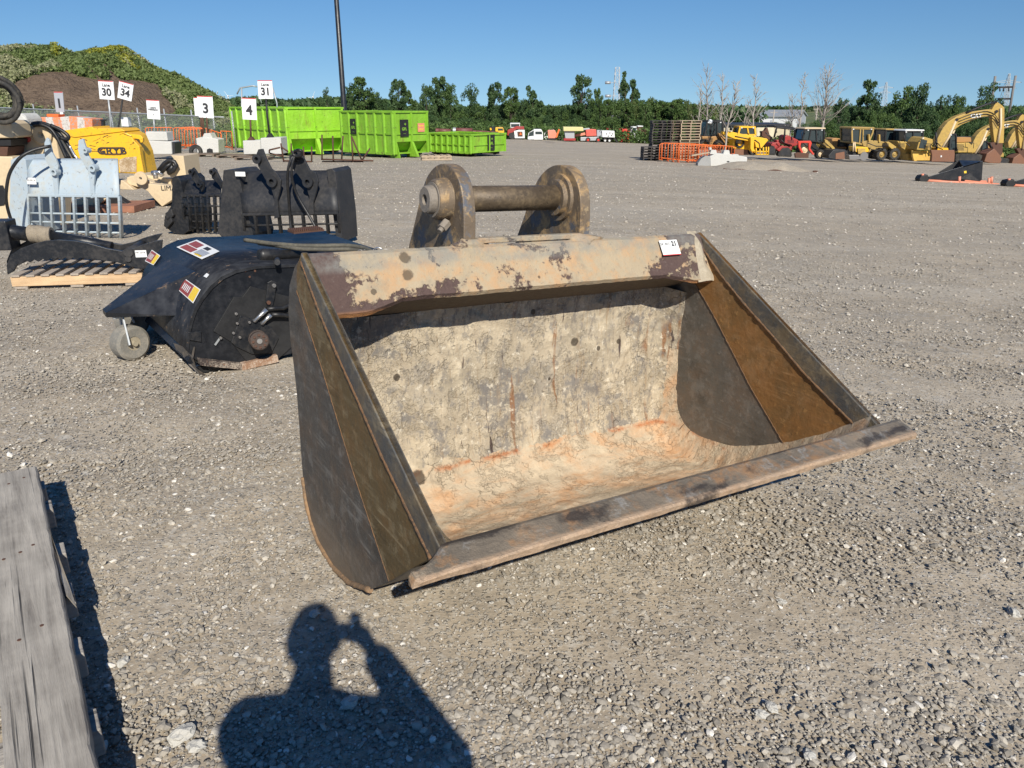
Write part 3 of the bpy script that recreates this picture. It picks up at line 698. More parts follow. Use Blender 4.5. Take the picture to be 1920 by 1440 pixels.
# top lip: folded plate with a cut-back middle
def lip():
    mb = MB(); us = sorted(set(list(np.linspace(.135, BW-.135, 90)) + [.36, .46, 1.78, 1.88])); rows = []; low = []
    for u in us:
        e = .038 if .46 < u < 1.78 else (.038 - .042*min(1, max(0, (.46-u)/.14, (u-1.78)/.16)))
        wv = .004*mnoise.noise(Vector((u*6, 0, 0))) + .003*mnoise.noise(Vector((u*25, 4, 0))); e += wv
        dx, dz = .12/.2163, .18/.2163
        a = (1.05+dx*e, .455+dz*e)
        rows.append([(u, 1.31, .56), (u, 1.25, .61), (u, 1.185, .648), (u, 1.165, .64), (u, 1.12, .565+wv), (u, a[0], a[1]), (u, a[0]+.012, a[1]-.018)]); low.append([(u, a[0]+.012, a[1]-.018), (u, 1.15, .442), (u, 1.24, .40), (u, 1.335, .355)])
    m = len(rows[0]); k = 0
    for r in rows: mb.v += r
    for i in range(len(rows)-1):
        for j in range(m-1): mb.f.append((i*m+j, (i+1)*m+j, (i+1)*m+j+1, i*m+j+1)); mb.sm.append(False)
    mb.build('top_lip', M['lip'], bucket)
    mb = MB(); m = 4
    for r in low: mb.v += r
    for i in range(len(low)-1):
        for j in range(m-1): mb.f.append((i*m+j, (i+1)*m+j, (i+1)*m+j+1, i*m+j+1)); mb.sm.append(True)
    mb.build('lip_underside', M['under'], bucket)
M['under'] = paint('dark_brown_underside', (.13,.105,.075), .9, .35, (.075,.055,.042), .6, 6, bumpd=.006)  # underside of the lip in a darker brown than its face
lip()
# cutting edge, slightly wavy
def cutting_edge():
    prof = [(0,-.004),(-.002,.012),(.004,.018),(.080,.044),(.095,.042),(.110,.02),(.105,-.018),(.03,-.016)]
    mb = MB(); N = 110; m = len(prof)
    for i in range(N):
        u = BW*i/(N-1)
        for j, (a, b) in enumerate(prof):
            s_ = .0035 if j < 4 else .0; p = Vector((u*7, j*2.3, 0)); e = .010 if i in (0, N-1) and j < 5 else 0
            k_ = min(1, max(0, u/.125)); a = a*(.30+.70*k_**2); b = b*(.62+.38*k_**2)
            mb.v.append((u+(e if i == 0 else -e), a+s_*mnoise.noise(p)+.0025*mnoise.noise(p*4)*(j < 3)+e*.6, b+s_*mnoise.noise(p+Vector((0,0,5)))))
    for i in range(N-1):
        for j in range(m): mb.f.append((i*m+j, i*m+(j+1) % m, (i+1)*m+(j+1) % m, (i+1)*m+j)); mb.sm.append(False)
    mb.f += [tuple(range(m)), tuple((N-1)*m+j for j in range(m-1, -1, -1))]; mb.sm += [False, False]
    mb.build('cutting_edge', M['edge'], bucket)
cutting_edge()
TOP = (1.185, .652); BOT = (.070, .028)
CR0 = (1.265, .50); CR1 = (.435, -.265)
side_poly = [BOT, (.16,-.04)] + OUT[:] + [TOP]
crease = [(1.265,.50),(1.0,.262),(.74,.0),(.59,-.13),(.435,-.268)]
weldl = [(1.185,.62),(1.0,.475),(.84,.372),(.65,.262),(.47,.15),(.30,.062),(.17,-.005),(.135,-.025)]
wear_poly = [TOP, BOT, (.16,-.04), (.27,-.13)] + crease[::-1] + [(1.25,.59)]
cut_poly = [TOP, BOT, (.12,-.02)] + weldl[::-1][1:]
for sgn in (0, 1):
    X = (lambda a: a) if sgn == 0 else (lambda a: BW-a)
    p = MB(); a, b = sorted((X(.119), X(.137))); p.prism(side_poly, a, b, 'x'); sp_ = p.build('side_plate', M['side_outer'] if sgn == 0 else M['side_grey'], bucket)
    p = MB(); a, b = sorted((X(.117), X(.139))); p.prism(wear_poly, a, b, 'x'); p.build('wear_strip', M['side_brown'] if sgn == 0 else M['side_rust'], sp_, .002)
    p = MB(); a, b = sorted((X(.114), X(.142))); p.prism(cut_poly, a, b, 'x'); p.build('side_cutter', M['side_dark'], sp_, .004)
    for line, uu in ((crease, (.117, .139)), (weldl, (.115, .141))):
        for u_ in uu:
            pts = []
            L = resample(line, 70)
            for i, (v_, h_) in enumerate(L): pts.append((X(u_), v_+.003*mnoise.noise(Vector((i*.7, 1, u_)))+.001*((i % 2)*2-1), h_))
            rr = [(.0026 if line is crease else .0062)*(1+.45*mnoise.noise(Vector((i*1.9, u_*9, 2)))+.2*math.sin(i*2.4)) for i in range(70)]
            MB().tube(pts, rr, 6).build('weld_bead', M['weld'], sp_)
    rim = resample(OUT[2:9], 40)
    MB().tube([(X(.119), a_, b_-.003) for a_, b_ in rim], [.0105+.004*mnoise.noise(Vector((i*.5, 0, 0))) for i in range(40)], 8).build('rim_bead', M['rim'], sp_)
# lugs
EAR = [(1.20,.60),(1.20,.77),(1.225,.87),(1.29,.935),(1.38,.955),(1.47,.935),(1.55,.88),(1.60,.80),(1.66,.68),(1.76,.50),(1.62,.33),(1.36,.30),(1.30,.50)]
def smooth_poly(P, it=2):
    for _ in range(it):
        Q = []
        for i in range(len(P)):
            a, b = P[i], P[(i+1) % len(P)]; Q += [(a[0]*.75+b[0]*.25, a[1]*.75+b[1]*.25), (a[0]*.25+b[0]*.75, a[1]*.25+b[1]*.75)]
        P = Q
    return P
PV = 1.365
for (u0, u1, boss) in ((.780, .835, -1), (1.358, 1.412, 1)):
    p = MB(); p.prism(smooth_poly(EAR, 2), u0, u1, 'x'); lg = p.build('lug', M['lug'], bucket, .004)
    c = (0, 1.41, .81)
    if boss < 0:
        MB().ring((u0, PV, .81), (-1, 0, 0), [(0,.02),(0,.088),(.045,.082),(.058,.074),(.058,.02)], 36).build('boss', M['lug'], lg, 0)
        MB().ring((u1, PV, .81), (1, 0, 0), [(0,.02),(0,.075),(.010,.07),(.010,.02)], 36).build('boss', M['lug'], lg, 0)
    else:
        MB().ring((u0, PV, .81), (-1, 0, 0), [(0,.02),(0,.105),(.015,.102),(.015,.082),(.035,.078),(.035,.02)], 36).build('boss', M['lug'], lg, 0)
        MB().ring((u1, PV, .81), (1, 0, 0), [(0,.02),(0,.088),(.05,.08),(.06,.02)], 36).build('boss', M['lug'], lg, 0)
    MB().prism([(1.56,.335),(1.66,.36),(1.60,.56),(1.585,.56)], u0-.05, u0-.005, 'x').build('gusset', M['lug'], lg, .004)
MB().tube([(.73, PV, .81), (1.44, PV, .81)], .054, 40).build('pin', M['pin'], bucket)
cp = MB().ring((.728, PV, .81), (-1, 0, 0), [(0,.0),(0,.070),(.010,.070),(.010,.058),(.036,.056),(.042,.050),(.042,.022),(.01,.020),(.01,0)], 36).build('pin_cap', M['cap'], bucket)
MB().tube([(.765,1.315,.725),(.735,1.305,.70)], .021, 6, smooth=False).build('lock_bolt', M['cap'], bucket, .002)
MB().tube([(.737,1.306,.702),(.722,1.30,.69)], .012, 10).build('bolt_end', M['cap'], bucket, .001)
MB().bar((.84,1.205,.662),(1.355,1.205,.662),.035,.022).build('lug_crossplate', M['lip'], bucket, .004)
for u_ in (.81, 1.385):
    MB().blob((u_, 1.2, .64), .055, 12, 8, .6, u_*9, 1.5, .7, .55).build('weld_lump', M['lip'], bucket)
# mud packed into the top right corner where the lip meets the side
def corner_mud():
    mb = MB(); n, m = 30, 22
    for j in range(m+1):
        for i in range(n+1):
            a = i/n; b = j/m; u = 2.062-.10*(1-a)**1.0*(.6+.4*b); v = 1.20-.155*b; h = .655-.215*b
            bulge = .032*math.sin(math.pi*min(1, a*.75+.25))*math.sin(math.pi*min(1, .12+b*.8)); p_ = Vector((u*9, v*9, h*9)); bulge += .010*mnoise.noise(p_*1.5)+.006*mnoise.noise(p_*4)
            e = min(1, a*2.2); mb.v.append((u, v-.83*bulge*e, h+.56*bulge*e+.002))
    for j in range(m):
        for i in range(n): k = j*(n+1)+i; mb.f.append((k, k+1, k+n+2, k+n+1)); mb.sm.append(True)
    mb.build('corner_mud', M['crumb'], bucket)
corner_mud()
# crumbs of mud behind the edge
P_ = []; 
for i in range(620):
    u_ = rng.uniform(.2, 2.05); sg = 1 if 1.35 < u_ < 1.85 else .35
    if rng.uniform() > sg: continue
    v_ = rng.uniform(.14, .45); t = np.interp(v_, [q[0] for q in IN], [q[1] for q in IN]); P_.append((u_, v_, t+.004))
for i in range(240):
    u_ = rng.uniform(1.35, 1.9); v_ = rng.uniform(.35, .75); t = np.interp(v_, [q[0] for q in IN[:12]], [q[1] for q in IN[:12]])
    P_.append((u_, v_, t+.012))
P_ = np.array(P_); o = stones('mud_crumbs', P_, rng.uniform(.003, .011, len(P_)), M['crumb'], rng.uniform(0, 1, len(P_)), None, .7); o.parent = bucket
# paper tag on the lip, lettered 21
dvec = Vector((0, .12, .18)).normalized(); nvec = Vector((1, 0, 0)).cross(dvec)
pc = Vector(bpx(1251, 467, (0, 1.11, .54), (0, -.83, .555))) + nvec*.020
lm = Matrix(((1, dvec[0], nvec[0], pc[0]), (0, dvec[1], nvec[1], pc[1]), (0, dvec[2], nvec[2], pc[2]), (0, 0, 0, 1)))
lab = MB().box(-.055, .055, -.036, .036, -.001, .001).build('paper_tag', M['label_white'], bucket); lab.matrix_local = lm
text('tag_number', '21', M['ink'], lab, (.030, .016, .0016), .032, (0,0,0), .0015, thick=.0002)
text('tag_writing', 'SK 403', M['ink'], lab, (-.026, .016, .0016), .020, (0,0,0), 0, thick=.0002)
text('tag_writing', '--- ---', M['ink'], lab, (.0, -.016, .0016), .018, (0,0,0), 0, thick=.0002)
MB().box(-.055, .055, -.040, -.0362, -.001, .0011).build('red_band', M['red_ink'], lab)
# ================================================================== SWEEPER ATTACHMENT
F = Fr(385, 700, 36)
sw = froot(F, 'sweeper', 'dusty navy-black rotary sweeper attachment with curved hood and castor wheel beside the big rusty bucket', 'sweeper')
EP = [(365,672),(350,655),(353,620),(358,600),(366,578),(378,558),(395,537),(415,520),(440,508),(480,500),(550,497)]
ep = F.xz(EP); SD = 1.45
top_end = (1.50, ep[-1][1]-.03)
end_poly = ep + [top_end, (1.50, .10), (.52, .02), (.03, .02)]
for d0, d1 in ((-.004, .014), (SD-.014, SD+.004)):
    e_ = MB().prism([(a, b) for a, b in end_poly], d0, d1).build('end_plate', M['navy_black'], sw, .002)
    if d0 < 0: endp = e_
# hood shell
hp = ep + [top_end]; mb = MB(); k = 0; ny = 2
th = .012
lo = [F.xz([(350,655)])[0]] + hp
for y0, y1 in ((.015, SD-.015),):
    n_ = len(hp); inner = [(a*1.0+.008, b-.012) for a, b in hp]
    mb.prism([(a-.006, b+.006) for a, b in hp] + inner[::-1], y0-.03, y1+.03, smooth=False)
hood = mb.build('hood', M['sweeper_top'], sw)
for p in hood.data.polygons: p.use_smooth = abs(p.normal.y) < .5
# underside skirt and brush drum
MB().tube([(.30, .06, .24), (.30, SD-.06, .24)], .26, 28).build('brush_drum', M['black'], sw)
MB().prism([(-.10,.10),(-.06,.14),(.06,.13),(.03,.05)], .02, SD-.02).build('front_skirt', M['black_paint'], sw)
def hood_pt(px, py):
    """first hit of the pixel ray with the extruded hood curve"""
    r = ray(px, py); o_ = CAMP-F.o; ra, oa = float(r@F.a), float(o_@F.a); best = None
    for (x0, z0), (x1, z1) in zip(hp[:-1], hp[1:]):
        dx, dz = x1-x0, z1-z0; det = ra*(-dz)-r[2]*(-dx)
        if abs(det) < 1e-9: continue
        t = ((x0-oa)*(-dz)-(z0-o_[2])*(-dx))/det; s_ = (ra*(z0-o_[2])-r[2]*(x0-oa))/det
        if -.01 <= s_ <= 1.01 and t > 0 and (best is None or t < best[0]):
            best = (t, oa+ra*t, float((o_+r*t)@F.n), o_[2]+r[2]*t)
    return None if best is None else np.array(best[1:])
# prow: three-sided wedge carrying the castor
tip = F.q(195, 583, .72); zt = tip[2]
hA = (.05, .16, .56); hB = (.02, 1.28, .56); tp = (tip[0], .72, zt); 
mbw = MB()
def hood_near(x, y):
    for k in range(40):
        h_ = hood_pt(x+k*2, y+k*1.5)
        if h_ is not None: return h_
A2 = hood_near(380, 503); B2 = hood_near(320, 480); A1 = hood_near(332, 592)
B1 = A1 + np.array([0, B2[1]-A2[1]+.25, 0]); Tt = np.array(tp)
T1 = Tt + np.array([0, -.06, .0]); T2 = Tt + np.array([0, .06, .0])
dn = np.array([0, 0, -.035])
mbw.add([A2, B2, T2, T1, A1, B1, T1+dn, T2+dn], [(0,1,2,3), (0,3,4), (1,5,2), (3,6,4), (2,5,7), (3,2,7,6), (4,6,7,5), (0,4,5,1)])
mbw.build('prow', M['sweeper_top'], sw, .004)
# castor
wc = F.q(245, 640, .62); cx, cy, cz = wc[0]-.0, .62, .115
fork = MB(); fork.bar((tip[0]+.10, .66, zt-.03), (cx-.02, cy-.05, cz), .05, .012, (1,0,0)); fork.bar((tip[0]+.10, .76, zt-.03), (cx-.02, cy+.13, cz), .05, .012, (1,0,0))
fork.bar((tip[0]+.04, .71, zt-.035), (tip[0]+.16, .71, zt-.035), .14, .03)
fk = fork.build('castor_fork', M['galv'], sw, .002)
wa = np.array((math.sin(.35), -math.cos(.35), 0))
wh = MB().ring((cx, cy+.04, cz), wa, [(-.055,.05),(-.06,.105),(-.045,.125),(.045,.125),(.06,.105),(.055,.05)], 36).build('castor_wheel', M['grey_rubber'], fk)
MB().ring((cx, cy+.04, cz), wa, [(-.05,.0),(-.05,.052),(-.03,.06),(.03,.06),(.05,.052),(.05,.02),(.075,.018),(.075,0)], 24).build('wheel_hub', paint('mud_tan_hub', (.36,.31,.22), .8), fk)
wc2 = (cx+.14, 1.30, .11)
f2 = MB().bar((wc2[0]-.05, 1.24, .30), (wc2[0], 1.24, .11), .05, .012, (1,0,0)).build('castor_fork', M['galv'], sw)
MB().ring(wc2, wa, [(-.05,.0),(-.055,.10),(-.045,.12),(.045,.12),(.055,.10),(.05,0)], 30).build('castor_wheel', M['grey_rubber'], f2)
# end-plate fittings
def cut(pts, d, name, mat, parent, bev=.002, dep=-.014):
    return MB().prism(F.xz(pts), dep+d, d).build(name, mat, parent, bev)
cut([(399,620),(437,556),(453,556),(468,536),(556,560),(556,640),(500,690),(478,700),(432,640)], -.004, 'recess_cover', M['black'], endp)
cut([(352,636),(352,622),(376,620),(376,640)], -.006, 'tow_bracket', M['black_paint'], endp)
lk = cut([(499,528),(506,524),(515,528),(512,556),(508,572),(499,573),(495,565)], -.022, 'link_arm', M['black_paint'], endp, .003)
def bolt(px, py, r, d0=-.03, parent=endp, mat='steel', name='bolt', L=.016, seg=8):
    q = F.q(px, py, d0); return MB().cyl(q, (q[0], q[1]-L, q[2]), r, seg).build(name, M[mat], parent, .001)
bolt(513, 535, .014, -.034, lk); bolt(503, 567, .014, -.034, lk, 'rusty')
for a, b in ((460,508),(468,519),(478,508)): bolt(a, b, .008, -.004, endp, 'rusty', L=.004, seg=12)
for a, b in ((442,588),(413,633)): bolt(a, b, .010, -.018); MB().bar(F.q(a, b, -.012), F.q(a-10, b+14, -.012), .012, .006, (0,1,0)).build('slot_rod', M['galv'], endp)
fl = cut([(431,640),(448,590),(470,596),(506,612),(520,632),(506,660),(470,662),(440,648)], -.02, 'motor_flange', M['black_paint'], sw, .003)
for a, b in ((444,606),(437,624),(467,604),(449,632)): bolt(a, b, .009, -.036, fl, 'steel')
cm = F.q(482, 634, -.02); en = F.q(487, 640, -.20)
mt = MB().ring(cm, np.array(en)-np.array(cm), [(0,0),(0,.062),(.07,.062),(.07,.056),(.13,.056),(.135,.062),(.175,.062),(.18,.055),(.18,0)], 32).build('hydraulic_motor', paint('brown_black_motor', (.05,.035,.028), .55, .3, (.12,.07,.045), .5, 9), sw)
ex = (np.array(en)-np.array(cm)); ex /= np.linalg.norm(ex); 
u_ = np.cross(ex, (0,0,1)); u_ /= np.linalg.norm(u_); v_ = np.cross(ex, u_); face = np.array(cm)+ex*.18
for i in range(8):
    t = i*math.pi/4; c = face+u_*math.cos(t)*.042+v_*math.sin(t)*.042; MB().cyl(c, c+ex*.008, .009, 6).build('motor_bolt', M['rusty'], mt)
MB().cyl(face, face+ex*.006, .018, 16).build('motor_plug', M['steel'], mt)
# hydraulic hoses on the end plate
for k, (p0, p1, p2, p3) in enumerate((((478,602),(500,580),(530,578),(600,548)), ((492,607),(508,590),(540,592),(610,566)))):
    a, b, c_, d_ = (F.q(*p0, -.05), F.q(*p1, -.07), F.q(*p2, -.06), F.q(*p3, -.02))
    h_ = MB().tube(resample3([b, c_, d_]) if False else [b, ((b[0]+c_[0])/2, -.068, (b[2]+c_[2])/2+.004), c_, ((c_[0]+d_[0])/2, -.04, (c_[2]+d_[2])/2+.01), d_], .017, 12).build('hose', M['hose'], sw)
    MB().tube([(a[0], -.03, a[2]), a, ((a[0]*2+b[0])/3, -.06, (a[2]*2+b[2])/3+.004), b], [.015,.013,.011,.018], 12).build('hose_fitting', M['chrome'], h_)
# bottom scuffed rail, torn skirt flap
MB().prism(F.xz([(369,670),(448,679),(450,690),(372,682)]), -.05, .012).build('bottom_rail', paint('rubbed_rusty_black', (.05,.035,.03), .7, .4, (.45,.38,.3), .8, 14, chip=(.35,.14,.05)), sw, .002)
MB().prism(F.xz([(449,679),(515,662),(518,675),(450,691)]), -.055, .012).build('bottom_rail', paint('scraped_orange_rail', (.30,.17,.10), .7, .4, (.55,.47,.38), .8, 14), sw, .002)
MB().prism(F.xz([(373,690),(515,676),(512,686),(380,700)]), .02, .05).build('rubber_skirt', M['black'], sw)
fl_ = MB(); A_ = [F.q(x, y, d) for x, y, d in ((325,643,.3),(345,650,.1),(366,650,-.02),(362,672,-.03),(368,690,-.03),(387,704,-.04),(375,703,-.01),(355,685,.06),(342,665,.12),(330,655,.25))]
fl_.add(A_ + [(a+.006, b+.012, c-.006) for a, b, c in A_], [tuple(range(10)), tuple(range(19, 9, -1))] + [(i, (i+1) % 10, 10+(i+1) % 10, 10+i) for i in range(10)]).build('torn_flap', paint('bent_grey_steel', (.10,.09,.08), .5, .3, (.3,.24,.18), .5, 6, metal=.3), sw)
# decals
def decal_quad(F, par, pts, off, base_mat, name='decal', push=(0,-.001,.001)):
    V = [np.array(p) + np.array(push) for p in pts]; return MB().add(V+[v_-np.array(push)*.8 for v_ in V], [(0,1,2,3),(7,6,5,4),(0,4,5,1),(1,5,6,2),(2,6,7,3),(3,7,4,0)]).build(name, base_mat, par)
def on_top(px, py):
    """pixel -> point on the flat top of the hood"""
    z = .71; r = ray(px, py); t = (F.o[2]+z-CAMH)/r[2]; w_ = CAMP+r*t-F.o; return np.array((float(w_@F.a), float(w_@F.n), z))
def decal_on(px4, mat, name, off=.016, parent=None, sub=None, n=6):
    """a sticker following the hood: four picture corners (tl, tr, br, bl), optional u,v window"""
    sub = sub or (0, 1, 0, 1); V = []
    for i in range(n+1):
        for j in range(n+1):
            u = sub[0]+(sub[1]-sub[0])*j/n; v = sub[2]+(sub[3]-sub[2])*i/n
            a = np.array(px4[0])*(1-u)+np.array(px4[1])*u; b = np.array(px4[3])*(1-u)+np.array(px4[2])*u; q = a*(1-v)+b*v
            h_ = hood_pt(*q)
            if h_ is None: return None
            V.append(h_+np.array((-off*.7, 0, off*.8)))
    mb = MB(); mb.add(V, [(i*(n+1)+j, i*(n+1)+j+1, (i+1)*(n+1)+j+1, (i+1)*(n+1)+j) for i in range(n) for j in range(n)], True)
    o = mb.build(name, mat, parent or hood, 0, flip=False); return o
big = [(372,452),(415,475),(383,489),(334,463)]
big = [(334,466),(372,452),(415,474),(382,489)]
d1 = decal_on(big, M['label_white'], 'warning_decal')
if d1:
    decal_on(big, M['label_red'], 'decal_panel',   .0175, d1, (.08,.45,.06,.5)); decal_on(big, M['label_red'], 'decal_panel',   .0175, d1, (.5,.9,.06,.42))
    decal_on(big, M['sign_grey'], 'decal_panel',   .0175, d1, (.15,.6,.55,.9)); decal_on(big, M['label_yellow'], 'decal_panel',   .0175, d1, (.08,.22,.62,.88)); decal_on(big, M['ink'], 'decal_panel',   .0175, d1, (.66,.9,.55,.75))
for q in ([(350,525),(380,546),(366,572),(337,546)], [(288,471),(304,482),(291,500),(275,492)]):
    d2 = decal_on(q, M['label_white'], 'warning_decal')
    if d2:
        decal_on(q, M['label_red'], 'decal_panel',   .0175, d2, (.05,.62,.06,.94)); decal_on(q, M['label_yellow'], 'decal_panel',   .0175, d2, (.64,.96,.06,.94))
        for k in range(5): decal_on(q, M['label_white'], 'decal_lettering', .019, d2, (.14+.085*k,.18+.085*k,.25,.72), n=2)
decal_on([(391,515),(396,518),(391,524),(385,521)], M['label_white'], 'small_decal')
# hood-top details
dch = F.q(520, 477, .25)
MB().tube([F.q(485,478,.25), F.q(492,478,.25), F.q(522,478,.25), F.q(524,478,.25), F.q(592,478,.25)], [.038,.046,.046,.038,.038], 24).build('manual_tube', M['hose'], sw)
MB().tube([on_top(520,492), F.q(520,485,.25)], .02, 10).build('tube_bracket', M['black_paint'], sw)
# things lying on the hood: hoses and chain
def world_tube(pix, z, r, name, mat, label, cat, seg=10):
    pts = []
    for (a, b) in pix:
        rr = ray(a, b); t = (F.o[2]+z-CAMH)/rr[2]; pts.append(CAMP+rr*t)
    pts = resampleN(pts, 40); o = MB().tube([tuple(p-pts[0]) for p in pts], r, seg).build(name, mat); o.location = tuple(pts[0]); return tag(o, label, cat)
def resampleN(P, n):
    P = np.array(P, float); d = np.r_[0, np.cumsum(np.linalg.norm(np.diff(P, axis=0), axis=1))]; t = np.linspace(0, d[-1], n)
    Q = np.stack([np.interp(t, d, P[:, i]) for i in range(3)], -1)
    for _ in range(3): Q[1:-1] = (Q[:-2]+Q[1:-1]*2+Q[2:])/4
    return Q
world_tube([(459,450),(480,453),(510,457),(560,461),(610,461),(650,460),(680,464),(695,470),(700,475)], .75, .016, 'hydraulic_hose', M['tan_hose'], 'dusty hydraulic hose lying along the sweeper hood, upper of the two', 'hose')
world_tube([(485,456),(520,461),(560,467),(610,468),(650,467),(680,471),(690,476)], .735, .015, 'hydraulic_hose', M['tan_hose'], 'lower dusty hydraulic hose beside the black tube on the sweeper hood', 'hose')
def chain():
    rr = ray(700, 470); t = (F.o[2]+.74-CAMH)/rr[2]; o_ = CAMP+rr*t; r0 = root('safety_chain', tuple(o_), 'bright shackle and dark chain heap at the end of the hoses', 'chain')
    mb = MB()
    for i in range(14):
        a = i*.9; c = np.array((-.10+.010*i+.01*math.sin(i*2), .02*math.cos(i*1.7), -.025+.012*(i % 3))); pts = [tuple(c+np.array((.018*math.cos(t), .010*math.sin(t)*math.cos(a), .010*math.sin(t)*math.sin(a)))) for t in np.linspace(0, 2*math.pi, 11)]; mb.tube(pts, .0035, 6, False)
    mb.build('chain_links', M['steel'], r0)
    MB().tube([(.035+.026*math.cos(t), 0, .005+.017*math.sin(t)) for t in np.linspace(0, 2*math.pi, 18)], .0045, 8, False).build('shackle', M['chrome'], r0)
chain()
rt = F.q(575, 447, .95)
gp = root('grip_step', tuple(F.o + F.a*rt[0] + F.n*.95 + np.array((0, 0, .735))), 'rusty serrated step plate lying on the back of the sweeper hood', 'step plate', yaw=F.yaw)
mb = MB().box(-.13, .13, -.07, .07, -.008, .006)
for i in range(14):
    for s_ in (-.06, -.02, .02, .06): mb.box(-.125+.018*i, -.115+.018*i, s_-.012, s_+.012, .006, .02)
mb.build('tread', M['rusty'], gp)

# ================================================================== WEATHERED PALLET, BOTTOM LEFT
def near_pallet():
    H_ = .205
    A_ = G(70, 873, H_); B_ = G(185, 1440, H_); C_ = G(-60, 885, H_)
    d = (B_-A_); d[2] = 0; d /= np.linalg.norm(d); yaw = math.atan2(d[1], d[0]) + math.pi/2    # local y = away from camera
    org = A_.copy(); org[2] = gzf(A_[0], A_[1])
    r0 = root('timber_pallet', tuple(org), 'large weathered grey timber pallet cut off by the lower left corner of the photo', 'pallet', yaw=yaw)
    L = 2.3
    # top long board with a splintered right edge
    def board(x0, x1, y0, y1, z0, z1, mat, name='deck_board', jag=0, seed=0, parent=r0):
        N = 60; mb = MB(); 
        for i in range(N):
            y = y0+(y1-y0)*i/(N-1); j = jag*(mnoise.noise(Vector((y*9, seed, 0)))*.6+mnoise.noise(Vector((y*31, seed, 2)))*.4); zz = .002*mnoise.noise(Vector((y*3, seed, 7)))
            mb.v += [(x0, y, z0), (x1+j*.7, y, z0), (x1+j-.004, y, z1-.006+zz), (x1+j-.010, y, z1+zz), (x0, y, z1+zz)]
        for i in range(N-1):
            for k in range(5): mb.f.append((i*5+k, i*5+(k+1) % 5, (i+1)*5+(k+1) % 5, (i+1)*5+k)); mb.sm.append(False)
        mb.f += [(0,1,2,3,4), tuple((N-1)*5+k for k in (4,3,2,1,0))]; mb.sm += [False]*2
        return mb.build(name, mat, parent)
    tz = H_
    b1 = board(-.185, .0, -L, 0, tz-.035, tz, M['grey_wood'], jag=.010, seed=1)
    board(-.62, -.44, -L, .012, tz-.038, tz-.003, M['grey_wood'], jag=.004, seed=5)
    board(-1.0, -.84, -L, .0, tz-.038, tz-.003, M['grey_wood'], jag=.004, seed=8)
    board(-1.4, -1.24, -L, .0, tz-.038, tz-.003, M['grey_wood'], jag=.004, seed=9)
    # cross bearers under the boards, ends poking out on the right
    for i, (y, pr) in enumerate(((-.12,.012),(-.33,.022),(-.72,.032),(-1.02,.028),(-1.35,.02),(-1.7,.02),(-2.05,.02))):
        mb = MB().box(-1.22, pr, y-.045, y+.045, tz-.125, tz-.041); mb.build('bearer', M['grey_wood_x'], r0, .004)
    for x in (-.10, -.55, -1.1): MB().box(x-.06, x+.06, -L+.02, -.02, .0, tz-.128).build('bottom_runner', M['grey_wood'], r0, .004)
    # splinter peeling off the right edge
    sp_ = MB(); sp_.v = [(-.004,-.62,tz-.002),(.022,-1.05,tz-.03),(.026,-1.12,tz-.05),(.006,-1.08,tz-.02),(-.004,-.80,tz-.012),(-.006,-.62,tz-.03)]
    sp_.f = [(0,1,2,3,4,5)]; sp_.sm = [False]; s2 = sp_.build('splinter', M['grey_wood'], b1); so_ = s2.modifiers.new('t', 'SOLIDIFY'); so_.thickness = .008
    for (x, y) in ((-.055,-.10),(-.11,-.13),(-.15,-.135),(-.06,-.72),(-.10,-.75),(-.15,-.77),(-.07,-1.25),(-.13,-1.29)):
        MB().cyl((x, y, tz-.002), (x, y, tz+.0015), .0055, 8).build('nail', M['rusty'], b1)
near_pallet()

# ================================================================== PHOTOGRAPHER (stands behind the camera, throws the shadow)
def skin_body(name, verts, edges, radii, mat, parent, levels=2, rootv=0):
    me = bpy.data.meshes.new(name); me.from_pydata([tuple(v) for v in verts], edges, []); me.materials.append(mat)
    o = bpy.data.objects.new(name, me); COL.objects.link(o); o.parent = parent
    sk = o.modifiers.new('skin', 'SKIN'); sk.use_smooth_shade = True; sk.branch_smoothing = .6
    for i, r in enumerate(radii):
        s_ = me.skin_vertices[0].data[i]; s_.radius = (r, r) if not hasattr(r, '__len__') else r; s_.use_root = (i == rootv)
    if levels: sb = o.modifiers.new('sub', 'SUBSURF'); sb.levels = levels; sb.render_levels = levels
    return o
def bake(o):
    dg = bpy.context.evaluated_depsgraph_get(); me = bpy.data.meshes.new_from_object(o.evaluated_get(dg)); o.modifiers.clear(); old = o.data; o.data = me; me.name = old.name
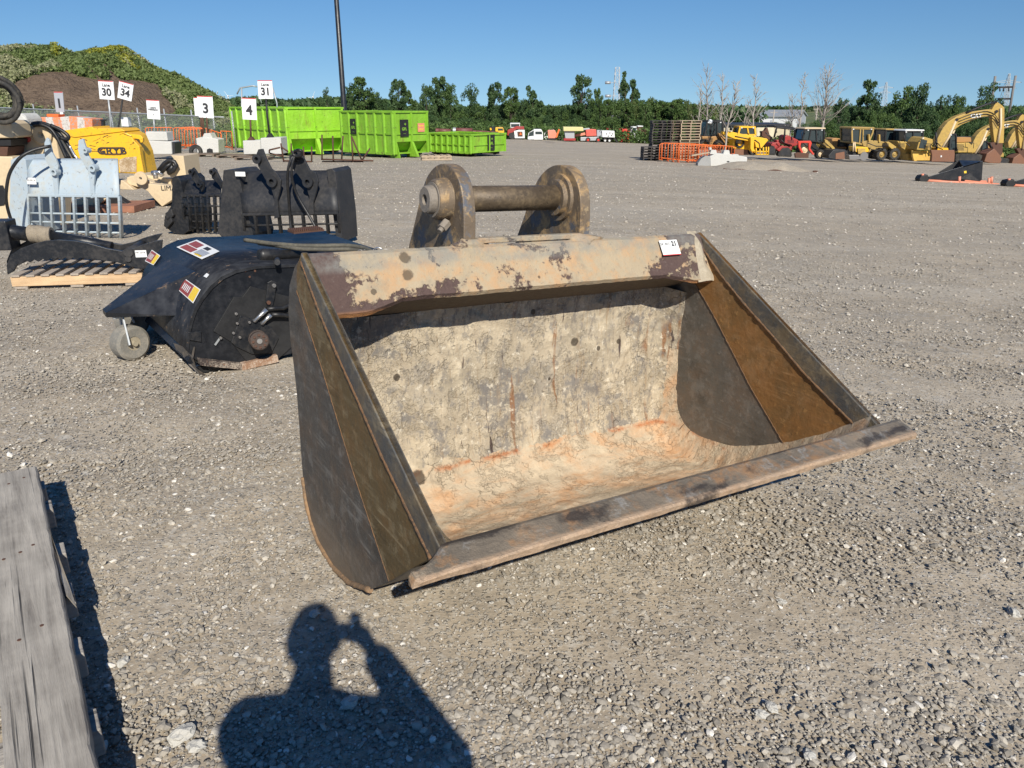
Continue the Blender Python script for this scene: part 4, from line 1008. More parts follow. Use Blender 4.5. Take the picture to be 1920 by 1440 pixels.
def person():
    y0 = -.25; g = gzf(-.07, y0)
    pr = root('person', (-.07, y0, g), 'photographer standing with a phone held up, seen only as a shadow on the gravel', 'person')
    # local coordinates: +y towards the bucket, the phone sits at (0.05, 0.34)
    J = dict(pelvis=(0,0,.97), waist=(0,0,1.12), chest=(0,.01,1.33), uch=(0,.0,1.45), neckb=(0,0,1.51), neck=(.0,.0,1.65),
             hipL=(-.10,0,.92), kneeL=(-.12,.02,.52), ankL=(-.13,-.02,.09), hipR=(.10,0,.92), kneeR=(.12,.02,.52), ankR=(.13,-.02,.09),
             shL=(-.19,0,1.44), elL=(-.15,.17,1.14), wrL=(-.05,.17,1.50), shR=(.19,0,1.44), elR=(.35,.03,1.33), wrR=(.155,.17,1.55))
    def cap(mb, a, b, ra, rb, g_=0):
        a = np.array(J[a] if isinstance(a, str) else a, float); b = np.array(J[b] if isinstance(b, str) else b, float)
        mb.tube([a, (a+b)/2, b], [ra+g_, (ra+rb)/2*1.02+g_, rb+g_], 14); mb.blob(a, ra+g_, 14, 10); mb.blob(b, rb+g_, 14, 10)
    def fuse(mb, name, mat, vox=.011):
        o = mb.build(name, mat, pr); r_ = o.modifiers.new('fuse', 'REMESH'); r_.mode = 'VOXEL'; r_.voxel_size = vox; r_.use_smooth_shade = True
        sm = o.modifiers.new('soft', 'SMOOTH'); sm.iterations = 6; sm.factor = .6; bake(o); return o
    def torso(mb, g_):
        mb.blob(J['pelvis'], .15+g_, 20, 14, 0, 0, 1.12, .80, .85); mb.blob(J['waist'], .14+g_, 20, 14, 0, 0, 1.05, .78, 1.0)
        mb.blob(J['chest'], .165+g_, 20, 14, 0, 0, 1.08, .74, .95); mb.blob(J['uch'], .14+g_, 20, 14, 0, 0, 1.28, .70, .55)
    def arms(mb, g_, fore=1.0):
        for q in 'LR':
            cap(mb, 'uch', 'sh'+q, .07, .064, g_); cap(mb, 'sh'+q, 'el'+q, .062, .054, g_)
            e_ = np.array(J['el'+q]); w_ = np.array(J['wr'+q]); cap(mb, e_, e_+(w_-e_)*fore, .052, .052-.020*fore, g_)
    def legs(mb, g_):
        for q in 'LR': cap(mb, 'hip'+q, 'knee'+q, .090, .062, g_); cap(mb, 'knee'+q, 'ank'+q, .060, .042, g_)
    bd = MB(); torso(bd, 0); arms(bd, 0); legs(bd, 0); cap(bd, 'neckb', 'neck', .062, .056); fuse(bd, 'body', M['skin'])
    st = MB(); torso(st, .016); arms(st, .018, .93); fuse(st, 'long_sleeved_shirt', M['cloth_navy'])
    jn = MB(); jn.blob(J['pelvis'], .172, 20, 14, 0, 0, 1.12, .80, .75); legs(jn, .015); fuse(jn, 'jeans', M['denim'])
    for s_ in (-1, 1):
        MB().blob((s_*.14, .06, .045), .055, 14, 10, 0, 0, .95, 2.4, .85).build('shoe', M['black'], pr)
    # head
    hd = MB(); n, m = 28, 22
    for j in range(m+1):
        ph = math.pi*j/m
        for i in range(n):
            t = 2*math.pi*i/n; x = math.sin(ph)*math.cos(t); y = math.sin(ph)*math.sin(t); z = math.cos(ph)
            w_ = .078*(1-.18*max(0, -z)); r_y = .098
            f = max(0, y)
            nose = .022*math.exp(-((x*3.4)**2+((z+.12)*4.5)**2))*(y > 0); brow = .006*math.exp(-((z-.18)*6)**2)*f; chin = .014*math.exp(-((z+.8)*3)**2)*f
            eye = -.008*(math.exp(-(((abs(x)-.38)*6)**2+((z-.03)*8)**2)))*(y > 0); mouth = -.004*math.exp(-((x*4)**2+((z+.46)*16)**2))*(y > 0)
            hd.v.append((x*w_, y*r_y+nose+brow+chin+eye+mouth, z*.118))
    for j in range(m):
        for i in range(n): i2 = (i+1) % n; hd.f.append((j*n+i, (j+1)*n+i, (j+1)*n+i2, j*n+i2)); hd.sm.append(True)
    h_ = hd.build('head', M['skin'], pr, loc=(.0, .0, 1.73))
    for s_ in (-1, 1):
        MB().blob((s_*.080, -.005, -.005), .03, 10, 8, 0, 0, .35, .7, 1.1).build('ear', M['skin'], h_)
        MB().blob((s_*.030, .086, .006), .011, 10, 8).build('eye', M['white'], h_)
    hr = MB(); 
    for j in range(11):
        ph = math.pi*.56*j/10
        for i in range(n):
            t = 2*math.pi*i/n; x = math.sin(ph)*math.cos(t); y = math.sin(ph)*math.sin(t); z = math.cos(ph); k = 1.10 if not (y > .55 and z < .55) else .93
            k += .02*mnoise.noise(Vector((x*6, y*6, z*6))); hr.v.append((x*.078*k, y*.098*k, z*.118*k+.004))
    for j in range(10):
        for i in range(n): i2 = (i+1) % n; hr.f.append((j*n+i, (j+1)*n+i, (j+1)*n+i2, j*n+i2)); hr.sm.append(True)
    hr.build('hair', M['hair'], h_)
    # hands: palm and five separate fingers gripping the ends of the phone
    for s_, wr in ((-1, J['wrL']), (1, J['wrR'])):
        wr = np.array(wr); pc_ = np.array((.07+(-.115 if s_ < 0 else .0)+s_*.035, .205, 1.60)); d = pc_-wr; d /= np.linalg.norm(d)
        pv = [wr, wr+d*.04, pc_-d*.01, pc_+d*.02]; skin_h = skin_body('hand', pv, [(0,1),(1,2),(2,3)], [(.028,.024),(.030,.018),(.040,.016),(.036,.014)], M['skin'], pr, 2); bake(skin_h)
        for q in range(4):
            b0 = pc_+d*.018+np.array((0, 0, .030-.019*q)); ln = (.030,.034,.032,.025)[q]
            pts = [b0, b0+np.array((s_*.010, .022, .006)), b0+np.array((-s_*ln*.4, .034, .004)), b0+np.array((-s_*ln, .030, -.002))]
            fo = skin_body('finger', pts, [(0,1),(1,2),(2,3)], [.0095,.009,.0085,.007], M['skin'], skin_h, 1); bake(fo)
        b0 = pc_+np.array((-s_*.005, -.005, -.03)); fo = skin_body('thumb', [b0, b0+np.array((-s_*.022, -.006, .010)), b0+np.array((-s_*.045, -.006, .022))], [(0,1),(1,2)], [.012,.0105,.009], M['skin'], skin_h, 1); bake(fo)
    return pr
person()
ph = root('phone', (-.035, -.022, CAMH-.022), 'slim black phone held sideways by the photographer', 'phone')
MB().box(-.078, .058, -.008, 0, -.036, .036).build('phone_body', M['black'], ph, .003)
MB().cyl((.035, .0, .022), (.035, .003, .022), .009, 20).build('phone_lens', M['glass'], ph)
# ================================================================== compact description of traced things
def z4(x, y): return (x/4, 60+y/4)            # picture coordinates of enlarged details
def zg(x, y): return (x/4, 320+y/4)
def z32(x, y): return (400+x/3.2, 100+y/3.2)
def zb(x, y): return (1180+x/5.0526, 110+y/5.0526)
def zc(x, y): return (1540+x/5.0526, 110+y/5.0526)
def z6(x, y): return (1300+x/6, 160+y/6)
def za(x, y): return (900+x/4.8, 100+y/4.8)
def mp(fn, pts): return [fn(*p) for p in pts]
def part(F, par, name, mat, pts, d0, d1, bev=0):
    """plate or solid with a traced side outline, from depth d0 to d1 metres behind the frame plane"""
    return MB().prism(F.xz(pts, d0), d0, d1).build(name, M[mat] if isinstance(mat, str) else mat, par, bev)
def tubes(F, par, name, mat, lines, r, seg=8):
    mb = MB()
    for ln in lines: mb.tube([F.q(p[0], p[1], p[2] if len(p) > 2 else 0) for p in ln], r, seg)
    return mb.build(name, M[mat] if isinstance(mat, str) else mat, par)
def wheel(F, par, px, py, rp, d, w, tyre='rubber', rim='cat_yellow', name='wheel', lugs=True):
    c = F.q(px, py, d); r = rp*F.sc(); g = MB(); n = 26
    g.ring(c, (0, 1, 0), [(0, r*.55), (0, r*.92), (w*.12, r), (w*.88, r), (w, r*.92), (w, r*.55)], n)
    if lugs:
        for i in range(18):
            t = i*2*math.pi/18; g.obox((c[0]+math.cos(t)*r, c[1]+w/2, c[2]+math.sin(t)*r), (math.cos(t)*r*.045, 0, math.sin(t)*r*.045), (0, w*.48, 0), (-math.sin(t)*r*.06, 0, math.cos(t)*r*.06))
    o = g.build(name, M[tyre], par)
    MB().ring((c[0], c[1]+w*.1, c[2]), (0, 1, 0), [(0, 0), (0, r*.2), (.02, r*.22), (w*.15, r*.45), (0, r*.56), (w*.8, r*.56), (w*.8, 0)], 20).build('rim', M[rim], o)
    return o
def cab(F, par, pts, d0, d1, frame='cat_yellow', roof=None, posts=None, pr=.035, name='cab'):
    """glazed cab: glass body, corner posts, roof. pts = outline starting top-left, clockwise"""
    g = part(F, par, name, 'glass', pts, d0+.03, d1-.03)
    mb = MB(); X = F.xz(pts, d0); n = len(X)
    for y in (d0, d1):
        for i in range(n): mb.bar((X[i][0], y, X[i][1]), (X[(i+1) % n][0], y, X[(i+1) % n][1]), pr*2, pr*2)
        for (a, b) in posts or (): 
            A = F.q(*a, d0); B = F.q(*b, d0); mb.bar((A[0], y, A[2]), (B[0], y, B[2]), pr*1.6, pr*1.6)
    for i in range(n): mb.bar((X[i][0], d0, X[i][1]), (X[i][0], d1, X[i][1]), pr*2, pr*2)
    mb.build('cab_frame', M[frame], g)
    if roof:
        a, b = X[0], X[1]; MB().prism([(a[0]-.08, a[1]+.01), (b[0]+.08, b[1]+.01), (b[0]+.04, b[1]+.10), (a[0]-.02, a[1]+.10)], d0-.08, d1+.08).build('cab_roof', M[roof], g, .02)
    return g
def tracks(F, par, pts, d, w, name='track'):
    X = F.xz(pts, d); o = MB().prism(X, d, d+w).build(name, M['rubber'], par, .02); mb = MB(); n = len(X)
    for i in range(n):
        a, b = np.array(X[i]), np.array(X[(i+1) % n]); L = np.linalg.norm(b-a); k = max(1, int(L/.13))
        for j in range(k):
            p = a+(b-a)*(j+.5)/k; mb.obox((p[0], d+w/2, p[1]), ((b-a)[0]/L*.03, 0, (b-a)[1]/L*.03), (0, w/2+.01, 0), (-(b-a)[1]/L*.02, 0, (b-a)[0]/L*.02))
    mb.build('track_pads', M['rubber'], o); c = np.mean(X, 0); s_ = [(c+(np.array(p)-c)*.72) for p in X]
    MB().prism([tuple(p) for p in s_], d-.012, d-.002).build('track_frame', M['charcoal'], o); return o

# ================================================================== SKELETON BUCKETS
def skeleton(F, nm, lab, mat, top, band, bot, xl, xr, nb, rods, side, ears, Dfun, group='skeleton buckets standing on the gravel'):
    """top/band/bot: rows (y at left, y at right); xl/xr: (x top, x bottom) picture columns"""
    r0 = froot(F, nm, lab, 'skeleton bucket', group)
    def P(u, y0, y1, t):      # u across, rows interpolated
        y = y0+(y1-y0)*u; 
        xa = xl[0]+(xl[1]-xl[0])*t; xb = xr[0]+(xr[1]-xr[0])*t
        return xa+(xb-xa)*u, y
    span = (top[0], bot[0])
    def row(u, t):            # t 0 top .. 1 bottom
        y = (top[0]+(bot[0]-top[0])*t)*(1-u) + (top[1]+(bot[1]-top[1])*t)*u; xa = xl[0]+(xl[1]-xl[0])*t; xb = xr[0]+(xr[1]-xr[0])*t
        return F.q(xa+(xb-xa)*u, y, Dfun(t))
    tb = (band[0]-top[0])/(bot[0]-top[0])
    V = []; nu, nt_ = 14, 14
    for i in range(nt_+1):
        for j in range(nu+1): V.append(row(j/nu, tb*i/nt_))
    o = MB().add(V, [(i*(nu+1)+j, i*(nu+1)+j+1, (i+1)*(nu+1)+j+1, (i+1)*(nu+1)+j) for i in range(nt_) for j in range(nu)], True).build('back_shell', M[mat], r0)
    sol = o.modifiers.new('solid', 'SOLIDIFY'); sol.thickness = .02; sol.offset = 0
    MB().tube([row(u, tb) for u in np.linspace(0, 1, 8)], .028, 6, smooth=False).build('shell_edge_bar', M[mat], r0)
    for k in range(nb+1):
        u = k/nb; mb = MB(); pts = [row(u, t) for t in np.linspace(tb, 1, 10)]
        for a, b in zip(pts[:-1], pts[1:]): mb.bar(a, b, .032, .05, (0, 1, 0))
        mb.build('grid_bar', M[mat], r0)
    for t in rods: MB().tube([row(u, t) for u in np.linspace(0, 1, 6)], .014, 8).build('cross_rod', M[mat], r0)
    for s_, dd in side: part(F, r0, 'side_plate', mat, s_, dd, dd+.6, .004)
    for e, dd, bosses in ears:
        er = part(F, r0, 'ear', mat, e, dd, dd+.035, .004)
        for bx, by, br in bosses:
            c = F.q(bx, by, dd); MB().ring((c[0], dd-.05, c[2]), (0, 1, 0), [(0, br*.34), (0, br*.72), (.10, br*.72), (.10, br*.34)], 20).build('pin_boss', M[mat], er)
    return r0
bl = Fr(140, 447, -8)
Db = lambda t: .16-.30*math.sin(math.pi*min(1, t*1.0))**.8 + .22*max(0, t-.75)*4*max(0, t-.75)
blue = skeleton(bl, 'skeleton_bucket', 'pale blue skeleton bucket with chipped paint on the gravel at left', 'pale_blue', (298,298), (366,366), (443,447), (50,58), (221,228), 8, (.70,.81,.93),
    [([(20,300),(36,292),(48,300),(56,372),(62,440),(28,444),(12,420),(18,385)], -.02)],
    [([(83,268),(87,258),(92,262),(97,286),(105,300),(109,312),(107,330),(110,368),(103,372),(99,340),(95,318),(84,298)], -.16, [(104,322,.07)]),
     ([(146,280),(147,263),(155,260),(160,275),(165,292),(174,306),(178,320),(176,345),(178,370),(170,372),(168,340),(164,318),(150,296)], -.16, [(176,315,.07),(163,282,.05)])], Db)
tgp = bl.q(62, 339, -.16)
lb_ = MB().box(-.07, .07, -.004, 0, -.045, .045).build('paper_tag', M['label_white'], blue, 0, (tgp[0], tgp[1]-.03, tgp[2]))
text('tag_writing', 'ZG 201 16', M['ink'], lb_, (0, -.006, .01), .028, thick=.0005)
hz = MB().tube(resampleN([bl.q(x, y, d) for x, y, d in ((96,274,-.2),(70,278,-.3),(38,292,-.45),(16,325,-.5),(10,370,-.5),(16,400,-.4),(26,425,-.35),(32,438,-.3))], 26), .022, 10).build('hydraulic_hose', M['hose'], None); hz.location = tuple(bl.o)
hz.rotation_euler = (0, 0, bl.yaw); tag(hz, 'long black hydraulic hose looping down the left side of the pale blue bucket', 'hose')
sb = Fr(365, 440, -14)
Ds = lambda t: .12-.22*math.sin(math.pi*t)
small = skeleton(sb, 'skeleton_bucket', 'smaller black skeleton bucket with a worn side tooth, left of the large black one', 'black_paint', (340,338), (367,366), (434,434), (338,350), (414,416), 6, (.5,.66,.80,.93),
    [([(322,334),(330,330),(338,338),(343,362),(353,402),(354,432),(343,440),(325,437),(307,424),(309,405),(322,384),(323,350)], -.06)],
    [([(357,320),(362,314),(368,322),(374,334),(381,340),(382,352),(378,360),(372,350),(360,336)], -.14, [(361,322,.055),(376,346,.055)]), ([(395,320),(400,314),(406,322),(412,334),(416,342),(415,354),(408,344),(397,334)], -.14, [(400,322,.055)])], Ds)
for k, (x0, y0) in enumerate(((309,400),(307,412))): part(sb, small, 'side_tooth', 'charcoal', [(x0,y0),(x0+12,y0-8),(x0+16,y0+4),(x0+4,y0+18)], -.12, -.04, .01)
lb = Fr(530, 457, -12)
Dl = lambda t: .20-.36*math.sin(math.pi*min(1, t*.95))
large = skeleton(lb, 'skeleton_bucket', 'largest black skeleton bucket with tall curved ears behind the sweeper', 'charcoal', (322,320), (402,398), (462,458), (445,464), (628,640), 8, (.72,.86),
    [([(419,319),(438,318),(447,326),(452,350),(464,400),(474,440),(470,458),(428,458),(408,436),(412,400)], -.08)],
    [([(480,290),(484,280),(492,279),(498,296),(508,316),(520,326),(527,338),(525,356),(520,375),(523,408),(514,410),(514,372),(508,352),(496,334),(484,312)], -.22, [(484,298,.085),(512,340,.10)]),
     ([(545,292),(552,280),(562,282),(570,298),(580,318),(592,324),(597,340),(592,362),(587,380),(588,402),(578,404),(580,370),(574,350),(560,330),(548,316)], -.22, [(579,341,.10),(552,296,.07)])], Dl)
part(lb, large, 'side_plate', 'charcoal', [(612,318),(622,316),(628,322),(638,400),(642,454),(632,456)], -.04, .5, .004)
q = lb.q(459, 325, -.02); MB().box(-.075, .075, -.1, -.096, -.03, .03).build('paper_tag', M['label_white'], large, 0, (q[0], q[1]-.02, q[2]))
hs = MB()
for ln in (((551,290,-.3),(543,300,-.35),(538,330,-.35),(541,370,-.3),(544,410,-.25),(547,448,-.3)), ((556,286,-.3),(548,296,-.36),(545,330,-.36),(556,366,-.3),(580,405,-.3),(608,456,-.35)), ((552,284,-.33),(560,280,-.38),(568,284,-.36),(566,292,-.33),(556,294,-.33),(548,290,-.33),(550,283,-.33))):
    hs.tube(resampleN([lb.q(*p) for p in ln], 20), .019, 8)
hs = hs.build('hydraulic_hoses', M['hose'], None); hs.name = 'hydraulic_hose'; hs.location = tuple(lb.o); hs.rotation_euler = (0, 0, lb.yaw); tag(hs, 'black hydraulic hose knotted round the right ear of the largest black bucket', 'hose')

# ================================================================== THUMB ATTACHMENT ON A PALLET
Fp = Fr(24, 543, 9)
pal = froot(Fp, 'wooden_pallet', 'pine pallet with gaps between its boards under the black curved thumb', 'pallet')
s_ = Fp.sc(); Lp = Fp.q(268, 527, 0)[0]
Dp = 1.05
for y in (0, Dp*.5, Dp): MB().box(0, Lp, y, y+.04, .03, .125).build('stringer', M['pine'], pal, .003)
nb = 9
for i in range(nb):
    x = Lp*(i+.1)/nb; MB().box(x, x+Lp/nb*.56, -.012, Dp+.05, .127, .147).build('deck_board', M['pine_y'], pal, .002)
for i in range(3): x = Lp*(i*.42+.02); MB().box(x, x+.12, -.005, Dp+.04, .004, .027).build('bottom_board', M['pine_y'], pal, .002)
Th = Fr(24, 543, 9); th = froot(Th, 'thumb_attachment', 'glossy black curved excavator thumb with serrated underside lying on the pine pallet', 'thumb')
C1 = [(14,515),(12,498),(20,478),(38,466),(60,458),(84,452),(110,450),(140,452),(165,456),(200,466),(228,471),(250,466),(270,458),(292,452),(304,450),(300,498),(272,505),(246,500),(220,492),(190,488),(165,486)]
teeth = []
xs_ = [150,143,136,129,122,115,108,101,94,87,80,72,64,56,48,40]
for i, x in enumerate(xs_): teeth.append((x, 483 + (i % 2)*5 + max(0, (110-x))*.08))
C1 = C1 + teeth + [(32,496),(24,510)]
part(Th, th, 'near_side_plate', 'black_paint', [(a, b) for a, b in C1], .12, .16, .003)
C2 = [(14,495),(20,478),(38,466),(60,458),(84,452),(130,451),(165,456),(200,466),(228,471),(262,462),(300,450),(300,470),(250,480),(200,478),(150,468),(90,466),(40,480)]
part(Th, th, 'far_side_plate', 'black_paint', [(a, b-12+ (4 if a < 60 else 0)) for a, b in [(14,508)]+C1[1:15]] + [(265,488),(165,470),(90,470),(30,500)], .62, .66, .003)
for x, y, r in ((240,474,.045),(240,486,.03)):
    a = Th.q(x, y, .10); MB().cyl((a[0], .10, a[2]), (a[0], .68, a[2]), r, 18).build('pin', M['charcoal'], th)
tg = Th.q(264, 476, .105); l_ = MB().box(-.055, .055, -.003, 0, -.036, .036).build('paper_tag', M['label_white'], th, 0, (tg[0], .112, tg[2])); text('tag_writing', 'MR 237/8', M['ink'], l_, (-.004, -.005, .012), .024, thick=.0004)
cyl_ = MB().tube([Th.q(-20,428,.5), Th.q(0,432,.5), Th.q(60,440,.5)], .075, 20).tube([Th.q(95,443,.5), Th.q(210,462,.45)], [.06,.05], 12); co = cyl_.build('hydraulic_ram', M['black_paint'], th)
wrp = MB(); 
for k in range(9):
    t = k/8; a = np.array(Th.q(60+34*t, 438+4*t, .5)); wrp.ring(a, (1, 0, 0), [(-.02,.06),(-.022,.088+.008*math.sin(k*3)),(0,.094+.006*math.sin(k*5)),(.02,.088),(.02,.06)], 20)
wrp.build('rope_wrapping', paint('frayed_tan_wrap', (.36,.30,.22), .9, .35, (.12,.10,.08), .7, 26, bumpd=.01), co)
MB().box(-.19, .0, -.02, .22, -.16, .14).build('ram_end_block', M['black_paint'], co, .01, Th.q(17, 440, .40))

# ================================================================== BEIGE MACHINES AT THE LEFT EDGE
Fb = Fr(75, 430, 0, Y=13.2)
bm_ = froot(Fb, 'beige_attachment', 'beige hydraulic machine arm with a round red lens behind the pale blue bucket', 'attachment')
part(Fb, bm_, 'arm_cover', 'beige', mp(z4, [(118,930),(122,860),(152,716),(205,698),(300,702),(345,712),(385,742),(420,800),(445,950),(440,1500),(120,1500)]), .0, .40, .02)
part(Fb, bm_, 'rubber_edge', 'black', mp(z4, [(104,940),(118,830),(146,705),(195,688),(205,698),(152,716),(124,860),(118,940)]), -.03, .42, .01)
c = Fb.q(*z4(318, 770), -.02); MB().ring(c, (0, -1, 0), [(0,.02),(0,.16),(.03,.16),(.05,.13),(.05,.05),(.02,.03)], 30).build('pivot_ring', M['beige'], bm_)
c = Fb.q(*z4(205, 802), -.01); MB().ring(c, (0, -1, 0), [(0,.0),(0,.055),(.02,.055),(.035,.03),(.035,0)], 20).build('red_lens', M['bright_red'], bm_)
c = Fb.q(*z4(232, 930), -.02); MB().ring(c, (0, -1, 0), [(0,.02),(0,.085),(.02,.085),(.02,.03)], 24).build('ring_plate', M['beige'], bm_)
hb = MB()
for dx, ln in enumerate((((240,690),(300,675),(380,700),(450,760),(520,860),(560,950)), ((250,700),(330,690),(400,740),(450,830),(490,900),(520,950)), ((380,700),(450,730),(510,770),(525,800),(500,810),(450,790)), ((300,690),(380,720),(430,790),(470,880),(500,950)))):
    hb.tube(resampleN([Fb.q(*z4(*p), -.05-.03*dx) for p in ln], 18), .030, 8)
hb.build('hose_bundle', M['hose'], bm_)
MB().tube(resampleN([Fb.q(*z4(*p), -.2) for p in ((520,850),(560,930),(590,960))], 8), .02, 8).build('hose_fitting', M['chrome'], bm_)
Fe = Fr(20, 430, 0, Y=12.6)
be = froot(Fe, 'beige_attachment', 'beige machine body cut off by the left edge, below the coiled hoses', 'attachment')
part(Fe, be, 'turret', 'beige', mp(z4, [(-120,660),(60,665),(85,690),(105,780),(100,795),(-120,800)]), 0, .5, .02)
part(Fe, be, 'slewing_gear', 'black', mp(z4, [(-120,800),(80,805),(82,855),(-120,860)]), .05, .5, .01)
part(Fe, be, 'gear_housing', 'rusty', mp(z4, [(-120,860),(60,862),(52,930),(-120,930)]), .05, .5, .01)
part(Fe, be, 'lower_body', 'beige', mp(z4, [(-120,930),(90,935),(110,1000),(85,1050),(80,1420),(-120,1430)]), 0, .6, .02)
part(Fe, be, 'opening', 'black', mp(z4, [(-120,1150),(20,1150),(45,1220),(30,1300),(-120,1320)]), -.02, .0, .01)
cl = MB()
for k, (cx, cy, r, tl) in enumerate(((-2,186,36,.2),(-6,186,30,-.2),(-2,180,34,.5),(4,190,27,.1),(-8,184,33,-.4),(0,192,35,.0))):
    c = np.array(Fe.q(cx, cy, -.1-.03*k)); rr = r*Fe.sc()
    cl.tube([tuple(c+np.array((rr*math.cos(t), .12*math.sin(t+tl*5)*tl*2, rr*math.sin(t)))) for t in np.linspace(0, 2*math.pi, 30)], .035, 8, False)
co_ = cl.build('hose_coil', M['rubber'], None); co_.location = tuple(Fe.o); tag(co_, 'thick coil of dusty black hoses hanging above the beige machine at the left edge', 'hose')

# ================================================================== YELLOW CRUSHING BUCKET
Fy = Fr(262, 326, 0, Y=21.5)
yl = froot(Fy, 'shear_attachment', 'bright yellow attachment with cracked paint and raised lettering behind the blue bucket', 'attachment')
part(Fy, yl, 'body', 'yellow', mp(z4, [(440,830),(480,738),(690,714),(705,726),(905,728),(960,762),(985,775),(1040,900),(1060,1000),(1078,1070),(1026,1064),(890,1058),(700,960),(450,960)]), 0, .9, .03)
part(Fy, yl, 'top_plate', 'yellow', mp(z4, [(470,740),(690,709),(700,722),(905,724),(940,744),(560,790),(480,775)]), -.03, .9, .01)
part(Fy, yl, 'hook', 'yellow', mp(z4, [(960,762),(1050,772),(1070,795),(1070,825),(1055,832),(1045,805),(1020,800),(985,800)]), .05, .16, .01)
part(Fy, yl, 'side_flange', 'yellow', mp(z4, [(1000,810),(1045,860),(1060,960),(1082,1070),(1040,1075),(1026,1000),(1028,930)]), -.05, .12, .01)
part(Fy, yl, 'worn_panel', paint('scuffed_brown_panel', (.36,.24,.12), .6, .4, (.62,.52,.38), .8, 5), mp(z4, [(890,960),(940,940),(1024,935),(1024,1050),(900,1052)]), -.012, .0, 0)
def crack(mb, pts, F, r=.008, d=-.012): mb.tube([F.q(*z4(*p), d) for p in pts], r, 4)
for _ in range(34):
    x = random.uniform(560, 1000); y = random.uniform(745, 900); L = random.uniform(20, 80); a = random.uniform(-.5, .35); 
    if 730 < x+L*.5 < 945 and y > 835: continue
    ck = MB(); crack(ck, [(x, y), (x+L*.5*math.cos(a), y+L*.5*math.sin(a)+random.uniform(-4, 4)), (min(1015, x+L*math.cos(a)), y+L*math.sin(a))], Fy, random.uniform(.004, .009), -.003); ck.build('paint_crack', M['ink'], yl)
hx = MB(); H6 = mp(z4, [(770,868),(905,868),(925,892),(905,915),(790,915),(748,890)])
for i in range(6): hx.bar(Fy.q(*H6[i], -.012), Fy.q(*H6[(i+1) % 6], -.012), .03, .03)
hx.build('badge_outline', M['rusty'], yl)
q = Fy.q(*z4(838, 893), -.02); text('badge_lettering', 'GRYB', M['ink'], yl, q, .25, bold=.002, thick=.008, xs=1.25)

# ================================================================== BEIGE MOWER
Fm = Fr(300, 385, 0)
mw = froot(Fm, 'mower_attachment', 'beige flail mower frame with hydraulic motor, left of the small black bucket', 'mower')
part(Fm, mw, 'end_cover', 'beige', mp(z4, [(1280,925),(1375,928),(1400,1110),(1310,1110),(1270,1080),(1330,985)]), .1, .9, .01)
part(Fm, mw, 'deck', 'beige', mp(z4, [(950,1090),(1010,1080),(1290,1180),(1300,1260),(1220,1312),(1110,1195),(1060,1170),(955,1140)]), .0, .5, .01)
part(Fm, mw, 'deck_top', 'beige', mp(z4, [(960,1080),(1100,1072),(1280,1100),(1300,1190),(1110,1150)]), .3, 1.2, .01)
part(Fm, mw, 'side_box', 'beige', mp(z4, [(1112,1138),(1240,1150),(1290,1170),(1290,1260),(1215,1310),(1145,1240),(1112,1200)]), -.25, .0, .01)
part(Fm, mw, 'dark_opening', 'black', mp(z4, [(1150,1240),(1250,1215),(1250,1270),(1215,1330),(1160,1300)]), -.1, .3, .0)
c = Fm.q(*z4(1062, 1095), -.1); MB().ring(c, (0, -1, 0), [(0,.03),(0,.13),(.05,.13),(.05,.03)], 20).build('pivot', M['beige'], mw)
tubes(Fm, mw, 'motor_hoses', 'hose', [mp(z4, [(1190,1040),(1230,990),(1270,960),(1310,975),(1325,1000),(1300,1040),(1260,1060)]), mp(z4, [(1200,1060),(1250,1010),(1290,980),(1300,1010),(1260,1050)])], .045)
tubes(Fm, mw, 'hydraulic_motor', 'chrome', [mp(z4, [(1140,1060),(1200,1050),(1220,1080)]), mp(z4, [(1160,1040),(1170,1100)])], .05)
q = Fm.q(*z4(1262, 1172), -.26); text('mower_lettering', 'LIMA', M['ink'], mw, q, .14, thick=.003, align='CENTER')
part(Fm, mw, 'skid_plate', 'beige', mp(z4, [(905,1110),(930,1120),(1005,1185),(900,1180)]), -.1, .3, .01)
Ft = Fr(180, 398, 0, Y=14.8)
tb_ = MB().prism(Ft.xz(mp(z4, [(370,1310),(1005,1305),(1008,1355),(372,1350)])), 0, .9); t1 = tb_.build('timber_beam', M['red_wood'], None); t1.location = tuple(Ft.o); tag(t1, 'reddish timber skid lying on the gravel behind the pale blue bucket', 'timber')
Ft2 = Fr(180, 398, 0, Y=15.1); po = froot(Ft2, 'folded_frame', 'beige folded steel parts resting on the reddish timber', 'frame')
part(Ft2, po, 'plate', 'beige', mp(z4, [(540,1260),(780,1230),(800,1250),(720,1308),(560,1308)]), 0, .5, .01); part(Ft2, po, 'bracket', 'beige', mp(z4, [(630,1220),(700,1230),(700,1308),(640,1308)]), -.1, .0, .01)
part(Ft2, po, 'dark_plate', 'black', mp(z4, [(820,1200),(975,1300),(1000,1308),(820,1308)]), .1, .3, .01)

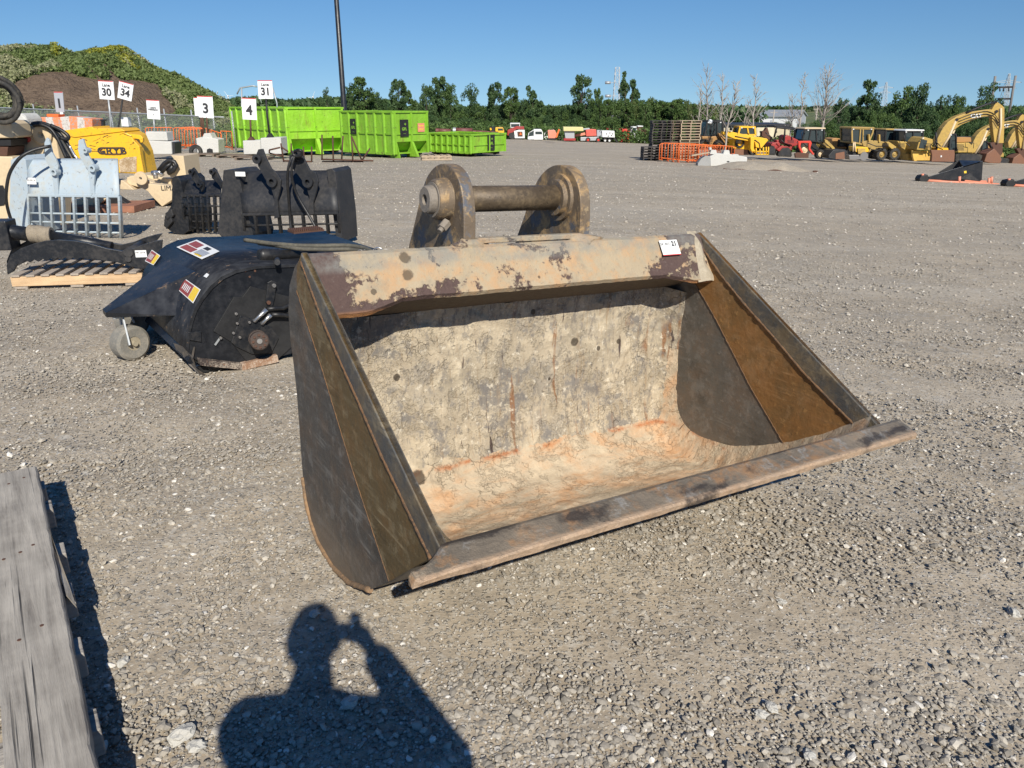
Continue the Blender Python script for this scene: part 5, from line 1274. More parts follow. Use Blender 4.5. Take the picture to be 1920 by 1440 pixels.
# ================================================================== SIGNS
def sign(F, lab, quad, lines, posts, mat='sign_white', d=-.2, txts=(), group='numbered yard signs on posts', red=True):
    r0 = froot(F, 'yard_sign', lab, 'sign', group)
    Q = [np.array(F.q(*p, d)) for p in quad]; tl, tr, br, bl_ = Q
    ux = (tr-tl+br-bl_)/2; W_ = np.linalg.norm(ux); ux /= W_; uz = (tl-bl_+tr-br)/2; H_ = np.linalg.norm(uz); uz /= H_; uy = np.cross(uz, ux); uy /= np.linalg.norm(uy)
    mb = MB(); off = uy*.03; mb.add([*Q, *(q_-off*(1 if uy[1] < 0 else -1) for q_ in Q)], [(0,1,2,3),(7,6,5,4),(0,4,5,1),(1,5,6,2),(2,6,7,3),(3,7,4,0)])
    b = mb.build('sign_board', M[mat], r0); c = sum(Q)/4
    fwd = np.array((0, -1, 0)); rz = np.cross(ux, uz); 
    if rz @ fwd < 0: rz = -rz
    R = Matrix([[ux[i], uz[i], rz[i], 0] for i in range(3)] + [[0, 0, 0, 1]])
    for (s_, fx, fz, hh, bd, ca) in txts:
        t = text('lettering', s_, M['ink'], b, (0, 0, 0), hh*H_, (0, 0, 0), bold=bd*H_, thick=.002)
        p = c+ux*fx*W_+uz*fz*H_+rz*.012; t.matrix_local = Matrix.Translation(Vector(p)) @ R
    if red: 
        p0 = c+uz*H_*.485; m = MB(); m.obox(p0+rz*.004, ux*W_*.49, rz*.006, uz*H_*.018); m.build('red_stripe', M['red_ink'], b)
    for (pts, pm, r) in posts: MB().tube([F.q(x, y, d+.04) for x, y in pts], r, 8).build('post', M[pm], r0)
    return r0
def block(F, lab, pts, dep=.8, top=None, mat='concrete', holes=None, group='concrete sign blocks'):
    r0 = froot(F, 'concrete_block', lab, 'concrete block', group); part(F, r0, 'block_body', mat, pts, 0, dep, .03)
    if top: part(F, r0, 'upper_block', mat, top, .1, dep-.15, .03)
    if holes: part(F, r0, 'pocket', 'black', holes, -.005, .0)
    return r0
num = lambda s_: ((s_, 0, -.08, .62, .02, 1),)
lane = lambda s_: (('Lane', 0, .27, .24, .004, 1), (s_, 0, -.12, .56, .018, 1))
F3 = Fr(388, 289, 0); block(F3, 'white concrete block with a low notch under the number 3 sign', mp(z4, [(1470,797),(1500,790),(1600,796),(1636,805),(1640,905),(1480,908)]), 1.0, mp(z4, [(1515,795),(1530,760),(1575,758),(1595,798)]), holes=mp(z4, [(1550,905),(1552,880),(1570,872),(1595,880),(1598,905)]))
sign(F3, 'white sign reading 3 on two rusty posts', mp(z4, [(1478,480),(1593,482),(1604,648),(1491,640)]), None, ((mp(z4, [(1520,640),(1528,770)]), 'rusty', .05), (mp(z4, [(1550,640),(1560,775)]), 'rusty', .05)), txts=num('3'), d=.3)
Fs2 = Fr(368, 287, 0, Y=47.6); sign(Fs2, 'plain white sign half hidden behind the number 3 sign', mp(z4, [(1450,492),(1545,488),(1550,626),(1463,628)]), None, ((mp(z4, [(1505,626),(1515,780)]), 'rusty', .05),), d=0)
F4 = Fr(470, 290, 0, Y=40.5); block(F4, 'white concrete block under the number 4 sign, left of its twin', mp(z32, [(176,524),(282,522),(286,604),(182,607)]), 1.0)
sign(F4, 'white sign reading 4 in front of the green containers', mp(z32, [(168,267),(255,270),(262,400),(176,396)]), None, ((mp(z32, [(222,398),(226,500)]), 'rusty', .05),), txts=num('4'), d=.4)
MB().prism(F4.xz(mp(z32, [(205,523),(222,500),(230,500),(248,523)]), .4), .3, .6).build('post_foot', M['rusty'], bpy.data.objects['yard_sign.002'])
F31 = Fr(508, 291, 0, Y=39.0); block(F31, 'white concrete block under the Lane 31 sign', mp(z32, [(282,508),(404,504),(412,605),(286,604)]), 1.1)
sign(F31, 'white sign reading Lane 31 on a black post', mp(z32, [(264,162),(352,162),(360,273),(272,273)]), None, ((mp(z32, [(316,272),(324,380),(338,490)]), 'black', .05),), txts=lane('31'), d=.4)
MB().prism(F31.xz(mp(z32, [(318,506),(334,480),(344,480),(360,505)]), .4), .3, .6).build('post_foot', M['black'], bpy.data.objects['yard_sign.003'])
Fl = Fr(294, 290, 0, Y=38.5); block(Fl, 'stepped white concrete block under the Loader Assistance sign', mp(z4, [(1060,812),(1284,822),(1290,917),(1062,918)]), 1.0, mp(z4, [(1086,813),(1092,746),(1248,750),(1258,815)]))
part(Fl, bpy.data.objects['concrete_block.003'], 'dark_side', 'charcoal', mp(z4, [(1286,824),(1310,830),(1312,914),(1290,917)]), .1, .9, 0)
sign(Fl, 'white sign reading Loader Assistance', mp(z4, [(1096,508),(1192,512),(1203,657),(1106,650)]), None, ((mp(z4, [(1153,650),(1160,760)]), 'galv', .035),), txts=(('Loader', 0, .10, .13, .004, 1), ('Assistance', 0, .0, .13, .004, 1), ('o', 0, -.26, .09, .004, 1)), d=.4)
F30 = Fr(205, 300, 0, Y=33); sign(F30, 'white sign reading Lane 30 on a grey steel post', mp(z4, [(735,365),(848,368),(860,510),(748,502)]), None, ((mp(z4, [(813,505),(826,620),(845,940)]), 'galv', .035),), txts=lane('30'), d=0)
F34 = Fr(226, 300, 0, Y=33); sign(F34, 'tilted white sign reading Lane 34 on a leaning black post', mp(z4, [(894,365),(1002,394),(985,521),(880,492)]), None, ((mp(z4, [(919,505),(888,720),(860,930)]), 'black', .035),), txts=lane('34'), d=0)
F1 = Fr(112, 300, 0, Y=36); s1 = sign(F1, 'grey-shaded sign reading 1 above the orange striped block', mp(z4, [(402,448),(470,450),(483,601),(420,602)]), None, ((mp(z4, [(462,600),(470,700)]), 'white', .07),), mat='sign_grey', txts=num('1'), d=0)
Fo = Fr(125, 300, 0, Y=35.5); ob = block(Fo, 'concrete block with faded orange stripes under the number 1 sign', mp(z4, [(300,638),(420,640),(520,632),(690,652),(694,780),(310,780)]), 1.0, mat='striped', group=None)
part(Fo, ob, 'orange_cap', 'orange', mp(z4, [(350,614),(438,618),(438,638),(350,634)]), .1, .6)
Fr2 = Fr(38, 300, 0, Y=20); rb_ = froot(Fr2, 'rubble_block', 'lumpy pale concrete block beside the beige turret', 'concrete block')
part(Fr2, rb_, 'block_body', 'concrete', mp(z4, [(82,640),(120,612),(160,608),(200,650),(210,720),(190,800),(90,800)]), 0, .7, .06)
Fbb = Fr(236, 300, 0, Y=34); bb = froot(Fbb, 'meter_box', 'white and black box on a stand behind the yellow attachment', 'box')
part(Fbb, bb, 'white_panel', 'white', mp(z4, [(905,640),(955,642),(965,710),(912,708)]), 0, .3, .01); part(Fbb, bb, 'black_base', 'black', mp(z4, [(918,708),(966,710),(968,750),(924,748)]), 0, .3, .01)
part(Fbb, bb, 'stand', 'galv', mp(z4, [(935,745),(950,746),(952,860),(938,860)]), .05, .15)
Fbo = Fr(191, 300, 0, Y=34); bo_ = froot(Fbo, 'bollard', 'short dark bollard with a flat cap above the yellow attachment', 'bollard'); part(Fbo, bo_, 'bollard_post', 'black_paint', mp(z4, [(758,665),(776,665),(778,880),(758,880)]), 0, .15); part(Fbo, bo_, 'bollard_cap', 'black_paint', mp(z4, [(750,655),(782,656),(780,668),(752,667)]), -.04, .19)
# old pallets under the blocks
for (x, y, yy, yw, lab) in ((362,293,41.5,4,'worn pallet on the gravel in front of the number 3 block'), (425,296,40.0,-3,'worn pallet between the number 3 and number 4 blocks'), (462,299,37.6,2,'worn pallet in front of the number 4 block')):
    Fq = Fr(x, y, yw, Y=yy); r0 = froot(Fq, 'wooden_pallet', lab, 'pallet', 'worn pallets by the sign blocks')
    for k in range(6): MB().box(-.8, .8, k*.2, k*.2+.13, .10, .13).build('deck_board', M['mid_wood'], r0)
    for k in (-.78, -.05, .68): MB().box(k, k+.1, 0, 1.1, 0, .098).build('stringer', M['mid_wood'], r0)
Fty = Fr(358, 278, 0, Y=43); tY = froot(Fty, 'tyre', 'old black tyre lying beside the number 3 block', 'tyre'); MB().ring((0, 0, .22), (.15, -1, .1), [(-.12,.16),(-.13,.3),(0,.36),(.13,.3),(.12,.16)], 24).build('tyre_casing', M['rubber'], tY)

# ================================================================== ORANGE BARRICADES
def barricade(F, quad, d, nb, lab, group, mat='orange', yaw_d=0.0, diag=False):
    r0 = froot(F, 'steel_barricade', lab, 'barricade', group)
    Q = [np.array(F.q(*p, d+(yaw_d if i in (1, 2) else 0))) for i, p in enumerate(quad)]; tl, tr, br, bl_ = Q
    fr = MB(); r = .024; k = .08
    fr.tube([tuple(bl_), tuple(tl*(1-k)+bl_*k), tuple(tl*(1-k)+tr*k*.8+(bl_-tl)*.0), tuple(tl*k+tr*(1-k)), tuple(tr*(1-k)+br*k), tuple(br)], r, 6); fr.tube([tuple(bl_*.88+tl*.12), tuple(br*.88+tr*.12)], r, 6); o = fr.build('frame', M[mat], r0)
    vb = MB()
    for i in range(1, nb): t = i/nb; vb.tube([tuple(tl*(1-t)+tr*t), tuple((bl_*(1-t)+br*t)*.88+(tl*(1-t)+tr*t)*.12)], .012, 5)
    if diag: vb.tube([tuple(tl), tuple(br)], .02, 5)
    v_ = vb.build('bars', M[mat], r0); 
    for p in (bl_, br): MB().bar(p+np.array((0,-.25,.02)), p+np.array((0,.25,.02)), .05, .03).build('foot', M[mat], r0)
    return r0
gL = 'orange barricades leaning near the signs'
for k, (qd, dd, yd, n, lab) in enumerate((
    ([(1088,714),(1300,716),(1300,850),(1100,850)], .0, .3, 9, 'orange barricade behind the Loader Assistance block'),
    ([(1300,716),(1470,712),(1480,860),(1310,866)], -.3, .2, 8, 'orange barricade starting right of the Loader Assistance block'),
    ([(1340,722),(1520,716),(1530,862),(1350,870)], -.5, .2, 8, 'orange barricade in the middle of the left cluster'),
    ([(1380,730),(1570,722),(1580,866),(1390,874)], -.7, .3, 8, 'foremost orange barricade of the left cluster, beside the number 3 block'),
    ([(1560,724),(1660,760),(1660,870),(1580,868)], -.2, .0, 4, 'short orange barricade right of the number 3 block'),
    ([(1655,740),(1738,746),(1742,882),(1662,874)], -.1, .4, 2, 'open orange frame next to the pale green container'))):
    Fq = Fr(300, 278, 0, Y=46.5); barricade(Fq, mp(z4, qd), dd, n, lab, gL, yaw_d=yd, diag=(k == 4))

# ================================================================== FENCE
def fence():
    Pl = at_dist(-60, 66); Pr = at_dist(437, 47); d = Pr-Pl; L = np.linalg.norm(d[:2]); yaw = math.atan2(d[1], d[0])
    r0 = root('chain_link_fence', tuple(Pl), 'long galvanised chain-link fence below the earth mound', 'fence', yaw=yaw); ca, sa = math.cos(yaw), math.sin(yaw)
    def hit(px, py):
        r = ray(px, py); n = np.array([-sa, ca, 0]); t = np.dot(Pl-CAMP, n)/np.dot(r, n); w_ = CAMP+r*t-Pl; return float(w_[0]*ca+w_[1]*sa), float(w_[2])
    def ytop(px): return 203.5 + (px-38)*(220.5-203.5)/(434-38)
    def gl(x): return gzf(Pl[0]+ca*x, Pl[1]+sa*x)-Pl[2]
    rail = [hit(px, ytop(px)) for px in range(-60, 438, 30)]; MB().tube([(a, 0, b) for a, b in rail], .045, 6).build('top_rail', M['galv'], r0)
    for px in (-30, 62, 145, 206, 257, 307, 358, 398, 434):
        a, b = hit(px, ytop(px)); MB().tube([(a, .05, gl(a)), (a, .05, b+.35)], .045, 6).build('fence_post', M['galv'], r0)
    mb = MB(); zt = lambda x: np.interp(x, [q[0] for q in rail], [q[1] for q in rail])
    xs = np.arange(0, L, .14)
    for x in xs:
        for sg in (1, -1):
            x1 = x; h0 = gl(x); 
            x2 = x+sg*(zt(x)-h0)
            xe = min(max(x2, 0), L); f = (xe-x)/(x2-x) if abs(x2-x) > 1e-6 else 1
            ze = h0+(zt(x)-h0)*f; mb.bar((x, 0, h0), (xe, 0, ze), .010, .010)
    mb.build('wire_mesh', M['galv'], r0)
fence()

# ================================================================== GREEN CONTAINERS
def container(F, lab, bl_px, base_r, length, width, h, mat, ribs, erib, slope=False, logo=None, group='green roll-off containers', logo_end=None):
    """local x along the near long side from the near corner leftwards (negative), y back"""
    r0 = froot(F, 'skip_container', lab, 'container', group); m = M[mat]; L, W_ = length, width; t = .05; z0 = .18
    MB().box(-L, 0, 0, t, z0, h).build('side_wall', m, r0); MB().box(-L, 0, W_-t, W_, z0, h).build('side_wall', m, r0)
    MB().box(-t, 0, t, W_-t, (h*.36 if slope else z0), h).build('end_wall', m, r0); MB().box(-L, -L+t, t, W_-t, z0, h).build('end_wall', m, r0); MB().box(-L+t, -t, t, W_-t, z0, z0+.05).build('floor_plate', m, r0)
    for y in (0, W_): MB().box(-L-.05, .05, y-.07, y+.07, h, h+.09).build('top_rail', m, r0, .01)
    for x in (0, -L): MB().box(x-.07, x+.07, .07, W_-.07, h+.001, h+.088).build('top_rail', m, r0, .01)
    for i in range(ribs+1):
        x = -L*i/ribs+(.05 if i == ribs else (-.05 if i == 0 else 0)); MB().prism([(-.075, 0), (-.045, -.09), (.045, -.09), (.075, 0)], z0, h-.002, 'z').build('side_rib', m, r0, 0, (x, 0, 0))
    MB().box(-L, 0, -.055, -.002, h*.52, h*.52+.07).build('mid_rail', m, r0); MB().box(-L, 0, -.06, -.003, z0-.04, z0+.08).build('bottom_rail', m, r0)
    for i in range(erib+1):
        y = .05+(W_-.1)*i/erib; MB().prism([(0, -.06), (.09, -.04), (.09, .04), (0, .06)], z0, h-.002, 'z').build('end_rib', m, r0, 0, (0, y, 0))
    MB().box(.002, .05, 0, W_, h*.52, h*.52+.07).build('mid_rail', m, r0)
    if slope:
        for i in range(erib):
            y0 = .1+(W_-.1)*i/erib; MB().prism([(.0, .36*h), (.22, .06), (.22, .0), (-.5, .0), (-.5, .16)], y0+.02, y0+.06).build('gusset', m, r0)
        MB().prism([(.0, .35*h), (.10, .35*h), (.50, .04), (-.1, .04)], W_*.47, W_*.53).build('hook_post', m, r0)
        MB().prism([(0, .36*h), (-.75, z0+.06), (-.79, z0+.06), (-.05, .36*h)], .06, W_-.06).build('sloped_floor_end', m, r0)
    for x in (-L*.15, -L*.85):
        for y in (.25, W_-.25): MB().cyl((x, y-.08, .1), (x, y+.08, .1), .1, 14).build('roller', M['rusty'], r0)
    MB().box(-L+.1, -.1, .35, .5, .05, z0-.002).build('runner', M['black_paint'], r0); MB().box(-L+.1, -.1, W_-.5, W_-.35, .05, z0-.002).build('runner', M['black_paint'], r0)
    def plate(x, y, zc_, w_, hh, ax, wr, mt='black', tc='lime'):
        if ax == 'y':
            o = MB().box(-w_/2, w_/2, -.01, 0, -hh/2, hh/2).build('logo_plate', M[mt], r0, 0, (x, y, zc_)); rot = (math.pi/2, 0, 0); off = lambda a, b: (a, -.012, b)
        else:
            o = MB().box(0, .01, -w_/2, w_/2, -hh/2, hh/2).build('logo_plate', M[mt], r0, 0, (x, y, zc_)); rot = (math.pi/2, 0, math.pi/2); off = lambda a, b: (.012, a, b)
        for s_, a, b, sz in wr: text('logo_lettering', s_, M[tc], o, off(a, b), sz, rot, bold=.004, thick=.002)
        return o
    wr = [('GFL', 0, -.05, .19), ('+', .06, .17, .24), ('- - -', 0, -.26, .10)]
    if logo: plate(logo[0], -.062, logo[1], .5, .75, 'y', wr)
    if logo_end: plate(.062, logo_end[0], logo_end[1], .55, .8, 'x', wr); 
    if logo_end and len(logo_end) > 2: plate(.062, logo_end[2], logo_end[1], .45, .42, 'x', [('CAUTION', 0, .08, .07), ('KEEP OUT', 0, -.08, .07)], 'salmon', 'label_yellow')
    return r0
# pale one at the back left, then the brighter pair
def cdims(F, pxl, pxr):
    """length and width from the picture columns of the far ends"""
    o = F.o
    def t(px, d):
        k = (px-960)/FPX    # x/forward = k ; forward = y*cP - (z-h)*sP
        # solve (o.x+d.x t) = k*((o.y+d.y t)*cP - (o.z-h)*sP)
        return (k*(o[1]*cP-(o[2]+1-CAMH)*sP)-o[0])/(d[0]-k*d[1]*cP)
    return t(pxl, -F.a), t(pxr, F.n)
Fc1 = Fr(536, 292, -50, Y=43.0); L_, W_ = cdims(Fc1, 437, 645); cA = container(Fc1, 'long faded green container with dented ribs behind the Lane 31 sign', None, None, L_, W_, 2.36, 'lime_pale', 8, 2, slope=True)
Fc2 = Fr(737, 297, -42, Y=40.0); L_, W_ = cdims(Fc2, 641, 802); cB = container(Fc2, 'tall bright green container with a black logo on side and end', None, None, L_, W_, 2.13, 'lime', 6, 2, slope=True, logo=(-L_*.74, 1.45), logo_end=(W_*.28, 1.42, W_*.78))
Fc3 = Fr(883, 293, -42, Y=42.0); L_, W_ = cdims(Fc3, 797, 947); cC = container(Fc3, 'low bright green container, smallest of the three', None, None, L_, W_, 1.05, 'lime', 8, 2, slope=False, logo_end=(W_*.55, .68))
def rusty_frame():
    Fq = Fr(640, 300, 0, Y=35.5)
    for lab, lines in (('rusty upright rack frame in front of the tall green container', [((652,488),(652,638)),((716,495),(720,652)),((778,495),(770,640)),((828,496),(838,655)),((830,500),(890,640)),((940,570),(892,642)),((648,636),(960,645)),((655,650),(900,652)),((652,520),(654,520))]),
                       ('rusty low rack frame in front of the faded green container', [((336,580),(400,565)),((336,580),(336,600)),((405,540),(422,650)),((467,540),(467,600)),((540,560),(545,640)),((590,560),(590,650)),((422,645),(592,650)),((405,560),(450,590)),((340,600),(420,620))])):
        r0 = froot(Fq, 'rack_frame', lab, 'rack', 'rusty rack frames'); 
        for i, ln in enumerate(lines): tubes(Fq, r0, 'frame_tube', 'rusty', [[(*z32(*ln[0]), .0+.12*(i % 3)), (*z32(*ln[1]), .0+.12*(i % 3))]], .035, 6)
rusty_frame()
Fpp = Fr(815, 296, 10, Y=38.2); r0 = froot(Fpp, 'wooden_pallet', 'pale pallet on the gravel against the low green container', 'pallet')
for k in range(2):
    for j in range(5): MB().box(-.7+.3*j, -.55+.3*j, -.6, .3, .10+.12*k, .12+.12*k).build('deck_board', M['light_wood'], r0)
    for y in (-.6, -.15, .2): MB().box(-.72, .7, y, y+.08, .02+.12*k, .098+.12*k).build('stringer', M['light_wood'], r0)
# maroon pipes behind the low container
for k, (a, b, y0, y1, r) in enumerate(((1337,1425,452,478,14),(1440,1555,447,480,17),(1560,1640,464,484,12),(1640,1710,468,486,10))):
    Fq = Fr(*z32(a, 520), 0, Y=46+k*.5); r0 = froot(Fq, 'steel_pipe', ('short maroon pipe section leftmost behind the low container', 'thickest maroon pipe with a pale end behind the low container', 'maroon pipe right of the thickest one', 'rightmost thin maroon pipe near the yellow truck')[k], 'pipe', 'maroon pipes')
    rr = r/3.2*Fq.sc(); p = np.array(Fq.q(*z32(a, (y0+y1)/2), 0)); q = np.array(Fq.q(*z32(b, (y0+y1)/2+3), 0)); m = paint('maroon_pipe_paint', (.14,.035,.03), .5, .2, (.25,.18,.15), .3, 2) if k == 0 else M.get('maroon'); M['maroon'] = m
    MB().tube([p, q], rr, 20).build('pipe_wall', m, r0); MB().ring(p, (1, 0, 0), [(-.02, rr*.8), (-.02, rr*1.06), (.15, rr*1.06), (.15, rr*.8)], 20).build('pipe_flange', M['galv'] if k == 1 else m, r0)
    for t in (.25, .75): c = p+(q-p)*t; g = gzf(Fq.o[0]+c[0], Fq.o[1])-Fq.o[2]; MB().box(c[0]-.15, c[0]+.15, -.5, .5, g, c[2]-rr*.97).build('cradle', M['dark_wood'], r0)

# ================================================================== LIGHT POLE
Fpole = Fr(646, 288, 0, Y=47)
lp = froot(Fpole, 'lighting_pole', 'tall black tapering lighting pole rising out of the top of the photo', 'pole')
MB().tube([(0, 0, 0), (0, 0, .8), (0, 0, 15)], [.17,.16,.11], 16).build('pole_shaft', M['black_paint'], lp); MB().box(-.3, .3, -.3, .3, 0, .06).build('base_plate', M['black_paint'], lp); MB().bar((-1, 0, 14.9), (1, 0, 14.9), .1).build('cross_arm', M['black_paint'], lp)
for s_ in (-.9, .9): MB().box(s_-.25, s_+.25, -.2, .2, 14.96, 15.1).build('floodlight', M['black_paint'], lp)
# cable gantry behind the faded container
Fg_ = Fr(470, 285, 0, Y=50); ga = froot(Fg_, 'pipe_gantry', 'thin bent pipe gantry showing above the faded green container', 'gantry')
tubes(Fg_, ga, 'gantry_pipe', 'galv', [mp(z32, [(142,245),(160,208),(235,195),(262,200)]), mp(z32, [(170,208),(172,560)]), mp(z32, [(355,205),(382,300),(385,560)]), mp(z32, [(270,240),(290,300)])], .045, 6)
# ================================================================== PALLET STACKS
def pallet_mesh(mat):
    mb = MB(); w_, d = 1.16, 1.0
    for k in range(7): y = d*k/6.6; mb.box(-w_/2, w_/2, y, y+.10, .108, .126)
    for x in (-w_/2, -.03, w_/2-.05): mb.box(x, x+.05, 0, d, .022, .106)
    for y in (0, .45, .9): mb.box(-w_/2, w_/2, y, y+.1, 0, .02)
    o = mb.build('wooden_pallet', mat, None); return o
ORD = ['top', 'second', 'third', 'fourth', 'fifth', 'sixth', 'seventh', 'eighth', 'ninth', 'tenth', 'eleventh', 'twelfth', 'thirteenth', 'fourteenth', 'fifteenth', 'sixteenth', 'seventeenth', 'eighteenth', 'nineteenth', 'twentieth']
def pstack(cx, basey, Y, topy, wpx, mat, lab, grp, jit=.03):
    F_ = Fr(cx, basey, 0, Y=Y); proto = pallet_mesh(mat); zt = F_.q(cx, topy, 0)[2]; sx = wpx*F_.sc()/1.16; n = max(3, min(20, int(round(zt/.14)))); hh = zt/n
    for i in range(n):
        o = proto if i == 0 else proto.copy()
        if i: COL.objects.link(o)
        o.location = (F_.o[0]+random.uniform(-jit, jit), F_.o[1]+random.uniform(-jit, jit), F_.o[2]+i*hh); o.rotation_euler = (0, 0, random.uniform(-.03, .03)); o.scale = (sx, 1, hh/.13)
        k = n-1-i; tag(o, f"{lab}, {ORD[k]+' from the top' if 0 < k < n-1 else ('topmost' if k == 0 else 'lowest')}", 'pallet', grp)
pstack(1244, 300, 44.2, 226.5, 36, M['dark_wood'], 'dark pallet in the leftmost stack', 'pallets in the leftmost stack', .05)
pstack(1226, 302, 43.2, 276, 30, M['dark_wood'], 'blackened pallet in the short front pile', 'pallets in the short front pile', .03)
pstack(1264, 300, 44.8, 226.5, 29, M['mid_wood'], 'brown pallet in the middle stack', 'pallets in the middle stack', .03)
pstack(1298, 300, 44.6, 226, 38, M['light_wood'], 'straw-coloured pallet in the right stack', 'pallets in the right stack', .03)
# barricades stacked in front
gR = 'orange barricades stacked in front of the pallets'
labs = ['leftmost orange barricade in front of the dark pallets', 'second orange barricade from the left of the right cluster', 'third orange barricade from the left of the right cluster', 'orange barricade in the middle of the right cluster', 'orange barricade just right of the cluster middle', 'orange barricade in front of the straw-coloured pallets', 'second orange barricade from the right of the right cluster', 'rightmost orange barricade, beside the white barrier']
for k, (x0, x1, y0, y1, b0, b1) in enumerate(((290,560,800,806,955,985),(310,600,797,806,960,992),(370,650,800,808,970,998),(420,690,800,812,975,1000),(470,760,803,816,980,1000),(560,820,806,822,978,990),(660,920,812,826,970,960),(720,1000,815,832,960,910))):
    Fq = Fr(1250, 306, 0, Y=42.4); barricade(Fq, mp(zb, [(x0,y0),(x1,y1),(x1-6,b1),(x0-8,b0)]), -.12*k+.2, 10, labs[k], gR, yaw_d=.5)
# barrier block
Fj = Fr(1352, 312, 0); jb = froot(Fj, 'concrete_barrier', 'white concrete barrier with stubs on top, in front of the orange barricades', 'barrier')
part(Fj, jb, 'barrier_body', 'concrete', mp(zb, [(765,925),(830,898),(960,905),(985,912),(1040,920),(1116,932),(1118,950),(1110,1012),(770,1018)]), 0, .55, .02)
part(Fj, jb, 'end_taper', 'concrete_grey', mp(zb, [(650,990),(680,950),(722,922),(768,925),(772,1018),(648,1016)]), .02, .5, .02)
for p in ([(762,905),(775,868),(825,866),(832,910)], [(888,912),(898,868),(948,868),(955,912)], [(980,912),(988,905),(1035,908),(1040,920)], [(758,866),(760,842),(780,842),(782,866)]): part(Fj, jb, 'stub', 'concrete', mp(zb, p), .1, .4, .02)
part(Fj, jb, 'lifting_hole', 'black', mp(zb, [(920,975),(935,968),(952,975),(935,984)]), -.004, .0)
pl_ = MB().bar(Fj.q(*zb(585,918), -.3), Fj.q(*zb(755,888), .1), .12, .05).build('plank', M['light_wood'], None); pl_.location = tuple(Fj.o); tag(pl_, 'pale plank leaning on the left end of the white barrier', 'plank')
# low gravel pile with cable
def pile():
    F_ = Fr(1440, 319, 0); mb = MB(); nx, ny = 60, 16; Wd = F_.q(1536, 319)[0]-F_.q(1350, 319)[0]
    for j in range(ny+1):
        for i in range(nx+1):
            u = i/nx; v = j/ny; x = (u-.5)*Wd; y = v*2.6-.3; h = .42*math.sin(math.pi*min(1, max(0, u*1.0)))**.7*math.sin(math.pi*v)*(.75+.5*mnoise.noise(Vector((u*5, v*2, 1)))) + .05*mnoise.noise(Vector((x*3, y*3, 0)))*math.sin(math.pi*v)*math.sin(math.pi*u)
            mb.v.append((x, y, max(-.03, h-.02)+gzf(F_.o[0]+x, F_.o[1]+y)-F_.o[2]))
    for j in range(ny):
        for i in range(nx): k = j*(nx+1)+i; mb.f.append((k, k+1, k+nx+2, k+nx+1)); mb.sm.append(True)
    o = mb.build('gravel_pile', M['ground'], None); o.location = tuple(F_.o); tag(o, 'low grey gravel pile right of the white barrier', 'gravel pile')
    c = MB().tube(resampleN([F_.q(*zb(*p), -.35) for p in ((890,1045),(960,1055),(1040,1048),(1150,1066),(1280,1072),(1380,1052),(1450,1070),(1560,1078),(1740,1080),(1800,1072),(1790,1062),(1740,1068))], 50), .035, 6).build('cable', M['rusty'], None); c.location = tuple(F_.o); tag(c, 'brown cable lying along the foot of the gravel pile', 'cable')
pile()

# ================================================================== MACHINES, MIDDLE ROW (far)
def V(px, py, lab, cat, name, Y=None, yaw=0, group=None):
    F_ = Fr(px, py, yaw, Y=Y); return F_, froot(F_, name, lab, cat, group)
F_, r = V(*za(150, 770), 'yellow truck cab behind the end of the low green container', 'truck', 'yellow_truck', 78)
part(F_, r, 'cab_body', 'yellow', mp(za, [(138,668),(205,668),(216,700),(216,735),(138,735)]), 0, 2, .05); part(F_, r, 'windscreen', 'glass', mp(za, [(160,676),(204,676),(210,694),(162,694)]), -.03, 0); part(F_, r, 'chassis', 'black', mp(za, [(90,668),(130,660),(138,735),(216,736),(216,770),(90,770)]), .3, 2)
part(F_, r, 'mirror', 'yellow', mp(za, [(88,672),(100,670),(106,690),(92,694)]), .1, .3)
F_, r = V(*za(325, 775), 'red and white compact track loader seen from behind, with an orange triangle', 'track loader', 'track_loader')
part(F_, r, 'rear_body', 'white', mp(za, [(305,700),(350,688),(402,690),(404,765),(312,765)]), 0, 1.4, .04); part(F_, r, 'rear_door', 'rusty', mp(za, [(336,705),(382,705),(384,748),(340,748)]), -.04, 0)
part(F_, r, 'hazard_triangle', 'orange', mp(za, [(366,708),(378,734),(354,734)]), -.06, -.045)
part(F_, r, 'lift_arm', 'red', mp(za, [(248,690),(330,655),(395,658),(398,685),(330,682),(262,740),(246,738)]), .1, .5, .02); cab(F_, r, mp(za, [(275,635),(356,635),(358,662),(278,668)]), .3, 1.3, 'white', 'white', pr=.03)
tracks(F_, r, mp(za, [(262,720),(298,712),(312,735),(308,772),(285,775),(262,755)]), .0, .35); part(F_, r, 'lower_guard', 'black', mp(za, [(312,765),(404,762),(392,776),(316,776)]), .1, 1.2)
def cart(x, lab, Y, w=1.0):
    F_, r = V(*za(x+70, 782), lab, 'cart', 'utility_cart', None, 0, 'white utility carts in the middle row'); X = lambda p: [za(x+(a-430)*w, b) for a, b in p]
    part(F_, r, 'cab_shell', 'white', X([(484,684),(552,684),(566,712),(568,778),(482,778)]), 0, 1.5, .04); part(F_, r, 'cab_window', 'glass', X([(498,704),(556,704),(560,728),(498,728)]), -.03, 0)
    part(F_, r, 'front_hood', 'white', X([(430,750),(482,742),(482,776),(430,776)]), 0, 1.5, .04); part(F_, r, 'windscreen', 'glass', X([(440,716),(484,700),(484,742),(442,746)]), .1, 1.3)
    tubes(F_, r, 'roof_frame', 'white', [X([(440,716),(484,690)]), X([(440,716),(432,750)])], .04, 6)
    for a in (450, 545): wheel(F_, r, *X([(a, 774)])[0], 2.2, .02, .2, rim='white', lugs=False)
cart(430, 'white utility cart leftmost in the middle row, beside the track loader', None)
cart(575, 'white utility cart with an orange front, second in the middle row', None, .8); cart(690, 'white utility cart partly behind the orange boom, third in the middle row', None, .65)
F_, r = V(*za(665, 780), 'small orange machine between the white carts', 'machine', 'orange_machine', 84)
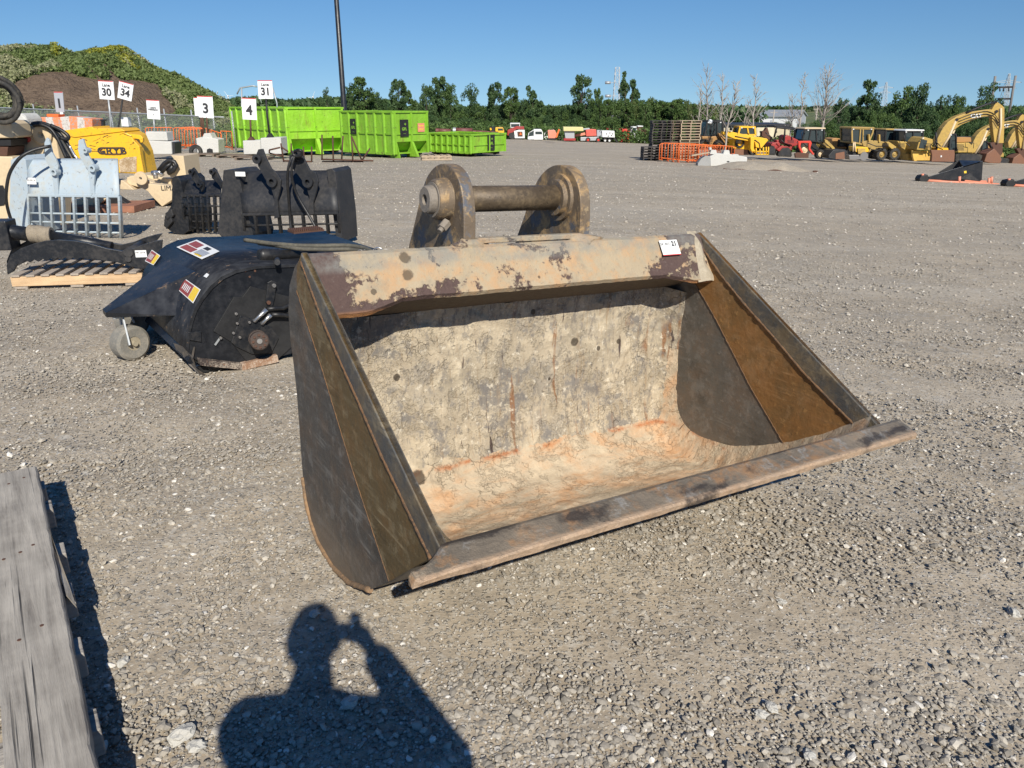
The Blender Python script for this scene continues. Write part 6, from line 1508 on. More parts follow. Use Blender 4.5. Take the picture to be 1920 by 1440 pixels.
part(F_, r, 'body', 'salmon', mp(za, [(610,692),(672,690),(690,720),(684,765),(614,765)]), 0, .9, .04); part(F_, r, 'mast', 'orange', mp(za, [(706,680),(720,686),(692,760),(680,755)]), -.2, 0)
part(F_, r, 'base', 'black', mp(za, [(606,765),(690,765),(688,780),(608,780)]), 0, .9)
F_, r = V(*za(830, 785), 'pale yellow box-shaped lift behind the red boom lift', 'scissor lift', 'scissor_lift', 92)
part(F_, r, 'platform_box', paint('pale_yellow_paint', (.70,.62,.28), .5), mp(za, [(750,662),(928,664),(932,700),(752,700)]), 0, 1.6, .04); part(F_, r, 'mast', 'galv', mp(za, [(760,700),(850,700),(850,765),(770,765)]), .3, 1.0); part(F_, r, 'chassis', 'red', mp(za, [(755,765),(860,765),(862,785),(755,785)]), 0, 1.6)
F_, r = V(*za(980, 798), 'red boom lift on four wheels in the middle row', 'boom lift', 'boom_lift')
part(F_, r, 'turret', paint('faded_red_paint', (.66,.10,.07), .5), mp(za, [(952,690),(1000,682),(1046,684),(1050,745),(955,748)]), 0, 1.3, .06); part(F_, r, 'chassis', 'galv', mp(za, [(905,755),(1070,752),(1075,785),(905,788)]), .1, 1.2, .03)
part(F_, r, 'boom', 'salmon', mp(za, [(835,735),(945,712),(950,735),(850,752)]), .2, .5, .02); part(F_, r, 'upper_boom', 'galv', mp(za, [(850,682),(985,672),(990,684),(852,700)]), .3, .6, .02); part(F_, r, 'basket', 'red', mp(za, [(800,770),(832,766),(830,792),(770,792)]), -.2, .6, .02)
tubes(F_, r, 'basket_rail', 'red', [mp(za, [(835,700),(828,792)]), mp(za, [(800,770),(815,720)])], .05, 6)
for a in (973, 1066): wheel(F_, r, *za(a, 778), 4.4, -.1, .3, rim='bright_red', lugs=False)
F_, r = V(*za(1160, 802), 'white generator trailer with dark gauges and twin wheels', 'generator', 'generator_trailer')
part(F_, r, 'housing', 'white', mp(za, [(1098,695),(1210,698),(1214,758),(1100,755)]), 0, 1.4, .04); part(F_, r, 'rear_housing', 'sign_grey', mp(za, [(1052,692),(1098,690),(1100,755),(1052,745)]), .2, 1.2, .03)
for a, b in ((1135,720),(1165,712),(1180,735),(1190,720),(1150,740)): part(F_, r, 'gauge', 'ink', mp(za, [(a,b),(a+9,b),(a+9,b+9),(a,b+9)]), -.03, 0)
for a in (1127, 1166): wheel(F_, r, *za(a, 784), 3.6, -.1, .25, rim='white', lugs=False)
part(F_, r, 'drawbar', 'black', mp(za, [(1052,760),(1215,758),(1240,795),(1232,800),(1205,775),(1052,775)]), .3, .6)
F_, r = V(*za(1285, 803), 'red truck with a raised red lifting deck in the middle row', 'truck', 'red_truck')
part(F_, r, 'lifting_deck', 'bright_red', mp(za, [(1138,675),(1230,672),(1345,684),(1348,706),(1262,704),(1255,690),(1140,688)]), 0, 1.8, .03); part(F_, r, 'hopper', 'bright_red', mp(za, [(1250,738),(1312,734),(1318,800),(1252,800)]), -.3, 1.5, .04); part(F_, r, 'rear_frame', 'bright_red', mp(za, [(1325,720),(1345,715),(1348,802),(1330,804)]), 0, 1.5, .02)
part(F_, r, 'dark_body', 'black', mp(za, [(1200,690),(1262,700),(1330,706),(1325,780),(1210,780)]), .2, 1.6); part(F_, r, 'white_flash', 'white', mp(za, [(1285,748),(1300,744),(1290,765)]), -.33, -.31)
for a in (1225, 1275): wheel(F_, r, *za(a, 790), 3.6, 0, .3, rim='rusty', lugs=False)
F_, r = V(*za(1430, 808), 'white-cabbed utility truck with dark equipment on its bed, left of the pallet stacks', 'truck', 'utility_truck')
part(F_, r, 'cab_body', 'white', mp(za, [(1352,715),(1372,662),(1410,658),(1415,740),(1400,775),(1350,775)]), 0, 2, .05); part(F_, r, 'windscreen', 'glass', mp(za, [(1362,705),(1378,670),(1404,668),(1404,705)]), -.03, .0)
part(F_, r, 'dark_bed', 'black', mp(za, [(1410,740),(1510,738),(1512,775),(1400,778)]), 0, 2); part(F_, r, 'equipment', 'rusty', mp(za, [(1412,672),(1440,660),(1465,668),(1475,690),(1500,686),(1512,740),(1412,740)]), .2, 1.8, .05); part(F_, r, 'beacon_bar', 'white', mp(za, [(1420,650),(1468,652),(1468,660),(1420,660)]), .3, 1.4)
for a in (1425, 1486, 1368): wheel(F_, r, *za(a, 790), 4.2, 0, .35, rim='white', lugs=False)

# ================================================================== MACHINES, RIGHT ROW
def resampleN2(P, n):
    P = np.array(P, float); d = np.r_[0, np.cumsum(np.linalg.norm(np.diff(P, axis=0), axis=1))]; t = np.linspace(0, d[-1], n); return [(float(np.interp(a, d, P[:, 0])), float(np.interp(a, d, P[:, 1]))) for a in t]
F_, r = V(*zb(820, 905), 'orange-yellow wheel loader with a wide scoured bucket, leftmost of the right row', 'wheel loader', 'wheel_loader', 52, 6)
cab(F_, r, mp(zb, [(740,592),(885,592),(888,735),(712,735)]), .6, 1.9, 'black', None, [(zb(812,592), zb(800,735)), (zb(832,592), zb(832,735))], .05)
part(F_, r, 'engine_body', paint('burnt_orange_paint', (.42,.22,.07), .5, .2, (.15,.1,.06), .4, .9), mp(zb, [(690,735),(835,735),(840,700),(880,722),(960,790),(990,800),(990,860),(700,860)]), .5, 2.0, .04); ob_ = bpy.data.materials['burnt_orange_paint']; M['burnt'] = ob_
part(F_, r, 'lift_arm', 'burnt', mp(zb, [(845,705),(870,712),(940,800),(1010,850),(1000,875),(930,835),(860,740)]), .2, .45, .02)
part(F_, r, 'loader_bucket', 'rust_bucket', mp(zb, [(985,805),(1118,808),(1130,840),(1122,880),(1138,912),(1000,914),(990,870),(1000,840)]), -.9, .9, .02)
for a, b in ((855,820), (715,815)): wheel(F_, r, *zb(a, b), 9.5, .1, .6, rim='burnt')
MB().blob(F_.q(*zb(767,598), .6), .16, 10, 8).build('beacon', M['white'], r); part(F_, r, 'tail_light', 'orange', mp(zb, [(722,770),(742,770),(742,790),(722,790)]), .45, .5)
F_, r = V(*zb(1200, 912), 'bright yellow telehandler with boom lowered and fork carriage, second in the right row', 'telehandler', 'telehandler', 51, 6)
part(F_, r, 'boom', 'yellow', mp(zb, [(885,690),(960,690),(1110,722),(1215,742),(1300,755),(1318,770),(1250,850),(1200,840),(1190,790),(1000,760),(890,715)]), -.1, .3, .02)
cab(F_, r, mp(zb, [(1048,648),(1188,648),(1195,722),(1030,722)]), .5, 1.4, 'yellow', None, [(zb(1118,648), zb(1130,722))], .05)
part(F_, r, 'chassis', 'yellow', mp(zb, [(980,760),(1150,760),(1200,840),(1200,870),(985,850)]), .3, 1.6, .03); part(F_, r, 'front_frame', 'yellow', mp(zb, [(1150,745),(1185,745),(1180,850),(1196,880),(1160,880),(1148,850)]), -.4, .0, .02)
tubes(F_, r, 'fork_carriage', 'yellow', [mp(zb, [(1202,842),(1200,912)]), mp(zb, [(1318,835),(1318,910)]), mp(zb, [(1200,880),(1318,880)]), mp(zb, [(1200,908),(1318,908)]), mp(zb, [(1235,842),(1240,910)]), mp(zb, [(1270,838),(1270,910)]), mp(zb, [(1296,836),(1298,910)])], .045, 6)
for a, b in ((1050,800), (1180,868)): wheel(F_, r, *zb(a, b), 9, .2, .5, rim='yellow')
for p in ((962,680), (920,700)): MB().cyl(F_.q(*zb(*p), -.2), tuple(np.array(F_.q(*zb(*p), -.2))+np.array((0, 0, .25))), .09, 12).build('beacon', M['black'], r)
F_, r = V(*zb(1450, 928), 'red trencher tractor on four triangular rubber tracks with a front blade', 'trencher', 'trencher_tractor', 52, 8)
part(F_, r, 'hood', 'red', mp(zb, [(1472,735),(1500,722),(1600,770),(1625,800),(1560,835),(1470,805)]), .3, 1.2, .04); part(F_, r, 'chassis', 'red', mp(zb, [(1335,800),(1420,790),(1440,820),(1560,835),(1540,870),(1350,850)]), .3, 1.2, .04)
part(F_, r, 'seat_pod', 'red', mp(zb, [(1395,770),(1425,768),(1432,815),(1400,820)]), .5, 1.0, .04)
tubes(F_, r, 'roll_cage', 'black', [mp(zb, [(1372,745),(1392,665),(1402,650),(1475,655),(1470,735),(1462,800)]), mp(zb, [(1400,652),(1560,668),(1568,735)]), [(*zb(1402,652), 1.2), (*zb(1475,657), 1.2)]], .06, 8); part(F_, r, 'canopy', 'black', mp(zb, [(1370,640),(1380,632),(1490,636),(1570,652),(1572,668),(1475,658),(1400,652)]), .2, 1.3, .02)
tracks(F_, r, mp(zb, [(1420,925),(1408,905),(1450,842),(1500,838),(1520,850),(1540,900),(1535,930),(1460,925)]), -.1, .35); tracks(F_, r, mp(zb, [(1322,910),(1318,860),(1340,825),(1370,828),(1395,880),(1385,912)]), .1, .35)
part(F_, r, 'fender', 'red', mp(zb, [(1400,860),(1440,828),(1500,832),(1520,845),(1495,842),(1450,846),(1420,880)]), -.12, .3, .02)
part(F_, r, 'blade_frame', 'bright_red', mp(zb, [(1600,780),(1720,778),(1730,800),(1715,850),(1755,905),(1740,912),(1700,860),(1700,800),(1630,798),(1622,830),(1650,890),(1632,895),(1605,840)]), -.35, -.2, .02)
part(F_, r, 'front_blade', 'rusty', mp(zb, [(1570,898),(1600,888),(1700,896),(1700,940),(1575,940)]), -.8, -.65, .02); part(F_, r, 'digging_chain', 'rusty', mp(zb, [(1258,690),(1285,682),(1300,655),(1310,652),(1330,720),(1362,755),(1340,775),(1290,752),(1255,735)]), .4, .7, .02)
def backhoe():
    F_, r = V(*zb(1770, 935), 'yellow backhoe loader with a cream cab roof and lowered front bucket', 'backhoe', 'backhoe_loader', 53, 8)
    cab(F_, r, mp(zb, [(1665,668),(1845,668),(1842,790),(1640,770)]), .3, 1.5, 'black', 'beige', [(zb(1722,668), zb(1700,775)), (zb(1770,668), zb(1775,780))], .045)
    part(F_, r, 'hood', 'cat_yellow', mp(zb, [(1770,770),(1840,752),(1900,790),(1915,850),(1790,850),(1765,820)]), .4, 1.4, .04); part(F_, r, 'chassis', 'black', mp(zb, [(1640,775),(1800,790),(1900,850),(1880,890),(1660,870)]), .4, 1.4, .03)
    part(F_, r, 'lift_arm', 'cat_yellow', mp(z6, [(1485,615),(1505,612),(1590,700),(1592,712),(1555,765),(1540,762),(1560,710),(1480,640)]), -.1, .1, .02)
    part(F_, r, 'lift_arm', 'cat_yellow', mp(z6, [(1405,615),(1425,608),(1520,720),(1560,770),(1540,785),(1500,735)]), 1.3, 1.5, .02)
    wheel(F_, r, *zb(1812, 904), 8.3, -.1, .35, rim='beige'); wheel(F_, r, *zb(1665, 862), 12.5, -.1, .45, rim='beige')
    part(F_, r, 'loader_bucket', 'charcoal', mp(z6, [(1575,730),(1600,722),(1710,724),(1735,745),(1700,830),(1600,832),(1525,820),(1522,790)]), -1.0, .9, .03); part(F_, r, 'bucket_wear_face', 'rust_bucket', mp(z6, [(1602,765),(1700,745),(1704,828),(1600,830)]), -1.03, -1.005)
backhoe()
F_, r = V(*zc(185, 950), 'rust-topped skid steer behind the backhoe bucket', 'skid steer', 'skid_steer', 58, 6)
part(F_, r, 'body', 'burnt', mp(zc, [(100,760),(140,750),(225,765),(255,850),(240,880),(110,880)]), .3, 1.5, .04); cab(F_, r, mp(zc, [(165,770),(235,770),(240,830),(160,828)]), .25, 1.4, 'black', None, pr=.04); part(F_, r, 'dark_lift_arm', 'black', mp(zc, [(240,715),(285,700),(292,880),(262,890),(250,800)]), .0, .3, .02)
for a in (140, 225): wheel(F_, r, *zc(a, 895), 7, .1, .35, rim='burnt')
F_, r = V(*zc(360, 958), 'small bright yellow roller with a pale steel drum', 'roller', 'compact_roller', 54, 4)
part(F_, r, 'body', 'yellow', mp(zc, [(318,835),(440,838),(452,865),(448,885),(330,885),(320,865)]), 0, .9, .03); part(F_, r, 'side_panel', 'cat_yellow', mp(zc, [(345,850),(420,852),(420,905),(350,900)]), -.1, .0, .01); tubes(F_, r, 'roll_bar', 'beige', [mp(zc, [(300,880),(305,795),(318,790),(322,880)])], .05, 6)
c = F_.q(*zc(405, 925), -.2); MB().ring((c[0], c[1], c[2]), (0, 1, 0), [(0, 0), (0, .28), (1.0, .28), (1.0, 0)], 24).build('drum', M['steel'], r); part(F_, r, 'front_plate', 'steel', mp(zc, [(262,915),(360,912),(375,955),(268,957)]), -.2, .5, .02); part(F_, r, 'frame', 'black', mp(zc, [(300,885),(450,885),(450,910),(300,912)]), .1, .8)
F_, r = V(*zc(560, 958), 'dull yellow motor grader with an open cab and large tyres', 'grader', 'motor_grader', 55, 8)
cab(F_, r, mp(zc, [(288,660),(490,664),(485,700),(455,770),(385,810),(290,790)]), .6, 2.0, 'dull_yellow', 'dull_yellow', [(zc(370,664), zc(360,800)), (zc(395,664), zc(392,800))], .05)
part(F_, r, 'frame', 'dull_yellow', mp(zc, [(385,790),(450,770),(560,780),(620,792),(705,830),(712,850),(640,870),(560,850),(470,870),(460,890),(450,880),(470,850),(400,830)]), .5, 1.0, .03); part(F_, r, 'lift_post', 'cat_yellow', mp(zc, [(448,718),(460,716),(462,780),(450,785)]), .4, .6); part(F_, r, 'lift_post', 'cat_yellow', mp(zc, [(546,720),(558,718),(560,790),(546,790)]), .4, .6)
part(F_, r, 'cylinder_guard', 'cat_yellow', mp(zc, [(615,790),(640,786),(712,835),(700,870),(690,905),(672,905),(672,860),(640,830)]), .1, .4, .02)
for a, b, rr in ((577,905,11),(505,910,8),(700,905,11)): wheel(F_, r, *zc(a, b), rr, .0 if rr > 9 else 1.2, .5, rim='dull_yellow')
F_, r = V(*zc(740, 965), 'yellow wheel loader with a dark glazed cab behind the grader wheel', 'wheel loader', 'wheel_loader', 58, 8)
cab(F_, r, mp(zc, [(612,676),(778,680),(770,800),(600,800)]), .4, 1.8, 'black', 'cat_yellow', [(zc(690,678), zc(675,800))], .05); wheel(F_, r, *zc(760, 890), 13.5, .0, .6, rim='cat_yellow'); part(F_, r, 'body', 'cat_yellow', mp(zc, [(720,790),(770,770),(860,800),(900,860),(860,960),(820,955),(800,880),(740,840)]), .3, 1.4, .04)
wheel(F_, r, *zc(660, 890), 12, 1.2, .6, rim='cat_yellow')
F_, r = V(*zc(880, 972), 'yellow dozer with a dark cab and bright yellow blade', 'dozer', 'bulldozer', 56, 8)
cab(F_, r, mp(zc, [(795,686),(962,686),(958,770),(900,812),(790,790)]), .8, 2.0, 'black', 'white', [(zc(872,686), zc(865,800))], .05)
part(F_, r, 'hood', 'cat_yellow', mp(zc, [(720,780),(800,785),(870,810),(905,850),(905,930),(820,960),(790,880),(740,820)]), .3, 1.6, .05); part(F_, r, 'lower_frame', 'cat_yellow', mp(zc, [(820,900),(870,905),(872,968),(822,966)]), .0, .9, .02)
part(F_, r, 'blade', paint('bright_blade_yellow', (.72,.48,.10), .45, .15, (.4,.2,.08), .5, 1.2), mp(zc, [(862,870),(1025,872),(1034,905),(1028,970),(880,972),(868,930)]), -.6, -.4, .03)
tracks(F_, r, mp(zc, [(880,968),(870,930),(900,905),(1030,905),(1040,930),(1035,968)]), .2, .4)
F_, r = V(*zc(1150, 978), 'tilted yellow crawler machine with a wide rusty blade, right of the yellow dozer', 'dozer', 'bulldozer', 55, 8)
part(F_, r, 'cab_housing', 'cat_yellow', mp(zc, [(985,742),(1060,765),(1062,800),(1040,868),(905,864),(925,790),(960,748)]), .2, 1.5, .04); part(F_, r, 'side_window', 'glass', mp(zc, [(950,760),(1005,775),(985,850),(925,845)]), .15, .2)
part(F_, r, 'rusty_blade', 'rust_bucket', mp(zc, [(1040,866),(1262,866),(1266,900),(1260,978),(1044,976),(1050,920)]), -.6, -.4, .03); part(F_, r, 'blade_mark', 'white', mp(zc, [(1130,918),(1142,916),(1142,932),(1130,934)]), -.62, -.605)
tubes(F_, r, 'exhaust', 'black', [mp(zc, [(1085,700),(1090,760),(1090,860)])], .07, 8); part(F_, r, 'engine_deck', 'yellow', mp(zc, [(1100,845),(1200,845),(1205,868),(1100,868)]), .1, 1.2)
def excavator(lab, Y, dx, dy, sc=1.0, logo=True, full=True):
    T = lambda p: [zc(a*sc+dx, b*sc+dy) for a, b in p]
    F_, r = V(*T([(1400, 985)])[0], lab, 'excavator', 'excavator', Y, 5, 'yellow excavators at the right edge')
    bo = part(F_, r, 'boom', 'cat_yellow', T([(1095,770),(1150,660),(1200,600),(1280,550),(1400,505),(1600,480),(1640,486),(1640,530),(1440,580),(1330,625),(1250,680),(1190,760),(1140,840),(1105,850)]), .0, .55, .03)
    part(F_, r, 'stick', 'cat_yellow', T([(1618,480),(1660,404),(1710,440),(1735,465),(1735,620),(1728,800),(1680,800),(1640,792),(1618,600)]), .08, .46, .02)
    tubes(F_, r, 'ram', 'black', [T([(1370,515),(1470,470),(1560,435),(1660,410)])], .08, 8)
    for ln in (T([(1280,575),(1210,740),(1140,850)]), [(a[0], a[1], .6) for a in T([(1290,600),(1240,720),(1180,840)])], T([(1700,470),(1700,640),(1670,800)])): tubes(F_, r, 'boom_cylinder', 'beige', [ln], .085, 8)
    for k in range(3): tubes(F_, r, 'hydraulic_hose', 'hose', [[(a, b+k*5, -.04-.02*k) for a, b in resampleN2(T([(1300,570),(1400,530),(1560,495),(1640,520),(1690,600)]), 12)]], .028, 6)
    tubes(F_, r, 'boom_pin', 'charcoal', [[(*T([(1285,578)])[0], -.1), (*T([(1285,578)])[0], .7)], [(*T([(1660,500)])[0], -.1), (*T([(1660,500)])[0], .6)]], .11, 12)
    if logo:
        part(F_, bo, 'logo_patch', 'black', T([(1416,538),(1530,524),(1490,548),(1440,562)]), -.012, -.001); q = F_.q(*T([(1468, 543)])[0], -.02); text('logo_lettering', 'CAT', M['white'], bo, q, .38*sc, bold=.012, thick=.004, xs=1.2)
    if full:
        cab(F_, r, T([(1220,715),(1275,715),(1280,870),(1215,870)]), .3, 1.3, 'black', None, pr=.04)
        part(F_, r, 'upper_body', 'cat_yellow', T([(1275,800),(1400,796),(1460,850),(1460,890),(1275,890)]), .4, 2.4, .04); part(F_, r, 'engine_hood', 'burnt', T([(1280,742),(1420,745),(1430,790),(1280,795)]), .8, 2.4, .04)
    tracks(F_, r, T([(1270,965),(1275,905),(1340,898),(1500,905),(1540,925),(1545,955),(1500,990),(1300,985)]), .2, .6)
    part(F_, r, 'digging_bucket', 'rust_bucket', T([(1545,975),(1570,900),(1640,850),(1700,920),(1710,960),(1695,992),(1600,990)]), -.2, .8, .04); part(F_, r, 'bucket_linkage', 'rusty', T([(1600,800),(1640,790),(1720,800),(1718,900),(1690,930),(1640,870)]), .1, .5, .03)
    return r
excavator('yellow excavator with a lettered boom raised high, nearest at the right edge', 60, 0, 0)
excavator('second yellow excavator half hidden behind the nearest one, cut off by the right edge', 66, 489, 175, .85)
excavator('third yellow excavator boom lowest at the right edge', 70, 1003, 251, .70, logo=False, full=False)
def detail(nm, fn, F_, grilles=(), hoses=(), lights=(), rails=()):
    r_ = bpy.data.objects[nm]
    for (x0, y0, x1, y1, n_) in grilles:
        for i in range(n_): y = y0+(y1-y0)*(i+.25)/n_; part(F_, r_, 'grille_slat', 'black', mp(fn, [(x0,y),(x1,y+2),(x1,y+2+(y1-y0)/n_*.5),(x0,y+(y1-y0)/n_*.5)]), -.06, -.02)
    for ln in hoses: tubes(F_, r_, 'hydraulic_hose', 'hose', [[(*fn(a, b), -.12) for a, b in ln]], .03, 6)
    for (x, y) in lights: part(F_, r_, 'work_light', 'white', mp(fn, [(x,y),(x+12,y),(x+12,y+9),(x,y+9)]), -.1, -.02)
    for ln in rails: tubes(F_, r_, 'handrail', 'charcoal', [[(*fn(a, b), -.08) for a, b in ln]], .025, 6)
FD = lambda fn, x, y, yw, Y: Fr(*fn(x, y), yw, Y=Y)
detail('wheel_loader', zb, FD(zb, 820, 905, 6, 52), [(725,750,790,790,4)], [((900,760),(940,800),(990,830)), ((870,730),(920,790))], [(745,600),(860,600)], [((705,735),(700,660),(712,640)), ((888,735),(892,650))])
detail('telehandler', zb, FD(zb, 1200, 912, 6, 51), [(1010,770,1060,800,3)], [((1190,770),(1230,800),(1240,850)), ((1000,735),(1100,755),(1190,775))], [(1060,652),(1170,652)], [((1025,720),(1020,660),(1040,646))])
detail('trencher_tractor', zb, FD(zb, 1450, 928, 8, 52), [(1500,770,1560,800,4)], [((1430,760),(1470,800),(1540,820)), ((1290,700),(1330,740),(1380,790))], [(1590,790)], [((1340,830),(1345,780),(1390,760))])
detail('backhoe_loader', zb, FD(zb, 1770, 935, 8, 53), [(1840,785,1885,830,4)], [((1770,770),(1800,800),(1860,830)), ((1650,790),(1680,830),(1740,850))], [(1690,672),(1820,672)], [((1640,780),(1630,700),(1655,680)), ((1850,760),(1852,690))])
detail('motor_grader', zc, FD(zc, 560, 958, 8, 55), [(580,800,640,830,4)], [((440,800),(520,830),(600,830)), ((470,860),(540,870),(600,850))], [(300,664),(470,664)], [((280,790),(276,700),(288,668)), ((495,780),(498,700))])
detail('bulldozer', zc, FD(zc, 880, 972, 8, 56), [(730,800,790,840,4)], [((800,800),(860,840),(880,900))], [(800,690),(945,690)], [((790,790),(784,720))])
detail('bulldozer.001', zc, FD(zc, 1150, 978, 8, 55), [(1000,800,1040,850,4)], [((1070,800),(1100,840),(1150,860)), ((1080,780),(1130,830))], [(960,748)], [((1070,860),(1068,790),(1090,770))])
detail('excavator', zc, FD(zc, 1400, 985, 5, 60), [(1290,810,1350,870,6)], [((1600,800),(1620,860),(1660,890))], [(1224,718)], [((1280,800),(1285,740),(1420,738),(1425,790)), ((1440,850),(1445,800),(1400,790))])
# black hopper attachments on red frames
def hopper(lab, T, Y):
    F_, r = V(*T([(1250, 1190)])[0], lab, 'hopper', 'hopper_attachment', Y, 0, 'black hopper attachments on red frames')
    part(F_, r, 'near_plate', 'black_paint', T([(1020,1118),(1345,1020),(1505,975),(1532,972),(1520,1150),(1500,1162),(1380,1150),(1130,1148),(1015,1142)]), 0, .05, .004)
    part(F_, r, 'far_plate', 'charcoal', T([(1110,1080),(1305,962),(1345,1020),(1130,1090)]), .9, .95, .004)
    A = [F_.q(*p, .0) for p in T([(1345,1020),(1505,975)])]; B = [F_.q(*p, .92) for p in T([(1305,962),(1530,968)])]
    MB().add([A[0], A[1], B[1], B[0], *(tuple(np.array(p)+np.array((0,0,-.04))) for p in (A[0], A[1], B[1], B[0]))], [(0,1,2,3),(7,6,5,4),(0,4,5,1),(1,5,6,2),(2,6,7,3),(3,7,4,0)]).build('back_plate', M['black_paint'], r)
    part(F_, r, 'brace_plate', 'charcoal', T([(1310,1140),(1410,1085),(1500,1160)]), -.04, -.005, .003); part(F_, r, 'end_fitting', 'black', T([(930,1140),(950,1110),(1010,1098),(1022,1150),(990,1172),(935,1170)]), -.1, .3, .02)
    part(F_, r, 'yellow_mark', 'label_yellow', T([(1352,1065),(1375,1062),(1376,1084),(1354,1086)]), -.012, -.001); part(F_, r, 'pale_patch', 'sign_grey', T([(1372,985),(1415,982),(1415,1005),(1376,1008)]), .88, .92)
    fr = froot(F_, 'steel_skid_frame', 'red steel skid frame under ' + ('the wide black hopper' if Y > 31 else 'the black hopper cut off at the right edge'), 'frame', 'red skid frames')
    tubes(F_, fr, 'frame_rail', 'salmon', [T([(940,1150),(1200,1168),(1480,1178),(1680,1192)]), [(a, b, .8) for a, b in T([(1000,1140),(1300,1156),(1560,1165)])]], .05, 8)
    for p in (((1305,1185),(1310,1115)), ((1582,1212),(1590,1130)), ((1610,1180),(1615,1118)), ((958,1115),(960,1090))): tubes(F_, fr, 'frame_stub', 'salmon', [T(p)], .055, 8)
hopper('wide black V-shaped hopper attachment on a red frame at the right', lambda p: [zc(a, b) for a, b in p], 31.8)
hopper('black V-shaped hopper attachment cut off by the right edge', lambda p: [zc(a+820, b+45) for a, b in p], 30.4)

# ================================================================== BUILDINGS BEHIND
def far_building():
    F_ = Fr(1415, 250, 0, Y=92); r = froot(F_, 'storage_building', 'long low beige storage building with a dark roof line behind the right row', 'building')
    part(F_, r, 'wall', paint('beige_cladding', (.60,.52,.36), .6, .1), mp(zb, [(880,632),(1530,632),(1530,800),(880,800)]), 0, 8); part(F_, r, 'roof', 'charcoal', mp(zb, [(872,622),(1540,620),(1540,636),(872,636)]), -.3, 8.3)
    part(F_, r, 'lighter_wall', paint('pale_cladding', (.72,.64,.45), .6, .08), mp(zb, [(1210,640),(1370,640),(1370,790),(1210,790)]), -.06, 0)
    for a in (1235, 1385): part(F_, r, 'window', 'glass', mp(zb, [(a,684),(a+14,684),(a+14,700),(a,700)]), -.08, -.0)
    F_ = Fr(1425, 230, -32, Y=235); r = froot(F_, 'barn', 'white and grey barn with a pale metal gable roof on the hillside', 'barn')
    W_, D, H_ = 10.5, 11, 5.2; z0 = F_.q(*zb(1150, 605), 0)[2]; H2 = F_.q(*zb(1150, 545), 0)[2]; H3 = F_.q(*zb(1110, 497), 0)[2]
    MB().box(0, W_, 0, .3, z0-4, H2).build('front_wall', M['white'], r); MB().box(0, W_, D-.3, D, z0-4, H2).build('rear_wall', M['white'], r)
    for x in (0, W_-.3): MB().prism([(.3, z0-4), (D-.3, z0-4), (D-.3, H2), (D/2, H3), (.3, H2)], x, x+.3, 'x').build('gable_wall', M['sign_grey'], r)
    MB().prism([(-.5, H2-.1), (D/2, H3+.1), (D+.5, H2-.1), (D+.5, H2+.15), (D/2, H3+.4), (-.5, H2+.15)], -.4, W_+.4, 'x').build('metal_roof', M['galv'], r)
    MB().box(W_*.3, W_*.34, -.05, 0, z0, H2-1).build('door', M['sign_grey'], r)
    F_ = Fr(1386, 230, -20, Y=215); r = froot(F_, 'shed', 'small pale shed left of the barn', 'shed'); z0 = F_.q(*zb(1045, 612), 0)[2]; H2 = F_.q(*zb(1045, 585), 0)[2]; H3 = F_.q(*zb(1045, 566), 0)[2]
    MB().box(-4.5, 4.0, 0, 6, z0-4, H2).build('wall', M['sign_grey'], r); MB().prism([(-.3, H2+.01), (3, H3), (6.3, H2+.01)], -4.8, 4.3, 'x').build('roof', M['galv'], r)
far_building()
# grassy slope behind the barn
def slope():
    mb = MB(); nx, ny = 40, 12
    for j in range(ny+1):
        for i in range(nx+1):
            px = 1330+i*(2050-1330)/nx; Y = 200+j*18; p = at_dist(px, Y); r = ray(px, 215); 
            top = ray(px, 205 if px > 1440 else 212); tz = CAMP[2]+top[2]/top[1]*416; t = j/ny; e = min(1, max(0, (px-1330)/80))
            mb.v.append((p[0], Y, p[2]-.3+(tz-p[2])*(t**1.2)*e + .4*mnoise.noise(Vector((i*.4, j*.6, 0)))*t))
    for j in range(ny):
        for i in range(nx): k = j*(nx+1)+i; mb.f.append((k, k+1, k+nx+2, k+nx+1)); mb.sm.append(True)
    n = NT('field_grass', .9); v = n.co(); a = n.noise(v, .05, 5, .6); c = n.mix(n.ramp(a, (.4, 0.0), (.6, 1.0)), (.06,.10,.03), (.17,.17,.07)); m = n.out(c, .9, n.noise(v, 2, 5, .7), .3, 1)
    o = mb.build('hill', m, None); tag(o, 'grassy hillside rising behind the barn', kind='structure')
slope()

# ================================================================== MASTS, PYLONS, TURBINES
def lattice(F_, r, px, pyt, w0, w1, n=9, rad=.06, name='lattice_tower', mat='galv'):
    zt = F_.q(px, pyt, 0)[2]; mb = MB()
    for i in range(n):
        t0, t1 = i/n, (i+1)/n; a = w0*(1-t0)+w1*t0; b = w0*(1-t1)+w1*t1; z0_, z1_ = zt*t0, zt*t1
        for sx, sy in ((-1,-1),(1,-1),(1,1),(-1,1)): mb.bar((a*sx, a*sy, z0_), (b*sx, b*sy, z1_), rad)
        mb.bar((-a, -a, z0_), (b, -b, z1_), rad*.7); mb.bar((a, -a, z0_), (-b, -b, z1_), rad*.7); mb.bar((-b, -b, z1_), (b, -b, z1_), rad*.7); mb.bar((-a, -a, z0_), (-b, b, z1_), rad*.7); mb.bar((a, -a, z0_), (b, b, z1_), rad*.7)
    return mb.build(name, M[mat], r), zt
F_ = Fr(1154, 250, 0, Y=150); r = froot(F_, 'lattice_mast', 'narrow steel lattice mast rising behind the middle trees', 'mast'); o, zt = lattice(F_, r, 1158, 126, .75, .35, 10, .09)
for yy in (180, 155): q = F_.q(1145, yy, 0); MB().cyl(q, (q[0]-1.0, q[1], q[2]), .25, 10).build('antenna', M['galv'], r); MB().bar(q, (0, 0, q[2]), .08).build('antenna_arm', M['galv'], r)
